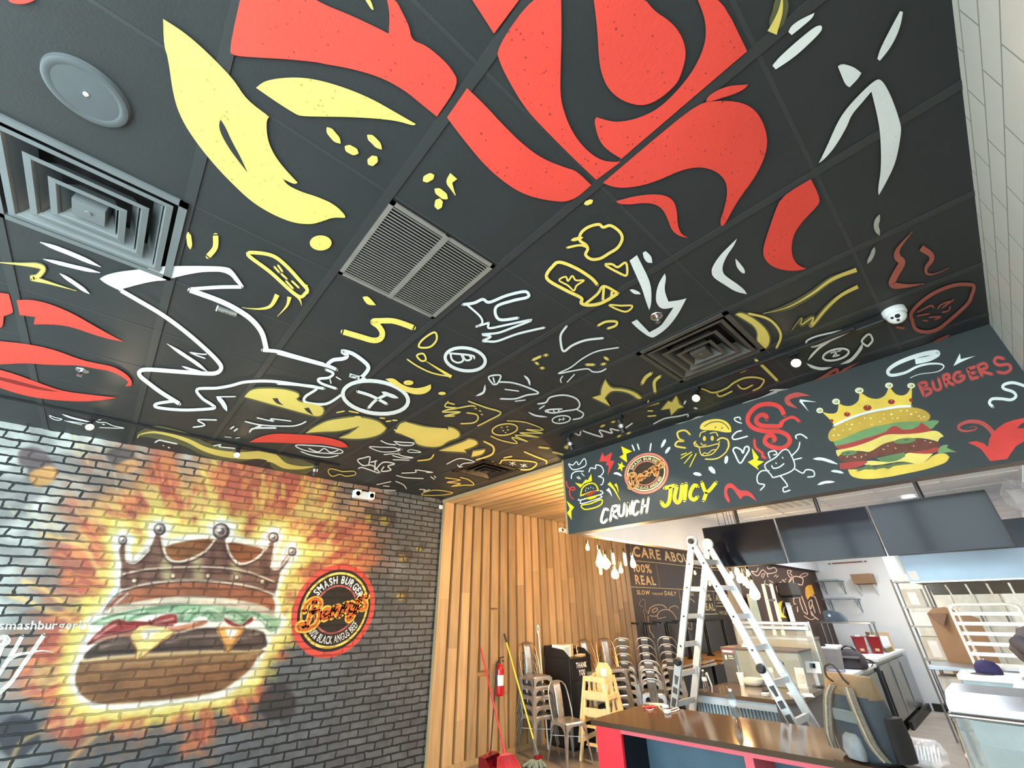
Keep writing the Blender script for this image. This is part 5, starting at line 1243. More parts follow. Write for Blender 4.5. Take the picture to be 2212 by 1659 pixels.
# track lighting
def spotlight(p, aim, lit, label, group, power=25):
    t = thing('track_spotlight', label, 'spotlight', p, 0, group)
    mb = MB(); mb.box((-.02, -.03, -.03), (.02, .03, 0)); mb.tube([(0, 0, -.03), (0, 0, -.065)], .007, n=8); mb.build('mount', BLACKM, t)
    d = (Vector(aim) - Vector(p)).normalized(); c = Vector((0, 0, -.075))
    mb = MB(); mb.lathe([(0, -.05), (.02, -.05), (.026, -.045), (.028, .06), (.031, .075), (.027, .075), (.025, .06)], c, d, 24); mb.build('can', BLACKM, t, True)
    mb = MB(); mb.lathe([(.0285, .0), (.0285, .03)], c, d, 24); mb.build('silver_band', NICK, t, True)
    mb = MB(); mb.lathe([(0, .07), (.02, .068), (.026, .064)], c, d, 24); mb.build('lamp', LENS, t, True)
    q = Vector(p) + c + d * .085
    spot('track_lamp_light', q, q + d, power, (1.0, .80, .56), 75, .7, .02)
    return t
xr = 3.80
t = thing('track_rail', 'long black track rail in front of the painted bulkhead', 'rail', (xr, 0, H))
mb = MB(); mb.box((-.017, -.52, -.026), (.017, 1.97, 0), 0, .003); mb.build('rail', BLACKM, t)
mb = MB(); mb.box((-.026, -.60, -.05), (.026, -.46, 0), 0, .006); mb.build('feed_box', BLACKP, t)
GR = 'spotlights on the long track rail'
spotlight((xr, -.115, H - .026), (1.2, -.3, 1.7), 1, 'lit track spotlight nearest the white dome camera', GR)
spotlight((xr, .565, H - .026), (1.2, .2, 1.7), 1, 'lit track spotlight under the dark square diffuser', GR)
spotlight((xr, 1.27, H - .026), (4.35, 1.35, 2.3), 0, 'track spotlight turned to the wall, second from the timber end', GR)
spotlight((xr, 1.86, H - .026), (4.35, 1.9, 2.3), 0, 'track spotlight turned to the wall at the timber end of the rail', GR)
yl = 4.33
t = thing('track_rail', 'black track rail along the brick mural wall', 'rail', (0, yl, H))
mb = MB(); mb.box((-.35, -.017, -.026), (2.5, .017, 0), 0, .003); mb.build('rail', BLACKM, t)
mb = MB(); mb.box((-.5, -.026, -.05), (-.35, .026, 0), 0, .006); mb.build('feed_box', BLACKP, t)
GR = 'spotlights on the brick wall rail'
spotlight((.34, yl, H - .026), (.9, 1.2, 1.7), 1, 'lit track spotlight above the top left of the brick mural', GR)
spotlight((1.46, yl, H - .026), (1.2, 1.4, 1.7), 1, 'lit track spotlight above the painted burger crown', GR)
spotlight((2.25, yl, H - .026), (2.5, 5.0, 2.0), 0, 'black track spotlight turned down at the brick wall', GR)

t = thing('dome_camera', 'white turret security camera with three black lenses', 'camera', (3.79, -.655, H))
MB().lathe([(0, 0), (.055, 0), (.055, -.03), (.05, -.036), (0, -.036)], n=36).build('base', WHITEP, t, True)
dd = Vector((-.75, .12, -.62)).normalized(); c = Vector((-.005, 0, -.045))
MB().lathe([(.046 * math.cos(a), .046 * math.sin(a)) for a in [math.radians(q) for q in range(-90, 61, 10)]] + [(.0, .04)], c, dd, 32).build('ball', WHITEP, t, True)
e1 = dd.orthogonal().normalized(); e2 = dd.cross(e1)
for a, r, q in ((90, .013, .011), (210, .008, .017), (330, .008, .017)):
    o = c + dd * .039 + (e1 * math.cos(math.radians(a)) + e2 * math.sin(math.radians(a))) * q
    MB().lathe([(0, .004), (r * .8, .004), (r, 0)], o, dd, 20).build('lens', BLACKP, t, True)
MB().tube([(.0, .05, -.01), (-.01, .09, -.012), (.01, .11, -.02)], .006, n=8).build('cable', BLACKP, t, True)

# emergency lights
def emergency(p, w, face, label, sc=1.0):
    t = thing('emergency_light', label, 'emergency light', p, face)
    mb = MB(); mb.box((-w / 2, -.06 * sc, -.05 * sc), (w / 2, 0, .05 * sc), 0, .008); mb.build('housing', WHITEP, t)
    for sx in (-1, 1):
        mb = MB(); mb.box((sx * w * .34 - .045 * sc, -.10 * sc, -.045 * sc), (sx * w * .34 + .045 * sc, -.062 * sc, .055 * sc), 0, .01); h_ = mb.build('lamp_head', WHITEP, t)
        MB().lathe([(0, 0), (.03 * sc, 0), (.034 * sc, -.004)], (sx * w * .34, -.10 * sc, 0), (0, -1, 0), 20).build('lens', mat('clear_lamp_lens', lin((220, 226, 230)), .35), h_, True)
emergency((3.14, YB - .004, 3.16), .29, -.0, 'white twin head emergency light high on the brick wall')
emergency((7.22, 5.0, 3.10), .24, 0, 'white emergency light high on the timber wall behind the bulkhead', .8)
p = hit(958, 1097, y=YB); t = thing('wall_sensor', 'tiny white sensor at the brick wall corner under the ceiling', 'sensor', (4.42, YB - .003, p.z))
mb = MB(); mb.box((-.03, -.03, -.03), (.03, 0, .03), 0, .008); mb.build('case', WHITEP, t); MB().lathe([(0, .004), (.012, .002), (.014, 0)], (0, -.03, 0), (0, -1, 0), 16).build('lens', PALE, t, True)

# hanging bulbs in the timber aisle
PROF = dict(globe=[(.012, .0), (.014, -.03), (.03, -.05), (.044, -.075), (.048, -.1), (.042, -.125), (.025, -.143), (0, -.148)],
            tube=[(.012, 0), (.016, -.02), (.019, -.04), (.019, -.13), (.014, -.148), (0, -.154)],
            drop=[(.012, 0), (.015, -.03), (.04, -.10), (.06, -.16), (.055, -.20), (.03, -.225), (0, -.23)],
            diamond=[(.012, 0), (.018, -.03), (.065, -.10), (.07, -.115), (.04, -.16), (.015, -.18), (0, -.182)],
            edison=[(.012, 0), (.014, -.03), (.03, -.07), (.034, -.10), (.026, -.13), (0, -.142)],
            small=[(.012, 0), (.013, -.02), (.024, -.045), (.026, -.065), (.016, -.085), (0, -.09)])
def pendant(u, v, kind, label, group, lit=8.0, light=True, zt=H - .045, **pl):
    p = hit(u, v, **pl); t = thing('pendant_bulb', label, 'hanging bulb', p, 0, group)
    hz = -PROF[kind][-1][1] / 2; c = (0, 0, hz)
    MB().lathe(PROF[kind], c, n=20).build('bulb', BULB, t, True)
    MB().lathe([(0, .055), (.012, .055), (.018, .045), (.018, .0), (.013, -.004)], c, n=16).build('socket', BLACKM, t, True)
    MB().tube([(0, 0, hz + .05), (0, 0, max(hz + .1, zt - p.z))], .0035, n=6).build('cord', BLACKP, t)
    if light: point('bulb_light', (p.x, p.y - .08, p.z), lit, (1.0, .62, .28), .05)
GR = 'hanging bulbs in front of the timber wall'
for u, v, k, lb in ((1269, 1182, 'small', 'single hanging bulb farthest left, at the bulkhead corner'), (1296, 1207, 'drop', 'large teardrop hanging bulb in the left cluster'), (1308, 1214, 'diamond', 'wide diamond shaped hanging bulb in the left cluster'),
                    (1297, 1228, 'tube', 'tube bulb hanging under the large teardrop bulb'), (1325, 1208, 'tube', 'slim tube bulb hanging above the round globe bulb'), (1328, 1237, 'globe', 'round globe bulb, lowest of the left cluster'),
                    (1341, 1230, 'small', 'small bulb hanging beside the round globe bulb'), (1350, 1208, 'tube', 'slim tube bulb hanging near the edge of the timber wall'), (1367, 1214, 'edison', 'pear shaped bulb glowing against the lettered wall')):
    pendant(u, v, k, lb, GR, 60.0, k in ('drop', 'globe', 'edison', 'small'), x=5.7)
GR = 'hanging bulbs behind the ladder'
for i, (u, v, k, lb) in enumerate(((1580, 1242, 'small', 'hanging bulb closest behind the right ladder leg'), (1592, 1232, 'edison', 'highest hanging bulb under the left screen'), (1596, 1247, 'edison', 'glowing bulb below the highest one behind the ladder'), (1605, 1251, 'tube', 'tube bulb in the middle of the row behind the ladder'),
                    (1616, 1238, 'small', 'small bulb set apart under the left screen'), (1614, 1258, 'edison', 'bulb hanging just above the long cone bulb'), (1628, 1274, 'drop', 'long cone shaped bulb at the lower end of the row'))):
    pendant(u, v, k, lb, GR, 5.0, i in (1, 6), KZ + .005, x=7.0)
GR = 'far hanging bulbs seen between the ladder legs'
for u, v in ((1501, 1237), (1519, 1246), (1523, 1252), (1531, 1250), (1533, 1240), (1539, 1250), (1533, 1261), (1545, 1253), (1516, 1257)):
    pendant(u, v, 'small', 'far hanging bulb seen between the ladder legs', GR, 16.0, u in (1531, 1519), x=10.6)

# ------------------------------------------------------------------ metal chairs
def rrect(w, d, r, n=4):
    pts = []
    for cx, cy, a0 in ((w - r, d - r, 0), (-w + r, d - r, 90), (-w + r, -d + r, 180), (w - r, -d + r, 270)):
        for k in range(n + 1):
            a = math.radians(a0 + 90 * k / n); pts.append((cx + r * math.cos(a), cy + r * math.sin(a)))
    return pts
def make_chair(label, m, mh):
    """stamped steel bistro chair; faces -y"""
    t = thing('metal_chair', label, 'chair')
    mb = MB(); SH = .45
    A = rrect(.165, .165, .05); n = len(A)
    rings = [([(x * .0, y * .0) for x, y in A], SH - .006), ([(x * .55, y * .55) for x, y in A], SH - .005), ([(x * .88, y * .88) for x, y in A], SH), (A, SH - .004), ([(x * 1.05, y * 1.05) for x, y in A], SH - .02)]
    vs = [(x, y, z) for q, z in rings for x, y in q]
    mb.add(vs, [(r * n + j, r * n + (j + 1) % n, (r + 1) * n + (j + 1) % n, (r + 1) * n + j) for r in range(4) for j in range(n)])
    # apron with an arch on every side
    for k in range(4):
        a = math.pi / 2 * k; c, s = math.cos(a), math.sin(a); N = 12
        top = []; bot = []
        for i in range(N + 1):
            x = -.165 + .33 * i / N; e = abs(x) / .165
            top.append((x, -.172, SH - .02)); bot.append((x * 1.03, -.176 - .012 * e ** 3, SH - .045 - .11 * e ** 4))
        P = [(x * c - y * s, x * s + y * c, z) for x, y, z in top + bot]
        mb.add(P, [(i, i + 1, i + N + 2, i + N + 1) for i in range(N)])
    mb.build('seat', m, t, True)
    for sx in (-1, 1):
        for sy in (-1, 1):
            mb = MB(); a = Vector((sx * .158, sy * .158, SH - .03)); b = Vector((sx * .215, sy * .215, .0))
            vs = []
            for q in range(6):
                f = q / 5; p = a.lerp(b, f); w = .05 * (1 - f) + .016 * f
                vs += [p + Vector((-sx * w, 0, 0)), p, p + Vector((0, -sy * w, 0)), p + Vector((-sx * w * .25, -sy * w * .25, 0))]
            mb.add(vs, [(q * 4 + j, q * 4 + (j + 1) % 4, q * 4 + 4 + (j + 1) % 4, q * 4 + 4 + j) for q in range(5) for j in range(4)] + [(23, 22, 21, 20)])
            mb.build('leg', m, t)
    mb = MB(); mb.bar((-.18, -.18, .27), (.18, .18, .27), .012, .006); mb.bar((-.18, .18, .276), (.18, -.18, .276), .012, .006); mb.build('cross_brace', m, t)
    pts = [(-.165, .11, SH - .03), (-.172, .14, .52), (-.172, .175, .62), (-.165, .205, .72), (-.145, .222, .79), (-.10, .235, .835), (-.04, .24, .852), (.04, .24, .852), (.10, .235, .835), (.145, .222, .79), (.165, .205, .72), (.172, .175, .62), (.172, .14, .52), (.165, .11, SH - .03)]
    sm = []
    for i in range(len(pts) - 1):
        for q in range(3): sm.append(Vector(pts[i]).lerp(Vector(pts[i + 1]), q / 3))
    sm.append(Vector(pts[-1])); MB().tube(sm, .0095, n=8).build('back_hoop', mh, t, True)
    mb = MB(); vs = []
    for q in range(9):
        f = q / 8; z = SH - .01 + f * .405; y = .152 + .085 * f ** 1.1 - .012 * math.sin(f * math.pi)
        for x, o in ((-.062, 0), (-.05, -.005), (-.02, -.004), (.02, -.004), (.05, -.005), (.062, 0)): vs.append((x * (1 - .12 * (1 - f)), y + o, z))
    mb.add(vs, [(q * 6 + j, q * 6 + j + 1, q * 6 + 7 + j, q * 6 + 6 + j) for q in range(8) for j in range(5)])
    o = mb.build('backrest', m, t, True); md = o.modifiers.new('thickness', 'SOLIDIFY'); md.thickness = .003
    mb = MB(); mb.tube([(-.022, .150, .51), (-.022, .208, .74), (.022, .208, .74), (.022, .150, .51)], .0025, n=5); mb.build('embossed_line', m, o)
    return t
ch_g = make_chair('single silver metal chair standing alone in front of the black bin', GALV, GALV)
ch_g.location = (6.13, 4.17, 0); ch_g.rotation_euler = (0, 0, -.21)
ORD = ['bottom', 'second from bottom', 'middle', 'second from top', 'top']
GR = 'silver chairs stacked beside the fire extinguisher'
ch_c = make_chair('top silver chair of the stack beside the yellow mop', GALV, WREFL)  # back hoop tinted coppery to stand in for warm reflections
DZ = .113
ch_c.location = (6.10, 4.73, 4 * DZ); ch_c.rotation_euler = (0, 0, -.16); ch_c['group'] = GR
for k in range(4): dup(ch_g, (6.10, 4.73, k * DZ), -.16, '%s silver chair of the stack beside the yellow mop' % ORD[k], GR)
def stack(src, top, x, y, rz, n, where, group):
    for k in range(n):
        nm = {1: ['only'], 2: ['bottom', 'top'], 3: ['bottom', 'middle', 'top'], 4: ['bottom', 'second from bottom', 'second from top', 'top'], 5: ORD}[n][k]
        dup(top if k == n - 1 else src, (x, y, k * DZ), rz, '%s chair of the %s' % (nm, where), group)
ch_d = make_chair('front', GUNM, GALV)
ch_d['label'] = 'bottom chair of the low stack standing in front of the grey stacks'; ch_d['group'] = 'grey chairs stacked in the aisle'
GR = 'grey chairs stacked in the aisle'
p = hit(1407, 1425, z=1.085); ch_d.location = (p.x + .18, p.y + .13, 0); ch_d.rotation_euler = (0, 0, 2.0)
for k in (1, 2): dup(ch_d, (p.x + .18, p.y + .13, k * DZ), 2.0, '%s chair of the low stack standing in front of the grey stacks' % ('middle', 'top')[k - 1], GR)
for (u, v), w in (((1345, 1378), 'tall grey stack nearest the black bin'), ((1393, 1377), 'tall grey stack in the centre of the row'), ((1440, 1375), 'tall grey stack behind the left ladder leg')):
    p = hit(u, v, z=1.305); stack(ch_d, ch_d, p.x + .19, p.y + .13, 2.1, 5, w, GR)
GR = 'chairs with warm reflecting backs behind the black bin'
for (u, v), w in (((1262, 1378), 'warm reflecting stack directly behind the black bin'), ((1300, 1369), 'taller warm reflecting stack beyond the black bin')):
    p = hit(u, v, y=4.55); stack(ch_c, ch_c, p.x, 4.4, -.25 if u < 1280 else -.5, 5, w, GR)

# ------------------------------------------------------------------ tables with a second table upside down on top
def cross_base(mb, z0, z1):
    for a in (0, 90):
        c, s = math.cos(math.radians(a)), math.sin(math.radians(a))
        mb.bar((-.28 * c, -.28 * s, z0), (.28 * c, .28 * s, z0), .06, .03)
def make_table(label, up):
    t = thing('pedestal_table', label, 'table')
    s = 1 if up else -1; zz = lambda z: z if up else .76 - z
    mb = MB(); mb.box((-.36, -.36, min(zz(.70), zz(.75))), (.36, .36, max(zz(.70), zz(.75))), 0, .008); mb.build('tabletop', OAK, t)
    mb = MB(); mb.tube([(0, 0, zz(.70)), (0, 0, zz(.03))], .038, n=14); mb.lathe([(.09, zz(.69)), (.09, zz(.70)), (.038, zz(.66))], n=16); mb.build('column', BLACKM, t, True)
    mb = MB(); cross_base(mb, zz(.02), 0)
    for a in range(4):
        c, s_ = math.cos(a * math.pi / 2), math.sin(a * math.pi / 2); mb.tube([(c * .26, s_ * .26, zz(.0)), (c * .26, s_ * .26, zz(.03))], .02, n=8)
    mb.build('cross_base', BLACKM, t)
    return t
tu = make_table('u', True); td = make_table('d', False)
PL = ['nearest the bin', 'second in the row', 'behind the left ladder legs', 'between the ladder legs', 'farthest down the aisle']
for k, x in enumerate((8.95, 9.75, 10.55, 11.45, 12.4)):
    a = tu if k == 0 else dup(tu, (0, 0, 0)); b = td if k == 0 else dup(td, (0, 0, 0))
    a.location = (x, 4.55, 0); b.location = (x, 4.55, .752); b.rotation_euler = (0, 0, .06 + .04 * k)
    a['label'] = 'wood topped pedestal table standing upright, %s' % PL[k]; a['group'] = 'upright tables in the aisle'
    b['label'] = 'pedestal table turned upside down on another table, %s' % PL[k]; b['group'] = 'upturned tables in the aisle'

# ------------------------------------------------------------------ cleaning things by the timber wall
a = hit(1038, 1399, y=4.97); b = hit(1091, 1628, y=4.42); b.z = max(b.z, .18)
t = thing('broom', 'red plastic broom leaning on the timber wall', 'broom', (b.x, b.y, 0)); L0 = Vector((b.x, b.y, 0))
MB().tube([a - L0, b - L0], .011, n=10).build('handle', REDP, t, True)
dn = (b - a).normalized(); sd = Vector((.94, -.3, 0)).normalized()
mb = MB(); q = b - L0
mb.lathe([(0, -.10), (.014, -.10), (.018, -.03), (.02, 0)], q, dn, 12); mb.build('ferrule', REDP, t, True)
mb = MB(); nn = dn.cross(sd).normalized()
mb.prism([q - sd * .03 - nn * .02, q + sd * .03 - nn * .02, q + sd * .11 + dn * .022 - nn * .02, q - sd * .11 + dn * .022 - nn * .02], nn * .04); mb.build('head', REDP, t)
mb = MB(); e = q + dn * .022; rs = random.Random(5); ln = (e.z - .008) / -dn.z
for i in range(13):
    for j in range(3):
        f = (i / 12 - .5) * 2; o = sd * (f * .105) + nn * ((j - 1) * .01); o2 = sd * (f * .17) + nn * ((j - 1) * .024)
        tip = e + o2 + dn * (ln * rs.uniform(.9, .98)); tip.z = max(tip.z, .004)
        mb.tube([e + o, tip], [.0045, .0035], n=5)
o = mb.build('bristles', REDP, t); o['kind'] = 'stuff'

pb = hit(1066, 1628, y=4.62); t = thing('lobby_dustpan', 'red lobby dustpan with a long black handle beside the red broom', 'dustpan', (pb.x, pb.y, 0), .25)
pt_ = hit(1072, 1452, y=4.95)
MB().tube([(0, .05, .12), Matrix.Rotation(-.25, 4, 'Z') @ (pt_ - Vector((pb.x, pb.y, 0)))], .009, n=10).build('handle', BLACKP, t, True)
mb = MB(); w = .15
mb.prism([(-w, -.13, .0), (-w, .12, .0), (-w, .12, .15), (-w, .02, .15)], (.008, 0, 0)); mb.prism([(w - .008, -.13, .0), (w - .008, .12, .0), (w - .008, .12, .15), (w - .008, .02, .15)], (.008, 0, 0))
mb.box((-w, .112, 0), (w, .12, .15)); mb.box((-w, -.13, 0), (w, .12, .008)); mb.prism([(-w, .02, .15), (-w, .12, .15), (-w, .12, .158), (-w, .02, .158)], (2 * w, 0, 0)); mb.build('pan', MAROON, t)
mb = MB(); mb.tube([(-.05, .07, .155), (-.03, .06, .19), (.03, .06, .19), (.05, .07, .155)], .007, n=8); mb.build('pivot', REDP, t, True)

a = hit(1089, 1369, y=4.96); b = hit(1153, 1600, y=4.45)
d = (b - a).normalized(); b2 = b + d * .22; t = thing('mop', 'mop with yellow handle and grey yarn head leaning on the timber wall', 'mop', (b2.x, b2.y, 0)); L0 = Vector((b2.x, b2.y, 0))
MB().tube([a + d * .11 - L0, b - L0], .0115, n=10).build('handle', YELP, t, True)
MB().tube([a - L0, a + d * .12 - L0], .014, n=10).build('grip', BLACKP, t, True)
MB().tube([b - d * .02 - L0, b + d * .15 - L0], [.016, .02], n=10).build('clamp', GREYM, t, True)
mb = MB(); c = b + d * .15 - L0; mb.box((c.x - .05, c.y - .03, c.z - .05), (c.x + .06, c.y + .03, c.z), 0, .01); mb.build('clamp_jaw', MAROON, t)
mb = MB()
for i in range(26):
    an = i / 26 * 2 * math.pi; r = rs.uniform(.07, .13)
    p0 = c + Vector((rs.uniform(-.04, .04), rs.uniform(-.02, .02), -.04)); p1 = Vector((c.x - .04 + r * .7 * math.cos(an), c.y + r * .7 * math.sin(an), c.z * .5)); p2 = Vector((c.x - .06 + r * 1.2 * math.cos(an), c.y + r * 1.2 * math.sin(an), .012))
    mb.tube([p0, p1, p2], [.012, .013, .01], n=6)
o = mb.build('yarn_head', MOPG, t, True); o['kind'] = 'stuff'

a = hit(1162, 1352, y=4.97); b = hit(1178, 1540, y=4.78); b = a + (b - a) * ((a.z - .02) / (a.z - b.z)); b.y = min(b.y, 4.96)
t = thing('white_pole', 'white pole with a loop top standing behind the silver chair stack', 'pole', (b.x, b.y, 0)); L0 = Vector((b.x, b.y, 0))
MB().tube([a + (b - a) * .05 - L0, b - L0], .011, n=10).build('shaft', WHITEP, t, True)
c = a - L0; MB().tube([c + Vector((.022 * math.cos(q), 0, -.05 + .06 * math.sin(q))) for q in [2 * math.pi * k / 18 for k in range(18)]], .008, n=8, closed=True).build('hanging_loop', WHITEP, t, True)

t = thing('fire_extinguisher', 'red fire extinguisher hung on the timber wall', 'fire extinguisher', (5.555, 4.93, .69))
MB().lathe([(0, 0), (.05, 0), (.058, .01), (.06, .03), (.06, .31), (.05, .345), (.024, .37), (.022, .385), (0, .385)], n=32).build('cylinder', REDX, t, True)
mb = MB(); mb.lathe([(.0607, .12), (.0607, .245)], n=32); mb.build('paper_label', WHITEP, t, True)
mb = MB(); mb.lathe([(.022, .38), (.022, .42), (.0, .42)], n=14); mb.bar((-.02, 0, .425), (.075, 0, .40), .02, .01); mb.bar((-.02, 0, .445), (.08, 0, .455), .02, .01); mb.build('valve_handle', BLACKM, t, True)
MB().lathe([(0, 0), (.016, .0), (.016, .01), (0, .012)], (0, -.024, .405), (0, -1, 0), 16).build('pressure_gauge', NICK, t, True)
MB().tube([(-.02, 0, .41), (-.06, -.01, .40), (-.078, -.02, .34), (-.075, -.02, .22), (-.07, -.02, .12)], .009, n=8).build('hose', BLACKP, t, True)
mb = MB(); mb.box((-.02, .06, .1), (.02, .069, .36)); mb.build('wall_bracket', BLACKM, t)

# ------------------------------------------------------------------ waste receptacle with tray rest
t = thing('waste_receptacle', 'black waste receptacle lettered THANK YOU with a tray rest on top', 'trash bin', (6.52, 4.42, 0)); W, D_, Z = .52, .53, 1.09
mb = MB(); mb.box((0, 0, .04), (W, D_, Z), 0, .008); mb.build('cabinet', BLACKP, t)
mb = MB(); mb.box((.02, .02, 0), (W - .02, D_ - .02, .04)); mb.build('plinth', NAVYB, t)
mb = MB(); mb.box((.03, -.012, .06), (W - .03, .001, .76), 0, .004); mb.build('door', BLACKM, t)
mb = MB(); mb.box((.03, -.014, .80), (W - .03, .001, 1.06), 0, .004); fl = mb.build('push_flap', BLACKM, t)
mb = MB(); f = lambda z0, z1, x0, x1: ((x0, -.0155, z0), (x1, -.0155, z0), (x0, -.0155, z1), (x1, -.0155, z1))
text_quad(mb, 'THANK', *f(.965, 1.035, .13, .39), 0, bold=.03); text_quad(mb, 'YOU', *f(.87, .94, .185, .335), 0, bold=.03); mb.build('lettering', WHITEP, fl)
mb = MB(); mb.prism([(0, 0, Z), (0, D_, Z), (0, D_, Z + .15), (0, .12, Z + .11), (0, 0, Z + .02)], (.014, 0, 0)); mb.prism([(W - .014, 0, Z), (W - .014, D_, Z), (W - .014, D_, Z + .15), (W - .014, .12, Z + .11), (W - .014, 0, Z + .02)], (.014, 0, 0)); mb.box((0, D_ - .014, Z), (W, D_, Z + .15)); mb.build('tray_rail', BLACKP, t)
t = thing('carton', 'white and orange printed carton on top of the black bin', 'box', (6.60, 4.60, Z + .001), .1)
mb = MB(); mb.box((-.03, 0, 0), (.27, .2, .17)); mb.build('box_body', CARDL, t)
mb = MB(); mb.quad((-.031, -.001, .0), (.20, -.001, .0), (.20, -.001, .168), (-.031, -.001, .168)); mb.quad((-.031, .2, .0), (-.031, 0, .0), (-.031, 0, .168), (-.031, .2, .168)); mb.build('printed_side', WHITEP, t)
mb = MB(); mb.quad((-.0325, .16, .02), (-.0325, .04, .02), (-.0325, .04, .08), (-.0325, .16, .08)); mb.build('orange_print', mat('orange_print', lin((232, 140, 70)), .6), t)
mb = MB(); mb.quad((.02, -.0025, .02), (.15, -.0025, .02), (.15, -.0025, .13), (.02, -.0025, .13)); mb.build('blue_print', mat('pale_blue_print', lin((180, 206, 226)), .6), t)
mb = MB(); mb.prism([(.27, 0, .17), (.27, .2, .17), (.36, .2, .10), (.36, 0, .10)], (0, 0, .004)); mb.build('open_flap', CARDL, t)
t = thing('folded_paper', 'cream folded paper lying on the black bin top', 'paper', (6.90, 4.46, Z + .002), .2)
mb = MB(); mb.box((-.06, 0, 0), (.1, .12, .03), 0, .006); mb.build('sheets', CARDL, t); mb = MB(); mb.box((-.02, -.001, .03), (.09, .1, .035)); mb.build('top_sheet', WHITEP, t)

# ------------------------------------------------------------------ wooden high chairs, one nested on the other
def make_highchair(label):
    t = thing('high_chair', label, 'high chair'); HZ = .73
    def leg(sx, sy):
        a = Vector((sx * .155, sy * .14, HZ)); b = Vector((sx * .25, sy * .24, 0)); MB().bar(a, b, .045, .028, up=(1, 0, 0)).build('leg', PINE, t)
    for sx in (-1, 1):
        for sy in (-1, 1): leg(sx, sy)
    for z, nm in ((.69, 'side_rail'), (.50, 'side_rail'), (.22, 'side_rail')):
        f = (HZ - z) / HZ; x = .155 + .095 * f; y = .14 + .10 * f
        for sx in (-1, 1): MB().bar((sx * x, -y, z), (sx * x, y, z), .02, .05).build(nm, PINE, t)
    for z, hh in ((.70, .06), (.52, .09)):
        f = (HZ - z) / HZ; x = .155 + .095 * f; y = .14 + .10 * f
        MB().bar((-x, -y - .005, z), (x, -y - .005, z), .018, hh).build('front_rail', PINE, t)
    mb = MB(); mb.box((-.17, -.15, .455), (.17, .15, .475), 0, .004); mb.build('seat', PINE, t)
    mb = MB(); mb.prism([(-.12, .145, .60), (.12, .145, .60), (.13, .15, .78), (.07, .155, .87), (-.07, .155, .87), (-.13, .15, .78)], (0, .016, 0)); b = mb.build('backrest', PINE, t)
    mb = MB(); mb.box((-.04, .138, .70), (.05, .144, .80)); mb.build('paper_label', WHITEP, b)
    for sx in (-1, 1):
        mb = MB(); x = sx * .172; mb.prism([(x, -.02, .69), (x, .05, .69), (x, .03, .60), (x, .06, .50), (x, -.05, .50), (x, .0, .60)], (sx * .012, 0, 0)); mb.build('side_panel', PINE, t)
    mb = MB(); mb.box((-.17, -.2, .16), (.17, -.12, .178)); mb.build('footrest', PINE, t)
    return t
GR = 'nested wooden high chairs'
hc = make_highchair('lower of the two nested pine high chairs'); hc['group'] = GR
hp = Vector((6.58, 3.93, 0)); hc.location = hp; hc.rotation_euler = (0, 0, -1.4)
dup(hc, hp + Vector((0, 0, .19)), -1.4, 'upper of the two nested pine high chairs with a white tag', GR)

# ------------------------------------------------------------------ front counter
t = thing('service_counter', 'red service counter with a glossy brown top', 'counter', (4.48, 2.42, 0)); O = Vector((4.48, 2.42, 0))
NL, FL_, FR_, NR_ = Vector((4.478, 2.43, 0)), Vector((5.40, 2.46, 0)), Vector((5.665, .32, 0)), Vector((4.757, .24, 0))
mb = MB(); mb.prism([p - O + Vector((0, 0, .865)) for p in (NL, FL_, FR_, NR_)], (0, 0, .035)); mb.build('countertop', TOPB, t)
ux = (NR_ - NL).normalized(); uy = (FL_ - NL).normalized(); B = lambda s, d, z: NL + ux * s + uy * d - O + Vector((0, 0, z))
def cbox(mb, s0, s1, d0, d1, z0, z1): mb.prism([B(s0, d0, z0), B(s1, d0, z0), B(s1, d1, z0), B(s0, d1, z0)], (0, 0, z1 - z0))
Ls = (NR_ - NL).length
mb = MB(); cbox(mb, .03, .27, .03, .06, 0, .865); mb.build('front_panel', REDC, t)
mb = MB(); cbox(mb, .03, .055, .06, .86, 0, .865); mb.build('end_panel', REDC, t)
mb = MB(); cbox(mb, .27, Ls - .03, .03, .06, .832, .865); mb.build('top_rail', PINK, t)
for s in (1.24, 2.08): mb = MB(); cbox(mb, s, s + .06, .03, .42, 0, .832); mb.build('divider', PINK, t)
mb = MB(); cbox(mb, .06, Ls - .03, .42, .44, 0, .865); mb.build('back_panel', SLATE, t)
mb = MB(); cbox(mb, .255, .27, .06, .42, 0, .86); mb.build('cubby_side', NAVYB, t)
mb = MB(); cbox(mb, .27, Ls - .03, .04, .42, .05, .08); mb.build('shelf', SLATE, t)
mb = MB(); cbox(mb, Ls - .055, Ls - .03, .06, .86, 0, .865); cbox(mb, .06, Ls - .03, .84, .86, 0, .865); mb.build('rear_panel', GREYL, t)

def bottle(p, h, label):
    t = thing('water_bottle', label, 'bottle', p, 0, 'clear water bottles'); r = h * .145
    MB().lathe([(0, 0), (r * .9, 0), (r, .01), (r, h * .3), (r * .93, h * .36), (r, h * .42), (r, h * .66), (r * .8, h * .76), (r * .42, h * .88), (r * .38, h * .93)], n=24).build('body', CLEARB, t, True)
    MB().lathe([(r * 1.01, h * .44), (r * 1.01, h * .63)], n=24).build('wrap_label', mat('blue_white_label', lin((206, 224, 236)), .4), t, True)
    MB().lathe([(r * .43, h * .91), (r * .45, h * .99), (0, h)], n=16).build('cap', WHITEP, t, True)
bottle(hit(1590, 1552, z=.901), .215, 'clear water bottle on the brown counter top')

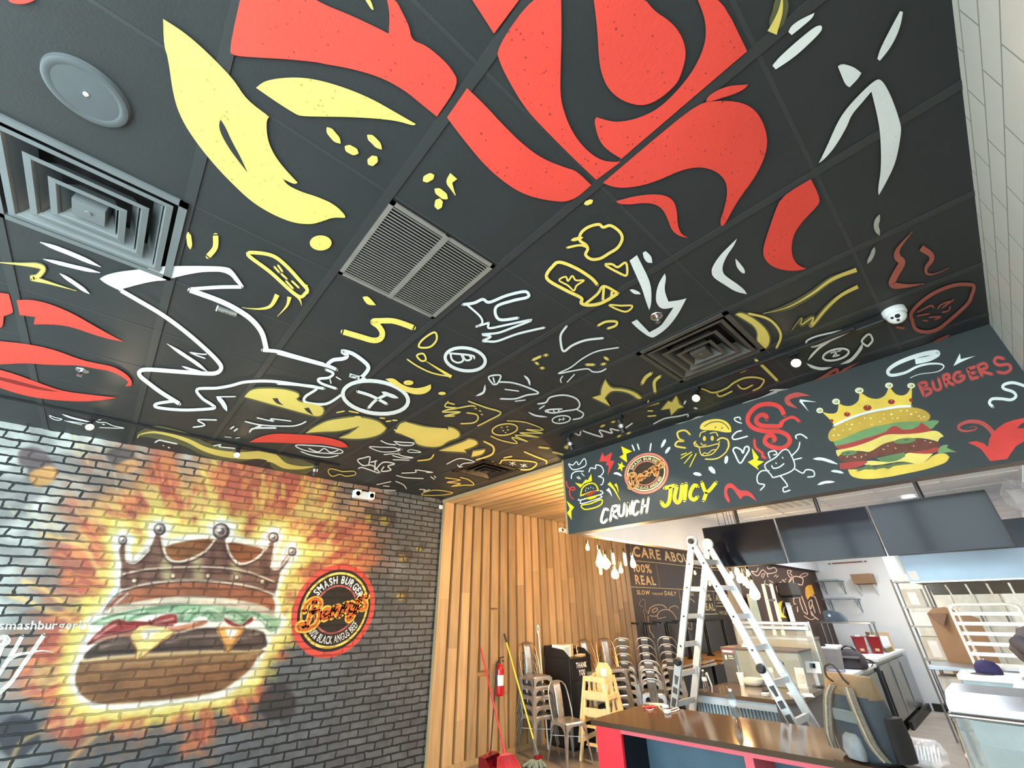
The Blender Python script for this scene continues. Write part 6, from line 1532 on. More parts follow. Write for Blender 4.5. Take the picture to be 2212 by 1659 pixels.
t = thing('charging_cable', 'red cable with white plugs lying on the brown counter top', 'cable', hit(1412, 1531, z=.901))
def fl(u, v, z=.905): return hit(u, v, z=z) - t.location
def smooth3(p, k=5):
    p = [Vector(q) for q in p]; out = []
    for i in range(len(p) - 1):
        a, b, c, d = p[max(0, i - 1)], p[i], p[i + 1], p[min(len(p) - 1, i + 2)]
        for q in range(k):
            s = q / k; out.append(.5 * (2 * b + (c - a) * s + (2 * a - 5 * b + 4 * c - d) * s * s + (3 * b - a - 3 * c + d) * s ** 3))
    out.append(p[-1]); return out
MB().tube(smooth3([fl(1388, 1526), fl(1395, 1531), fl(1404, 1534), fl(1412, 1530), fl(1420, 1523), fl(1428, 1531), fl(1445, 1534), fl(1462, 1529), fl(1466, 1533), fl(1450, 1538), fl(1432, 1536)]), .005, n=8).build('white_lead', mat('pinkish_cable', lin((238, 214, 206)), .5), t, True)
for u, v in ((1397, 1532), (1410, 1531)):
    mb = MB(); c = fl(u, v, .901)
    for q in range(5): a = q * 1.26; mb.tube(smooth3([c, c + Vector((.035 * math.cos(a), .035 * math.sin(a), .02)), c + Vector((.012 * math.cos(a + .9), .012 * math.sin(a + .9), .012))]), .006, n=6)
    mb.build('red_knot', REDP, t, True)
for u, v in ((1438, 1530), (1442, 1541)):
    c = fl(u, v, .901); mb = MB(); mb.box((c.x - .03, c.y - .022, 0), (c.x + .03, c.y + .022, .026), 0, .006); mb.build('plug', WHITEP, t)

# backpack standing on the counter
bp0 = Vector((4.93, .47, .9)); t = thing('backpack', 'grey and khaki roll top backpack standing on the brown counter', 'backpack', bp0, -.42); t.scale = (1.12, 1.12, 1.1)
def bag(sec, n=20, pw=2.6):
    mb = MB(); vs = []
    for z, w, d, oy in sec:
        for k in range(n):
            a = 2 * math.pi * k / n; c, s = math.cos(a), math.sin(a)
            vs.append((d * math.copysign(abs(c) ** (2 / pw), c) + oy, w * math.copysign(abs(s) ** (2 / pw), s), z))
    m = len(sec)
    mb.add(vs, [(r * n + j, r * n + (j + 1) % n, (r + 1) * n + (j + 1) % n, (r + 1) * n + j) for r in range(m - 1) for j in range(n)] + [tuple(range(n - 1, -1, -1)), tuple((m - 1) * n + j for j in range(n))])
    return mb
# local -x is the strap side towards the room
bag([(0, .13, .09, 0), (.02, .16, .11, 0), (.12, .17, .12, 0), (.24, .165, .11, 0), (.31, .155, .09, 0)]).build('body', GREYC, t, True)
bag([(.30, .157, .092, 0), (.33, .155, .08, 0), (.37, .15, .055, .0), (.40, .15, .035, .0), (.412, .148, .022, .0)]).build('roll_top', CANV, t, True)
MB().tube(smooth3([(-.06, .055, .37), (-.095, .06, .40), (-.105, .045, .45), (-.105, .0, .47), (-.105, -.03, .45), (-.095, -.045, .40), (-.06, -.04, .37)], 4), .006, n=8).build('grab_handle', mat('dark_brown_webbing', lin((74, 64, 52)), .8), t, True)
for sy in (-1, 1):
    pth = smooth3([(-.085, sy * .05, .355), (-.115, sy * .075, .30), (-.132, sy * .10, .20), (-.137, sy * .125, .10), (-.105, sy * .145, .03)], 4)
    mb = MB(); vs = []
    for p in pth: vs += [p + Vector((-.006, -.026, 0)), p + Vector((-.006, .026, 0)), p + Vector((.006, .026, 0)), p + Vector((.006, -.026, 0))]
    k = len(pth); mb.add(vs, [(i * 4 + j, i * 4 + (j + 1) % 4, i * 4 + 4 + (j + 1) % 4, i * 4 + 4 + j) for i in range(k - 1) for j in range(4)])
    st = mb.build('shoulder_strap', STRAP, t, True); MB().tube([p + Vector((-.012, 0, 0)) for p in pth], .006, n=6).build('webbing', mat('pale_webbing', lin((168, 160, 144)), .8, 0, .2, 60), st, True)
mb = MB(); mb.box((-.124, -.07, .18), (-.108, .075, .24), 0, .006); mb.build('back_pad', mat('pale_grey_pad', lin((122, 128, 128)), .85), t)
mb = bag([(.01, .05, .03, -.12), (.05, .06, .04, -.125), (.11, .05, .03, -.12), (.13, .03, .015, -.115)]); mb.build('front_pocket', mat('grey_pocket', lin((140, 146, 152)), .8, 0, .3, 12), t, True)
bag([(.02, .03, .07, .03), (.12, .035, .075, .03), (.22, .03, .06, .03)]).build('side_pocket', mat('black_pocket', lin((40, 38, 38)), .85), t, True).location = (0, -.165, 0)

# clear bag of cutlery at the counter end
pb = Vector((4.93, .30, .9)); pb = hit(2004, 1652, z=.9)
BS = .72
t = thing('plastic_bag', 'clear plastic bag of white cutlery between backpack and display case', 'bag', pb, -.2)
mb = bag([(0, .10, .12, 0), (.03, .15, .16, 0), (.10, .15, .15, 0), (.15, .12, .10, .02), (.17, .11, .05, .03)], 16)
rs = random.Random(2); mb.v = [((x + rs.uniform(-.012, .012)) * BS, (y + rs.uniform(-.012, .012)) * BS, max(z + rs.uniform(-.008, .008), 0) * BS) for x, y, z in mb.v]; mb.build('film', CLEARP, t)
for k in range(9): MB().bar((-.08 + .007 * k, .04 - .015 * k, .03), (-.02 + .008 * k, .05 - .015 * k, .09), .007, .003).build('cutlery', WHITEP, t)

# ------------------------------------------------------------------ second counter with corrugated front
t = thing('pickup_counter', 'dark topped pickup counter with a corrugated metal front', 'counter', (6.5, 2.45, 0)); O = Vector((6.5, 2.45, 0))
poly = [Vector(q) for q in ((6.49, 2.46, 0), (6.545, 1.60, 0), (6.80, 1.41, 0), (8.06, 1.45, 0), (8.06, 2.46, 0))]
mb = MB(); mb.prism([p - O + Vector((0, 0, .862)) for p in poly], (0, 0, .038)); mb.build('countertop', TOPD, t)
a, b = poly[0] - O, poly[1] - O; tv = (b - a).normalized(); nv = Vector((-tv.y, tv.x, 0));
if nv.x < 0: nv = -nv
mb = MB(); a1 = a + nv * .012; b1 = b + nv * .012; mb.prism([a1 + Vector((0, 0, .79)), b1 + Vector((0, 0, .79)), b1 + nv * .03 + Vector((0, 0, .79)), a1 + nv * .03 + Vector((0, 0, .79))], (0, 0, .072)); mb.build('trim_strip', TRIMB, t)
mb = MB(); n = 96; L1 = (b - a).length; vs = []
for i in range(n + 1):
    ph = i % 4; off = (.03, .03, .055, .055)[ph]
    q = a + tv * (L1 * i / n) + nv * off; vs += [q, q + Vector((0, 0, .80))]
mb.add(vs, [(2 * i, 2 * i + 2, 2 * i + 3, 2 * i + 1) for i in range(n)]); mb.build('corrugated_front', CORR, t)
mb = MB(); mb.prism([poly[1] - O + nv * .03, poly[2] - O + Vector((.02, .03, 0)), poly[2] - O + Vector((.05, .06, 0)), poly[1] - O + nv * .07], (0, 0, .862)); mb.build('angled_panel', GREYL, t)
mb = MB(); mb.prism([poly[2] - O + Vector((.02, .03, 0)), poly[3] - O + Vector((-.02, .03, 0)), poly[3] - O + Vector((-.02, .06, 0)), poly[2] - O + Vector((.02, .06, 0))], (0, 0, .862)); mb.build('side_panel', GREYL, t)
mb = MB(); mb.prism([poly[3] - O + Vector((-.04, .04, 0)), poly[4] - O + Vector((-.04, -.02, 0)), poly[4] - O + Vector((-.02, -.02, 0)), poly[3] - O + Vector((-.02, .04, 0))], (0, 0, .862)); mb.build('rear_panel', GREYL, t)
bottle(hit(1526, 1490, z=.901), .20, 'clear water bottle on the far pickup counter behind the ladder')
p = hit(1507, 1482, z=.901); t = thing('leaflet_holder', 'small white folded leaflet behind the far water bottle', 'leaflet', (p.x + .10, p.y - .14, .901), .3); mb = MB(); mb.prism([(-.035, 0, 0), (.035, 0, 0), (.035, .03, .14), (-.035, .03, .14)], (0, .004, 0)); mb.build('front_leaf', WHITEP, t); mb = MB(); mb.prism([(-.035, .07, 0), (.035, .07, 0), (.035, .04, .14), (-.035, .04, .14)], (0, .004, 0)); mb.build('back_leaf', WHITEP, t)

# pastry cabinet on the pickup counter
t = thing('pastry_cabinet', 'glass fronted pastry cabinet with a dark side panel', 'display cabinet', (7.4, 2.45, .901))
mb = MB(); mb.box((0, -.17, 0), (.5, 0, .37)); sp_ = mb.build('side_panel', GREYL if False else mat('charcoal_cabinet', lin((74, 78, 82)), .45), t)
mb = MB(); mb.box((-.002, -.165, .325), (0, -.005, .362)); mb.build('red_sign', mat('red_sign_frame', lin((178, 70, 74)), .5), sp_); mb = MB(); mb.box((-.004, -.15, .333), (-.002, -.02, .354)); mb.build('sign_paper', WHITEP, sp_)
mb = MB(); mb.box((-.003, -.06, .25), (0, -.035, .30)); mb.box((-.003, -.14, .285), (0, -.08, .297)); mb.box((-.003, -.15, .262), (0, -.08, .27)); mb.build('card_reader_sticker', PALE, sp_)
mb = MB(); mb.box((-.015, -.19, 0), (.005, -.172, .37)); mb.build('chrome_post', NICK, t)
mb = MB(); mb.box((0, -.93, .005), (.006, -.19, .365)); mb.build('front_glass', CLEAR, t)
mb = MB(); mb.box((-.01, -.95, .37), (.5, .0, .39)); mb.build('top_board', mat('dark_shelf_board', lin((84, 74, 74)), .4), t)
mb = MB(); mb.box((.46, -.94, 0), (.5, -.17, .37)); mb.build('back_wall', mat('taupe_panel', lin((150, 142, 126)), .5), t)
mb = MB(); mb.box((0, -.95, 0), (.5, -.935, .37)); mb.build('end_glass', CLEAR, t)
# tall glass screen with a chrome head rail
t = thing('sneeze_guard', 'tall glass screen with a double chrome head rail on the pickup counter', 'glass screen', (7.95, 1.46, .901))
mb = MB(); mb.box((0, 0, 0), (.008, .98, .66)); mb.build('glass_pane', CLEAR, t)
mb = MB(); mb.box((-.02, 0, .645), (.03, .98, .685), 0, .004); mb.box((-.035, .0, .59), (.02, .94, .632), 0, .004); mb.build('head_rail', STEEL, t)
mb = MB(); mb.box((-.01, -.012, 0), (.02, .0, .69)); mb.build('end_edge', mat('green_glass_edge', lin((190, 214, 210)), .2), t)
t = thing('beige_cabinet', 'plain taupe cabinet back with a dark slot behind the glass screen', 'cabinet', (8.2, 1.6, 0))
mb = MB(); mb.box((0, 0, 0), (.5, .8, 1.36)); mb.build('body', mat('taupe_cabinet', lin((140, 132, 118)), .5, 0, .1, 3), t)
mb = MB(); mb.box((-.003, .14, 1.18), (.001, .52, 1.21)); mb.build('slot', mat('slot_shadow', lin((100, 92, 80)), .6), t)
mb = MB(); mb.box((-.02, -.01, 1.36), (.52, .81, 1.385)); mb.build('worktop', STEEL, t)

def on_counter(name, u, v, label, cat, z=.901): p = hit(u, v, z=z); return thing(name, label, cat, p)
t = on_counter('bowl', 1628, 1481, 'wide white fluted bowl on the pickup counter', 'bowl')
mb = MB(); N = 32; prof = [(.06, 0), (.09, .01), (.115, .04), (.125, .075), (.118, .075), (.105, .04), (.08, .016), (0, .014)]; mb.lathe(prof, n=N)
mb.v = [(x * (1 + .025 * math.cos(8 * math.atan2(y, x))), y * (1 + .025 * math.cos(8 * math.atan2(y, x))), z) for x, y, z in mb.v]; mb.build('vessel', ENAM, t, True)
MB().lathe([(.055, 0), (.06, .004), (.055, .008)], n=24).build('foot_ring', ENAM, t, True)
t = on_counter('paper_cup', 1604, 1480, 'white paper cup beside the fluted bowl', 'cup')
MB().lathe([(0, 0), (.028, 0), (.042, .125), (.039, .125), (.026, .004)], n=24).build('cup_wall', WHITEP, t, True); MB().lathe([(.040, .122), (.044, .125), (.043, .130), (.039, .128)], n=24).build('rim', WHITEP, t, True)
t = on_counter('receipt_pad', 1651, 1499, 'small white pad with a black clip in front of the bowl', 'pad')
mb = MB(); mb.box((-.03, -.04, 0), (.05, .02, .012)); mb.build('paper', WHITEP, t); mb = MB(); mb.box((.03, -.02, .012), (.10, .03, .03), 0, .004); mb.build('clip', BLACKP, t)
t = on_counter('card_stand', 1735, 1487, 'white card stand nearest the corner of the pickup counter', 'card stand'); t.rotation_euler = (0, 0, .1)
mb = MB(); mb.prism([(0, -.05, 0), (0, .05, 0), (.06, .05, .20), (.06, -.05, .20)], (.006, 0, 0)); mb.build('card', WHITEP, t); mb = MB(); mb.prism([(-.003, -.03, .06), (-.003, .03, .06), (.02, .03, .14), (.02, -.03, .14)], (-.001, 0, 0)); mb.build('print', PALE, t); mb = MB(); mb.box((0, -.05, 0), (.09, .05, .008)); mb.build('base', WHITEP, t)
t = on_counter('tablet_terminal', 1768, 1484, 'white tablet terminal on an arm beside the glass screen edge', 'terminal'); t.rotation_euler = (0, 0, .1)
mb = MB(); mb.box((-.05, -.06, 0), (.09, .06, .012), 0, .004); mb.build('base', BLACKP, t); mb = MB(); mb.bar((.02, 0, .01), (.05, 0, .2), .04, .02); mb.build('arm', WHITEP, t); mb = MB(); mb.prism([(0, -.08, .14), (0, .08, .14), (.06, .08, .25), (.06, -.08, .25)], (.012, 0, .004)); mb.build('tablet', WHITEP, t)
mb = MB(); mb.prism([(.012, -.03, .19), (.012, .03, .19), (.042, .03, .235), (.042, -.03, .235)], (-.012, 0, .003)); mb.build('screen', SCREEN, t)
for i, (u, v, lb) in enumerate(((1714, 1500, 'open white booklet lying near the ladder foot'), (1745, 1503, 'white slip of paper at the corner of the pickup counter'))):
    t = on_counter('paper_sheet', u, v, lb, 'paper'); t.rotation_euler = (0, 0, .5); mb = MB(); mb.box((-.08, -.05, 0), (.08, .05, .004)); mb.build('sheet', WHITEP, t); mb = MB(); mb.prism([(-.07, -.045, .005), (.0, -.045, .02), (.0, .045, .02), (-.07, .045, .005)], (0, 0, .002)); mb.build('turned_page', WHITEP, t)
t = thing('card_box', 'upright grey and white carton behind the pastry cabinet glass', 'carton', hit(1642, 1462, x=7.6, ) if False else Vector((7.62, 1.98, .905)))
mb = MB(); mb.box((0, -.05, 0), (.05, .05, .17)); mb.build('carton_body', mat('grey_carton', lin((150, 156, 156)), .6), t); mb = MB(); mb.box((-.002, -.05, .12), (.0, .05, .17)); mb.box((-.002, -.05, 0), (0, .05, .03)); mb.build('white_band', WHITEP, t)
t = thing('utensil_stand', 'white pronged utensil stand on the pastry cabinet', 'stand', hit(1612, 1397, z=1.295))
MB().lathe([(0, 0), (.06, 0), (.05, .02), (.02, .05), (.018, .06), (0, .06)], n=20).build('foot', WHITEP, t, True)
for k in (-1, 0, 1): MB().tube([(0, .008 * k, .05), (0, .03 * k, .12), (0, .026 * k, .22)], .009, n=8).build('prong', WHITEP, t, True)

# ------------------------------------------------------------------ aluminium folding ladder between the two counters
t = thing('folding_ladder', 'open aluminium folding ladder standing between the two counters', 'ladder', (6.2, 1.86, 0)); O = Vector((6.2, 1.86, 0))
HT = [Vector((6.0, 1.88, 2.47)), Vector((6.40, 1.87, 2.47))]
def rail_pts(i, side):
    h_ = HT[i]
    ft = Vector((h_.x, 2.74, 0)) if side == 'A' else Vector((h_.x, .975, 0))
    return h_, ft
for side in 'AB':
    for i in (0, 1):
        h_, ft = rail_pts(i, side); d = (ft - h_).normalized(); a = h_ + d * .06; mid = h_ + d * ((h_ - ft).length * .53)
        mb = MB(); mb.bar(a - O, mid - O, .030, .072, up=(0, 1, 0)); r = mb.build('rail', ALU, t)
        mb = MB(); mb.bar(mid - d * .1 - O + Vector(((-.024 if i == 0 else .024), 0, 0)), ft - O + Vector(((-.024 if i == 0 else .024), 0, .01)), .028, .078, up=(0, 1, 0)); mb.build('outer_rail', ALU, t)
        mb = MB(); c = ft - O; mb.box((c.x - .05, c.y - .05, 0), (c.x + .03, c.y + .05, .03), 0, .006); mb.build('rubber_foot', BLACKP, t)
        xo = -.0165 if i == 0 else .0165
        mb = MB()
        for f in (.10, .2, .32, .44): q = h_ + d * ((h_ - ft).length * f) - O; mb.lathe([(0, .004), (.010, .004), (.011, 0)], q + Vector((xo, 0, 0)), (-1 if i == 0 else 1, 0, 0), 12)
        mb.build('rivets', BLACKM, r)
        q = h_ + d * ((h_ - ft).length * .50) - O; MB().lathe([(0, .045), (.03, .045), (.042, .03), (.042, 0)], q + Vector((xo * 2.2, 0, 0)), (-1 if i == 0 else 1, 0, 0), 20).build('lock_knob', BLACKP, t, True)
        if i == 0:   # warning decals on the lower rails
            mb = MB(); pd = Vector((0, -d.z, d.y)); L1 = (h_ - ft).length
            for k, f in enumerate((.555, .60, .64, .69, .73, .775)):
                q0 = h_ + d * (L1 * f) - O + Vector((-.0385, 0, 0)); q1 = q0 + d * (.085 if k % 2 == 0 else .06)
                mb.add([q0 - pd * .026, q0 + pd * .026, q1 + pd * (.026 if k % 3 else .012), q1 - pd * (.026 if k % 2 else .018)], [(0, 1, 2, 3)])
            mb.build('decals', mat('black_white_decal', lin((70, 74, 78)), .5, 0, .4, 60), t)
    for f in (.09, .205, .32, .435, .55, .665, .78, .895):
        p = [HT[i] + (rail_pts(i, side)[1] - HT[i]) * f - O for i in (0, 1)]
        MB().bar(p[0], p[1], .032, .05, up=(0, 0, 1)).build('rung', ALU, t)
for i in (0, 1):
    c = HT[i] - O; s = -1 if i == 0 else 1
    mb = MB(); mb.lathe([(0, .02), (.064, .02), (.07, .012), (.07, -.012), (.064, -.02), (0, -.02)], c, (1, 0, 0), 28); hg = mb.build('hinge', ALU, t, True)
    MB().lathe([(0, .05), (.028, .05), (.032, .044), (.032, .018)], c, (s, 0, 0), 24).build('hinge_knob', BLACKP if i == 0 else ALU, hg, True)

# ------------------------------------------------------------------ three menu screens on poles
GR = 'menu screens above the counter'
tvl = ['left menu screen, reflecting the ladder', 'middle menu screen between two others', 'right menu screen beside the steel hood']
for k, (y1_, y0_) in enumerate(((1.99, 1.10), (1.09, .20), (.19, -.69))):
    t = thing('menu_screen', 'switched off ' + tvl[k], 'television', (6.6, (y0_ + y1_) / 2, 2.452), 0, GR)
    w = (y1_ - y0_) / 2 - .002; hh = .247
    mb = MB(); mb.box((.0, -w, -hh), (.05, w, hh), 0, .004); bz = mb.build('bezel', BLACKP, t); bz.rotation_euler = (0, (-.02, -.085, -.125)[k], 0)
    mb = MB(); mb.quad((-.0012, w - .008, -hh + .014), (-.0012, -w + .008, -hh + .014), (-.0012, -w + .008, hh - .008), (-.0012, w - .008, hh - .008)); mb.build('panel', SCREEN, bz)
    mb = MB(); mb.tube([(.09, .0, -.05), (.09, .0, KZ - 2.452)], .02, n=12); mb.build('ceiling_pole', BLACKM, t, True)
    mb = MB(); mb.box((.05, -.12, -.12), (.08, .12, .12)); mb.build('mount_plate', BLACKM, t)

# ------------------------------------------------------------------ kitchen beyond the counters
t = thing('extractor_hood', 'large stainless extractor hood over the cooking line', 'hood', (8.0, -.35, 2.0))
y1_, y0_ = .615, YT + .37
mb = MB(); mb.box((0, -.66, .005), (1.2, .615, .30)); mb.prism([(0, -.66, .30), (0, .615, .30), (.25, .615, .62), (.25, -.66, .62)], (.95, 0, 0)); mb.build('canopy', mat('hood_steel', lin((128, 140, 152)), .36, .85, .06, 3), t)
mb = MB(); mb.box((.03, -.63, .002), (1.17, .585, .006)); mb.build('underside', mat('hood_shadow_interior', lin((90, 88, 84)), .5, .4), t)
mb = MB(); mb.box((-.003, .52, .03), (0, .60, .13)); mb.build('sticker', WHITEP, t)
for k in range(6):
    mb = MB(); x = .55; y = -.52 + k * .18; mb.prism([(x, y, .01), (x + .3, y, -.12), (x + .3, y + .16, -.12), (x, y + .16, .01)], (0, 0, .02)); mb.build('baffle_filter', mat('grease_filter', lin((128, 124, 112)), .4, .6), t)
mb = MB(); mb.box((-.012, -.66, 0), (.012, .615, .012)); mb.build('drip_edge', NICK, t)

t = thing('recessed_downlight', 'lit recessed downlight in the white kitchen ceiling', 'downlight', (8.24, -.05, KZ))
MB().lathe([(.07, 0), (.075, -.006), (.09, -.006), (.095, 0)], n=32).build('trim_ring', WHITEP, t, True); MB().lathe([(0, -.002), (.07, -.002)], n=32).build('lens', LEDW, t)
t = thing('ceiling_vent', 'white slatted air vent in the kitchen ceiling above the middle screen', 'vent', hit(1706, 1086, z=KZ))
mb = MB(); mb.box((-.3, -.3, -.012), (.3, .3, 0)); mb.build('frame', WHITEP, t); mb = MB(); [mb.bar((-.26, -.25 + .1 * k, -.016), (.26, -.25 + .1 * k, -.016), .05, .006) for k in range(6)]; mb.build('slats', PALE, t)
sp = hit(1653, 1112, z=KZ); t = thing('kitchen_sprinkler', 'small sprinkler head in the white kitchen ceiling over the left screen', 'sprinkler', sp); MB().lathe([(0, -.006), (.03, -.006), (.035, 0)], n=20).build('escutcheon', WHITEP, t); MB().lathe([(.006, 0), (.006, -.04), (.018, -.042), (0, -.046)], n=12).build('nozzle', NICK, t)

def wire_shelf(y0, y1, z, label):
    t = thing('wire_wall_shelf', label, 'shelf', (KX - .004, (y0 + y1) / 2, z), 0, 'wire shelves on the white wall'); h = (y1 - y0) / 2; m = mat('grey_epoxy_wire', lin((128, 142, 150)), .4, .4)
    mb = MB(); d = .46
    for k in range(12): mb.tube([(-.01 - d * k / 11, -h, 0), (-.01 - d * k / 11, h, 0)], .0045, n=5)
    for y in (-h, -h / 3, h / 3, h): mb.tube([(-.01, y, -.008), (-.01 - d, y, -.008)], .005, n=5)
    mb.tube([(-d - .01, -h, .02), (-d - .01, h, .02)], .006, n=6); mb.build('wire_deck', m, t)
    for y in (-h + .04, h - .04):
        mb = MB(); mb.tube([(-.008, y, 0), (-.008, y, -.26), (-d, y, -.012)], .007, n=6); mb.tube([(-.01, y, -.18), (-.15, y, -.01), (-.2, y, -.12), (-.3, y, -.01)], .0045, n=5); mb.build('bracket', m, t)
wire_shelf(1.98, 2.42, 2.25, 'upper grey wire shelf on the white back wall')
wire_shelf(1.80, 2.40, 1.89, 'lower grey wire shelf on the white back wall')
t = thing('cardboard_tray', 'brown cardboard tray box on two wall brackets', 'box', (KX - .02, 1.58, 2.16))
mb = MB(); mb.prism([(0, -.17, 0), (-.30, -.17, .02), (-.36, -.17, .20), (0, -.17, .2)], (0, .35, 0)); mb.build('tray', CARD, t); mb = MB(); [mb.prism([(.01, y, 0), (-.2, y, .0), (.01, y, -.22)], (0, .015, 0)) for y in (-.14, .15)]; mb.build('brackets', WHITEP, t)
t = thing('pipe_rail', 'thin maroon rail fixed high on the white back wall', 'rail', (KX - .003, 1.8, 2.62)); mb = MB(); mb.box((-.02, -.36, -.012), (0, .36, .012)); mb.build('bar', mat('maroon_trim', lin((120, 66, 72)), .5), t); mb = MB(); [mb.box((-.024, y - .02, -.016), (0, y + .02, .016)) for y in (-.3, .3)]; mb.build('clips', PALE, t)

def prep(x0, x1, z, label, y0=1.42, y1=2.44, doors=2):
    t = thing('prep_table_fridge', label, 'prep fridge', (x0, y0, 0)); L = x1 - x0; D = y1 - y0
    mb = MB(); mb.box((0, 0, .12), (L, D, z - .04)); mb.build('cabinet', STEEL, t)
    mb = MB(); mb.box((-.03, -.05, z - .04), (L + .03, D, z), 0, .004); mb.build('cutting_board_top', WHITEP, t)
    w = L / doors
    for k in range(doors):
        mb = MB(); mb.box((k * w + .015, -.03, .16), ((k + 1) * w - .015, 0, z - .1), 0, .004); dr = mb.build('door', STEEL, t)
        mb = MB(); mb.box((k * w + .03, -.05, .2), (k * w + .05, -.03, z - .16)); mb.build('handle', NICK if k else BLACKP, dr)
    for x in (.06, L - .06):
        for y in (.06, D - .06): MB().tube([(x, y, .012), (x, y, .12)], .025, n=10).build('caster', BLACKP, t)
prep(8.72, 10.35, .95, 'white topped prep fridge nearest the taupe cabinet')
prep(10.6, 13.1, 1.0, 'white topped stainless prep fridge against the back wall', doors=3)
t = thing('over_shelf', 'stainless over shelf on four posts above the far prep fridge', 'shelf', (12.0, 1.95, 1.001))
mb = MB(); mb.box((-.22, -.44, .46), (.22, .40, .49)); mb.build('shelf_board', STEEL, t)
for x in (-.19, .19):
    for y in (-.41, .37): MB().tube([(x, y, 0), (x, y, .46)], .016, n=10).build('post', STEEL, t, True)
t = thing('bread_slicer', 'grey blue rounded appliance on the over shelf', 'appliance', (12.0, 2.08, 1.493))
mb = MB(); P_ = [(0, .16, 0), (0, -.17, 0), (0, -.16, .06), (0, -.08, .15), (0, .02, .19), (0, .14, .19), (0, .17, .16), (0, .17, .03)]; mb.prism([Vector(q) + Vector((-.12, 0, 0)) for q in P_], (.22, 0, 0)); mb.build('housing', mat('grey_blue_plastic', lin((82, 98, 112)), .4), t)
MB().lathe([(0, .006), (.022, .006), (.025, 0)], (-.121, .07, .10), (-1, 0, 0), 20).build('dial', WHITEP, t, True)
t = thing('meat_slicer', 'white counter machine with two black knobs beside the glass edge', 'appliance', (9.35, 1.78, .951), .1)
mb = MB(); mb.box((-.2, -.2, .0), (.3, .25, .24), 0, .02); mb.build('base', PALE, t); mb = MB(); mb.box((-.23, -.23, .24), (.34, .28, .285), 0, .01); mb.build('lid_plate', WHITEP, t)
for y in (-.06, .05): MB().lathe([(0, .03), (.03, .03), (.034, 0)], (-.15, y, .285), n=16).build('knob', BLACKP, t, True)
mb = MB(); mb.prism([(-.205, -.14, .05), (-.205, .17, .05), (-.2, .15, .17), (-.2, -.12, .17)], (-.012, 0, 0)); mb.build('vent_panel', mat('grey_vent_panel', lin((104, 100, 96)), .5), t)
mb = MB(); mb.prism([(.0, .12, .285), (.25, .12, .285), (.2, .12, .55), (.08, .12, .55)], (0, .03, 0)); mb.build('fence', PALE, t)
t = thing('open_case', 'open grey display case with a white lower tray on the near prep fridge', 'case', (8.98, 1.47, .951))
mb = MB(); mb.prism([(-.05, 0, 0), (-.05, .33, 0), (.12, .33, .26), (.12, 0, .26)], (.015, 0, 0)); mb.build('lid', mat('grey_case', lin((112, 110, 110)), .5), t); mb = MB(); mb.box((-.2, 0, 0), (.0, .36, .03)); mb.build('tray', mat('lilac_grey_tray', lin((156, 152, 172)), .5), t)
t = thing('tool_bag', 'dark grey tool bag on the near prep fridge', 'bag', (9.62, 1.5, .951), .15)
bag([(0, .16, .22, 0), (.02, .18, .24, 0), (.12, .18, .24, 0), (.2, .13, .2, 0), (.23, .06, .16, 0)], 20, 3.2).build('body', CHARC, t, True); mb = MB(); [mb.tube(smooth3([(x, -.14, .14), (x, -.05, .26), (x, .05, .26), (x, .14, .14)]), .01, n=6) for x in (-.06, .06)]; mb.build('handles', BLACKP, t, True); mb = MB(); mb.box((-.26, -.12, .135), (-.22, .10, .16), 0, .006); mb.build('flap', GREYL, t)
mb = MB(); [mb.tube(smooth3([(.12 + .05 * k, -.17, .10), (.15 + .05 * k, -.24, .06), (.13 + .05 * k, -.20, .012)]), .004, n=5) for k in range(4)]; mb.build('loose_straps', BLACKP, t)
GR = 'maroon food containers'
for k, (x, y, lb) in enumerate(((11.55, 1.74, 'maroon square food container on the left of the pair'), (11.72, 1.55, 'maroon square food container on the right of the pair'))):
    t = thing('food_container', lb, 'container', (x, y, 1.001), .3, GR)
    mb = MB(); a = .075; b = .088; vs = [(-a, -a, 0), (a, -a, 0), (a, a, 0), (-a, a, 0), (-b, -b, .25), (b, -b, .25), (b, b, .25), (-b, b, .25)]; mb.add(vs, [(0, 3, 2, 1), (0, 1, 5, 4), (1, 2, 6, 5), (2, 3, 7, 6), (3, 0, 4, 7)]); mb.build('tub', MAROON, t); mb = MB(); mb.box((-.1, -.1, .25), (.1, .1, .265), 0, .004); mb.build('lid', MAROON, t); mb = MB(); mb.box((-.06, -.04, .265), (.07, .04, .28)); mb.build('white_clip', WHITEP, t); mb = MB(); mb.box((-.1, -.03, .04), (-.074, .03, .08)); mb.build('spigot', CARDL, t)
t = thing('carton_with_label', 'brown carton with a white panel leaning by the back wall', 'box', (12.45, 1.56, 1.001), .5); mb = MB(); mb.box((0, -.16, 0), (.2, .16, .30)); mb.build('carton_body', CARDL, t); mb = MB(); mb.box((-.003, -.12, .05), (0, .10, .24)); mb.build('white_panel', WHITEP, t)
for k in range(3):
    t = thing('small_jar', ['small olive jar closest to the maroon containers', 'small olive jar in the middle of three', 'small olive jar nearest the counter corner'][k], 'jar', (12.0 + .2 * k, 1.46, 1.001), 0, 'small jars on the far prep fridge'); MB().lathe([(0, 0), (.035, 0), (.035, .06), (.025, .07), (0, .07)], n=14).build('jar_body', mat('olive_jar', lin((120, 108, 70)), .3), t, True); MB().lathe([(0, .085), (.03, .085), (.03, .068)], n=14).build('lid', PALE, t, True)
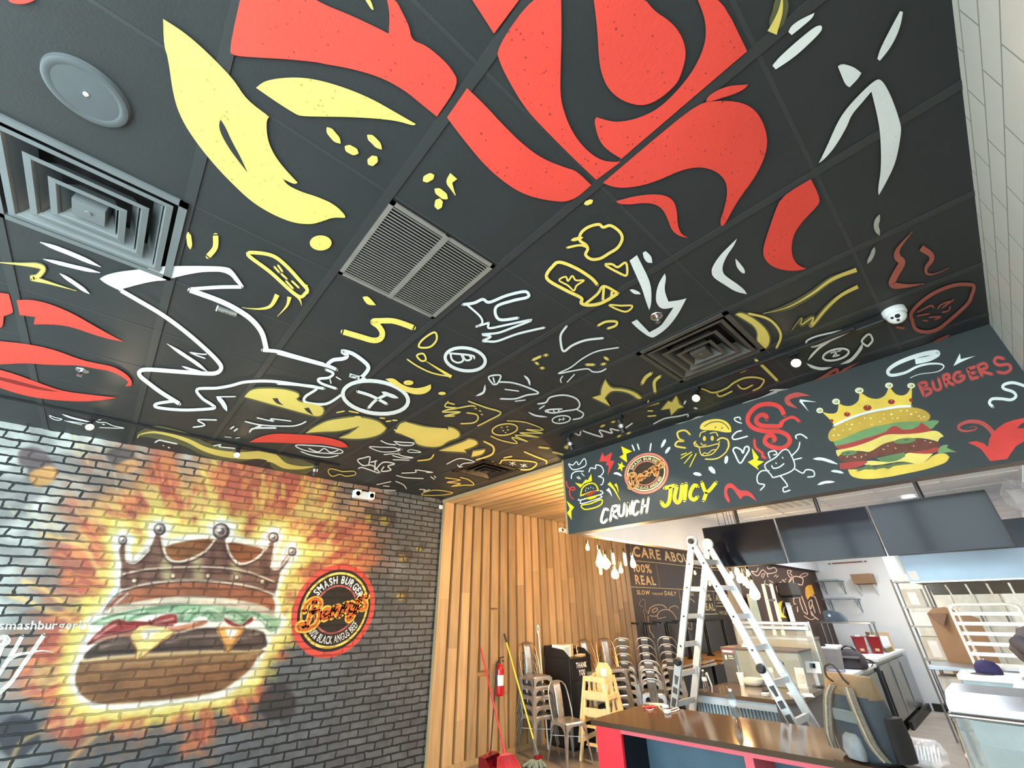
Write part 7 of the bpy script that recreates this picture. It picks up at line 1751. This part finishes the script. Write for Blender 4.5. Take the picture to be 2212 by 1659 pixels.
# wall things on the partition
t = thing('towel_dispenser', 'dark dispenser box hung on the chalk drawn partition', 'dispenser', hit(1690, 1272, y=YP - .002)); mb = MB(); mb.box((-.28, -.22, -.12), (.28, 0, .10), 0, .02); mb.build('cover', mat('charcoal_cover', lin((62, 56, 54)), .45), t); mb = MB(); mb.box((-.22, -.20, -.15), (.22, -.04, -.12)); mb.build('slot', VOID, t)
t = thing('shelf_upright', 'pale perforated metal shelf upright leaning on the partition', 'shelf upright', (8.9, 2.3, 0))
a = hit(1648, 1262, x=9.2) - Vector((8.9, 2.3, 0)); b = hit(1680, 1400, x=8.9) - Vector((8.9, 2.3, 0)); b = Vector((b.x, b.y, .9))
d = b - a
for k in (0, 1): MB().bar(a + Vector((.1 * k, -.09 * k, 0)), b + Vector((.1 * k, -.09 * k, 0)), .05, .02).build('perforated_rail', PALE, t)
for f in (.2, .5, .8): MB().bar(a + d * f, a + d * f + Vector((.1, -.09, 0)), .03, .03).build('link', GREYL, t)
t = thing('pale_board', 'pale upright board beside the grey partition end', 'board', (8.66, 2.40, .9)); mb = MB(); mb.box((0, -.015, .0), (.28, .015, 1.05)); mb.build('board', mat('pale_green_board', lin((176, 178, 156)), .6), t); mb = MB(); mb.box((.28, -.012, 0), (.33, .012, 1.0)); mb.build('dark_edge', BLACKP, t)
t = thing('shelf_support', 'grey counter cabinet under the pale board', 'cabinet', (8.64, 2.2, 0)); mb = MB(); mb.box((.06, .0, 0), (.5, .26, .88)); mb.build('carcass', GREYL, t); mb = MB(); mb.box((.04, -.02, .88), (.52, .27, .899)); mb.build('worktop', STEEL, t)
t = thing('notice_sheet', 'white printed notice standing above the glass screen rail', 'notice', hit(1708, 1325, y=2.44)); mb = MB(); mb.box((-.13, -.004, -.25), (.13, .004, .18)); mb.build('sheet', WHITEP, t); mb = MB(); [mb.box((-.09, -.006, z), (.09, -.004, z + .012)) for z in (-.05, 0, .05, .1)]; mb.build('print_lines', PALE, t)

# ------------------------------------------------------------------ right hand side: racks and shelving
t = thing('sheet_pan_rack', 'tall white sheet pan rack with many runners', 'rack', (7.2, -.27, 0)); w = .235
for x in (0, .62):
    mb = MB(); pts = smooth3([(x, w, .1), (x, w, 1.0), (x, w, 1.70), (x, w - .015, 1.745), (x, w - .06, 1.77), (x, 0, 1.77), (x, -w + .06, 1.77), (x, -w + .015, 1.745), (x, -w, 1.70), (x, -w, 1.0), (x, -w, .1)], 4); mb.tube(pts, .0125, n=8); mb.build('end_frame', ENAM, t, True)
for k in range(18):
    z = .28 + k * .083
    mb = MB()
    for s in (-1, 1): mb.box((0, s * w - .018 * (s > 0) - .0, z), (.62, s * w + .018 * (s < 0), z + .004)); 
    mb.build('runner', ENAM, t)
    if k % 1 == 0: MB().box((-.004, -w + .012, z - .012), (.006, w - .012, z + .018)).build('cross_rail', ENAM, t)
for x in (0, .62):
    for s in (-1, 1): MB().lathe([(0, -.02), (.045, -.02), (.045, .02), (0, .02)], (x, s * w, .046), (0, 1, 0), 16).build('caster', BLACKP, t, True); 
mb = MB(); [mb.tube([(x, s * w, .07), (x, s * w, .12)], .012, n=8) for x in (0, .62) for s in (-1, 1)]; mb.build('caster_stem', STEEL, t)

t = thing('steel_work_table', 'stainless work table with two under shelves behind the rack', 'table', (9.0, .27, 0))
mb = MB(); mb.box((0, -.55, 1.05), (.7, .29, 1.09), 0, .004); mb.build('tabletop', STEEL, t)
for z in (.78, .45): mb = MB(); mb.box((.02, -.53, z), (.68, .27, z + .03)); mb.build('shelf', STEEL, t)
for x in (.03, .67):
    for y in (-.52, .26): MB().tube([(x, y, .012), (x, y, 1.05)], .02, n=10).build('leg', STEEL, t, True)
for k, (y, lb) in enumerate(((.14, 'white tub on the upper under shelf by the table leg'), (-.12, 'white tub on the upper under shelf beside another'))):
    q = thing('storage_tub', lb, 'tub', (9.15, .27 + y, .811), 0, 'tubs under the work table'); mb = MB(); mb.box((0, -.1, 0), (.3, .1, .15), 0, .01); mb.build('tub_body', WHITEP, q); mb = MB(); mb.box((-.01, -.11, .15), (.31, .11, .165)); mb.build('lid', PALE, q)

t = thing('shelving_unit', 'pale wire shelving unit standing by the cream wall', 'shelving', (10.8, .62, 0)); m = mat('pale_shelf_frame', lin((150, 150, 146)), .4, .4)
for x in (0, .45):
    for y in (-.18, .2): MB().tube([(x, y, .012), (x, y, 2.15)], .014, n=8).build('post', m, t, True)
for z in (1.0, 1.45, 1.72, 2.1):
    mb = MB(); mb.box((-.01, -.19, z), (.46, .21, z + .02)); mb.build('shelf', m, t)
for k, (z, hh, c) in enumerate(((1.021, .3, PALE), (1.471, .2, WHITEP), (1.741, .26, PALE))):
    q = thing('stacked_lid_set', ['pale cartons on the lowest seen shelf of the shelving unit', 'white cartons on the middle shelf of the shelving unit', 'pale cartons on the upper shelf of the shelving unit'][k], 'carton', (10.85, .66, z)); mb = MB(); mb.box((0, -.15, 0), (.3, .1, hh)); mb.build('carton_body', c, q); mb = MB(); mb.box((-.003, -.08, .03), (0, .03, hh - .05)); mb.build('carton_label', WHITEP, q)
t = thing('door_panel', 'cream wall locker panels beyond the shelving unit', 'locker', (12.6, .55, 0)); mb = MB(); mb.box((0, -.9, 0), (.4, .4, 2.3)); mb.build('carcass', mat('cream_locker', lin((206, 202, 186)), .5), t)
for k in range(4): mb = MB(); mb.box((-.02, -.87 + .31 * k, .1), (0, -.59 + .31 * k, 2.25), 0, .004); dr = mb.build('door', mat('cream_locker', (0, 0, 0)), t); mb = MB(); mb.box((-.035, -.84 + .31 * k, 1.5), (-.02, -.82 + .31 * k, 1.62)); mb.build('handle', GREYL, dr)
t = thing('cardboard_sheet', 'tall flattened brown cardboard behind the pan rack', 'cardboard', (10.05, .36, 0))
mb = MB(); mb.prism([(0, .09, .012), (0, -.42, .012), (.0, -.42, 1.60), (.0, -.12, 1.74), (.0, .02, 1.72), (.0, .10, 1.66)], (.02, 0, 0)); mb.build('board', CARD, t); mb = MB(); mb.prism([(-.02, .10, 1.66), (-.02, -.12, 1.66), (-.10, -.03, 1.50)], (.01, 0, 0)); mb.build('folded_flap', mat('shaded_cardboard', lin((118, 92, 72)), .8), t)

p = hit(2148, 1450, x=7.0); zc = 1.20
t = thing('equipment_cart', 'white topped equipment cart in front of the pan rack', 'cart', (6.62, -.13, 0))
mb = MB(); mb.box((0, -.19, 1.20), (.45, .2, 1.24), 0, .006); mb.build('top', WHITEP, t); mb = MB(); mb.box((.02, -.17, .15), (.43, .18, 1.20)); mb.build('cabinet', mat('pale_blue_grey_metal', lin((178, 196, 204)), .4, .3), t)
for x in (.07, .38):
    for y in (-.12, .13): MB().tube([(x, y, 0), (x, y, .15)], .03, n=10).build('caster', BLACKP, t)
t = thing('baseball_cap', 'navy cloth cap lying on the white topped cart', 'cap', (6.86, -.13, 1.241), 2.6)
MB().lathe([(.085, 0), (.088, .02), (.08, .06), (.055, .09), (.02, .102), (0, .104)], n=24).build('crown', NAVY, t, True)
mb = MB(); vs = [(.08 * math.cos(a), .08 * math.sin(a), .006) for a in [math.radians(q) for q in range(-60, 61, 12)]] + [(.075 + .085 * math.cos(a) * 1.0, .085 * math.sin(a), .001) for a in [math.radians(q) for q in range(-75, 76, 15)]]; n = 11; mb.add(vs, [(i, i + 1, i + 12, i + 11) for i in range(10)]); o = mb.build('peak', CHARC, t, True); o.modifiers.new('thickness', 'SOLIDIFY').thickness = .004
MB().lathe([(0, .008), (.006, .006), (.007, 0)], (0, 0, .102), n=10).build('button', WHITEP, t, True)
t = thing('dark_jacket', 'charcoal jacket bundled on a white stand at the right edge', 'jacket', (6.36, -.56, 1.331))
mb = bag([(0, .15, .16, 0), (.05, .19, .2, 0), (.13, .2, .19, .01), (.2, .17, .17, .0), (.27, .12, .13, .02), (.30, .05, .06, 0)], 22, 2.2); rs = random.Random(4); mb.v = [(x * (1 + .13 * math.sin(7 * z * 9 + 3 * math.atan2(y, x))), y * (1 + .12 * math.cos(5 * z * 11 + 4 * math.atan2(y, x))), z) for x, y, z in mb.v]; mb.build('body', CHARC, t, True)
MB().tube(smooth3([(-.17, .15, .2), (-.22, .1, .12), (-.2, -.02, .05)]), [.05] * 11, n=10).build('sleeve', CHARC, t, True)
t = thing('white_stand', 'white stand carrying the charcoal jacket', 'stand', (6.36, -.56, 0)); mb = MB(); mb.box((-.17, -.22, 1.29), (.22, .22, 1.33), 0, .006); mb.build('top', WHITEP, t); mb = MB(); mb.box((-.14, -.2, 0), (.2, .2, 1.29)); mb.build('column', mat('pale_blue_grey_metal', (0, 0, 0)), t)
t = thing('plastic_tote', 'large white plastic tote at the right edge behind the display case', 'tote', (5.36, -.58, 0)); mb = MB(); mb.box((-.1, -.32, 0), (.35, .30, 1.12)); mb.build('stand', mat('pale_blue_grey_metal', (0, 0, 0)), t); mb = MB(); mb.prism([(-.12, .30, 1.12), (-.12, .24, 1.30), (.37, .24, 1.30), (.37, .30, 1.12)], (0, -.60, 0)); mb.build('bin', WHITEP, t); mb = MB(); mb.box((-.14, -.34, 1.295), (.39, .27, 1.315), 0, .006); mb.build('rim', WHITEP, t)

# glass display case at the counter end
t = thing('glass_display_case', 'stainless countertop display case with a curved glass front', 'display case', (4.32, -.08, .0))
L = .92; m = STEEL
mb = MB(); mb.box((0, -L, 0), (.75, .0, .90)); mb.build('base_cabinet', mat('pale_blue_grey_metal', (0, 0, 0)), t)
mb = MB(); mb.prism([(.05, .0, 1.285), (.05, .0, 1.315), (.18, .0, 1.36), (.55, .0, 1.36), (.55, .0, 1.285)], (0, -L, 0)); mb.build('top_panel', STEEL, t)
mb = MB(); mb.tube([(.045, .005, 1.27), (.045, -L, 1.27)], .014, n=12); mb.build('front_rail', NICK, t, True)
mb = MB(); prof = [(.04, 1.26), (.01, 1.22), (-.03, 1.14), (-.06, 1.05), (-.07, .96), (-.06, .905)]
vs = [(x, y, z) for x, z in prof for y in (0, -L)]; mb.add(vs, [(2 * i, 2 * i + 1, 2 * i + 3, 2 * i + 2) for i in range(5)]); mb.build('curved_glass', CLEAR, t, True)
mb = MB(); mb.prism([(.55, 0, .9), (.55, 0, 1.29)] + [(x, 0, z) for x, z in prof], (0, -.012, 0)); mb.build('end_panel', CLEARP, t)
mb = MB(); mb.tube([(x, -.006, z) for x, z in prof], .006, n=8); mb.build('edge_trim', NICK, t, True)
mb = MB(); mb.box((.02, -L, 1.07), (.5, -.02, 1.078)); mb.build('inner_shelf', CLEAR, t); mb = MB(); mb.box((.53, -L, .9), (.55, -.01, 1.29)); mb.build('back_panel', mat('bright_back_panel', lin((206, 218, 222)), .3), t)  # back panel made pale to stand in for reflections in the glass
mb = MB(); mb.box((-.06, -L, .90), (.55, 0, .915)); mb.build('deck', STEEL, t)

# wrapped lamp high on the right kitchen wall
t = thing('wrapped_fixture', 'wall fixture wrapped in clear plastic at the top right of the kitchen', 'fixture', hit(2182, 1040, y=YT + .10)); t.location.z = min(t.location.z, KZ - .2)
mb = bag([(-.16, .06, .07, 0), (-.1, .1, .1, 0), (.04, .11, .11, 0), (.14, .07, .08, 0), (.17, .02, .03, 0)], 14, 2.2); rs = random.Random(9); mb.v = [(x + rs.uniform(-.02, .02), y + rs.uniform(-.02, .02), z) for x, y, z in mb.v]; mb.build('plastic_wrap', CLEARP, t)
MB().lathe([(0, -.1), (.05, -.1), (.06, .05), (0, .06)], n=16).build('fixture_body', WHITEP, t, True)
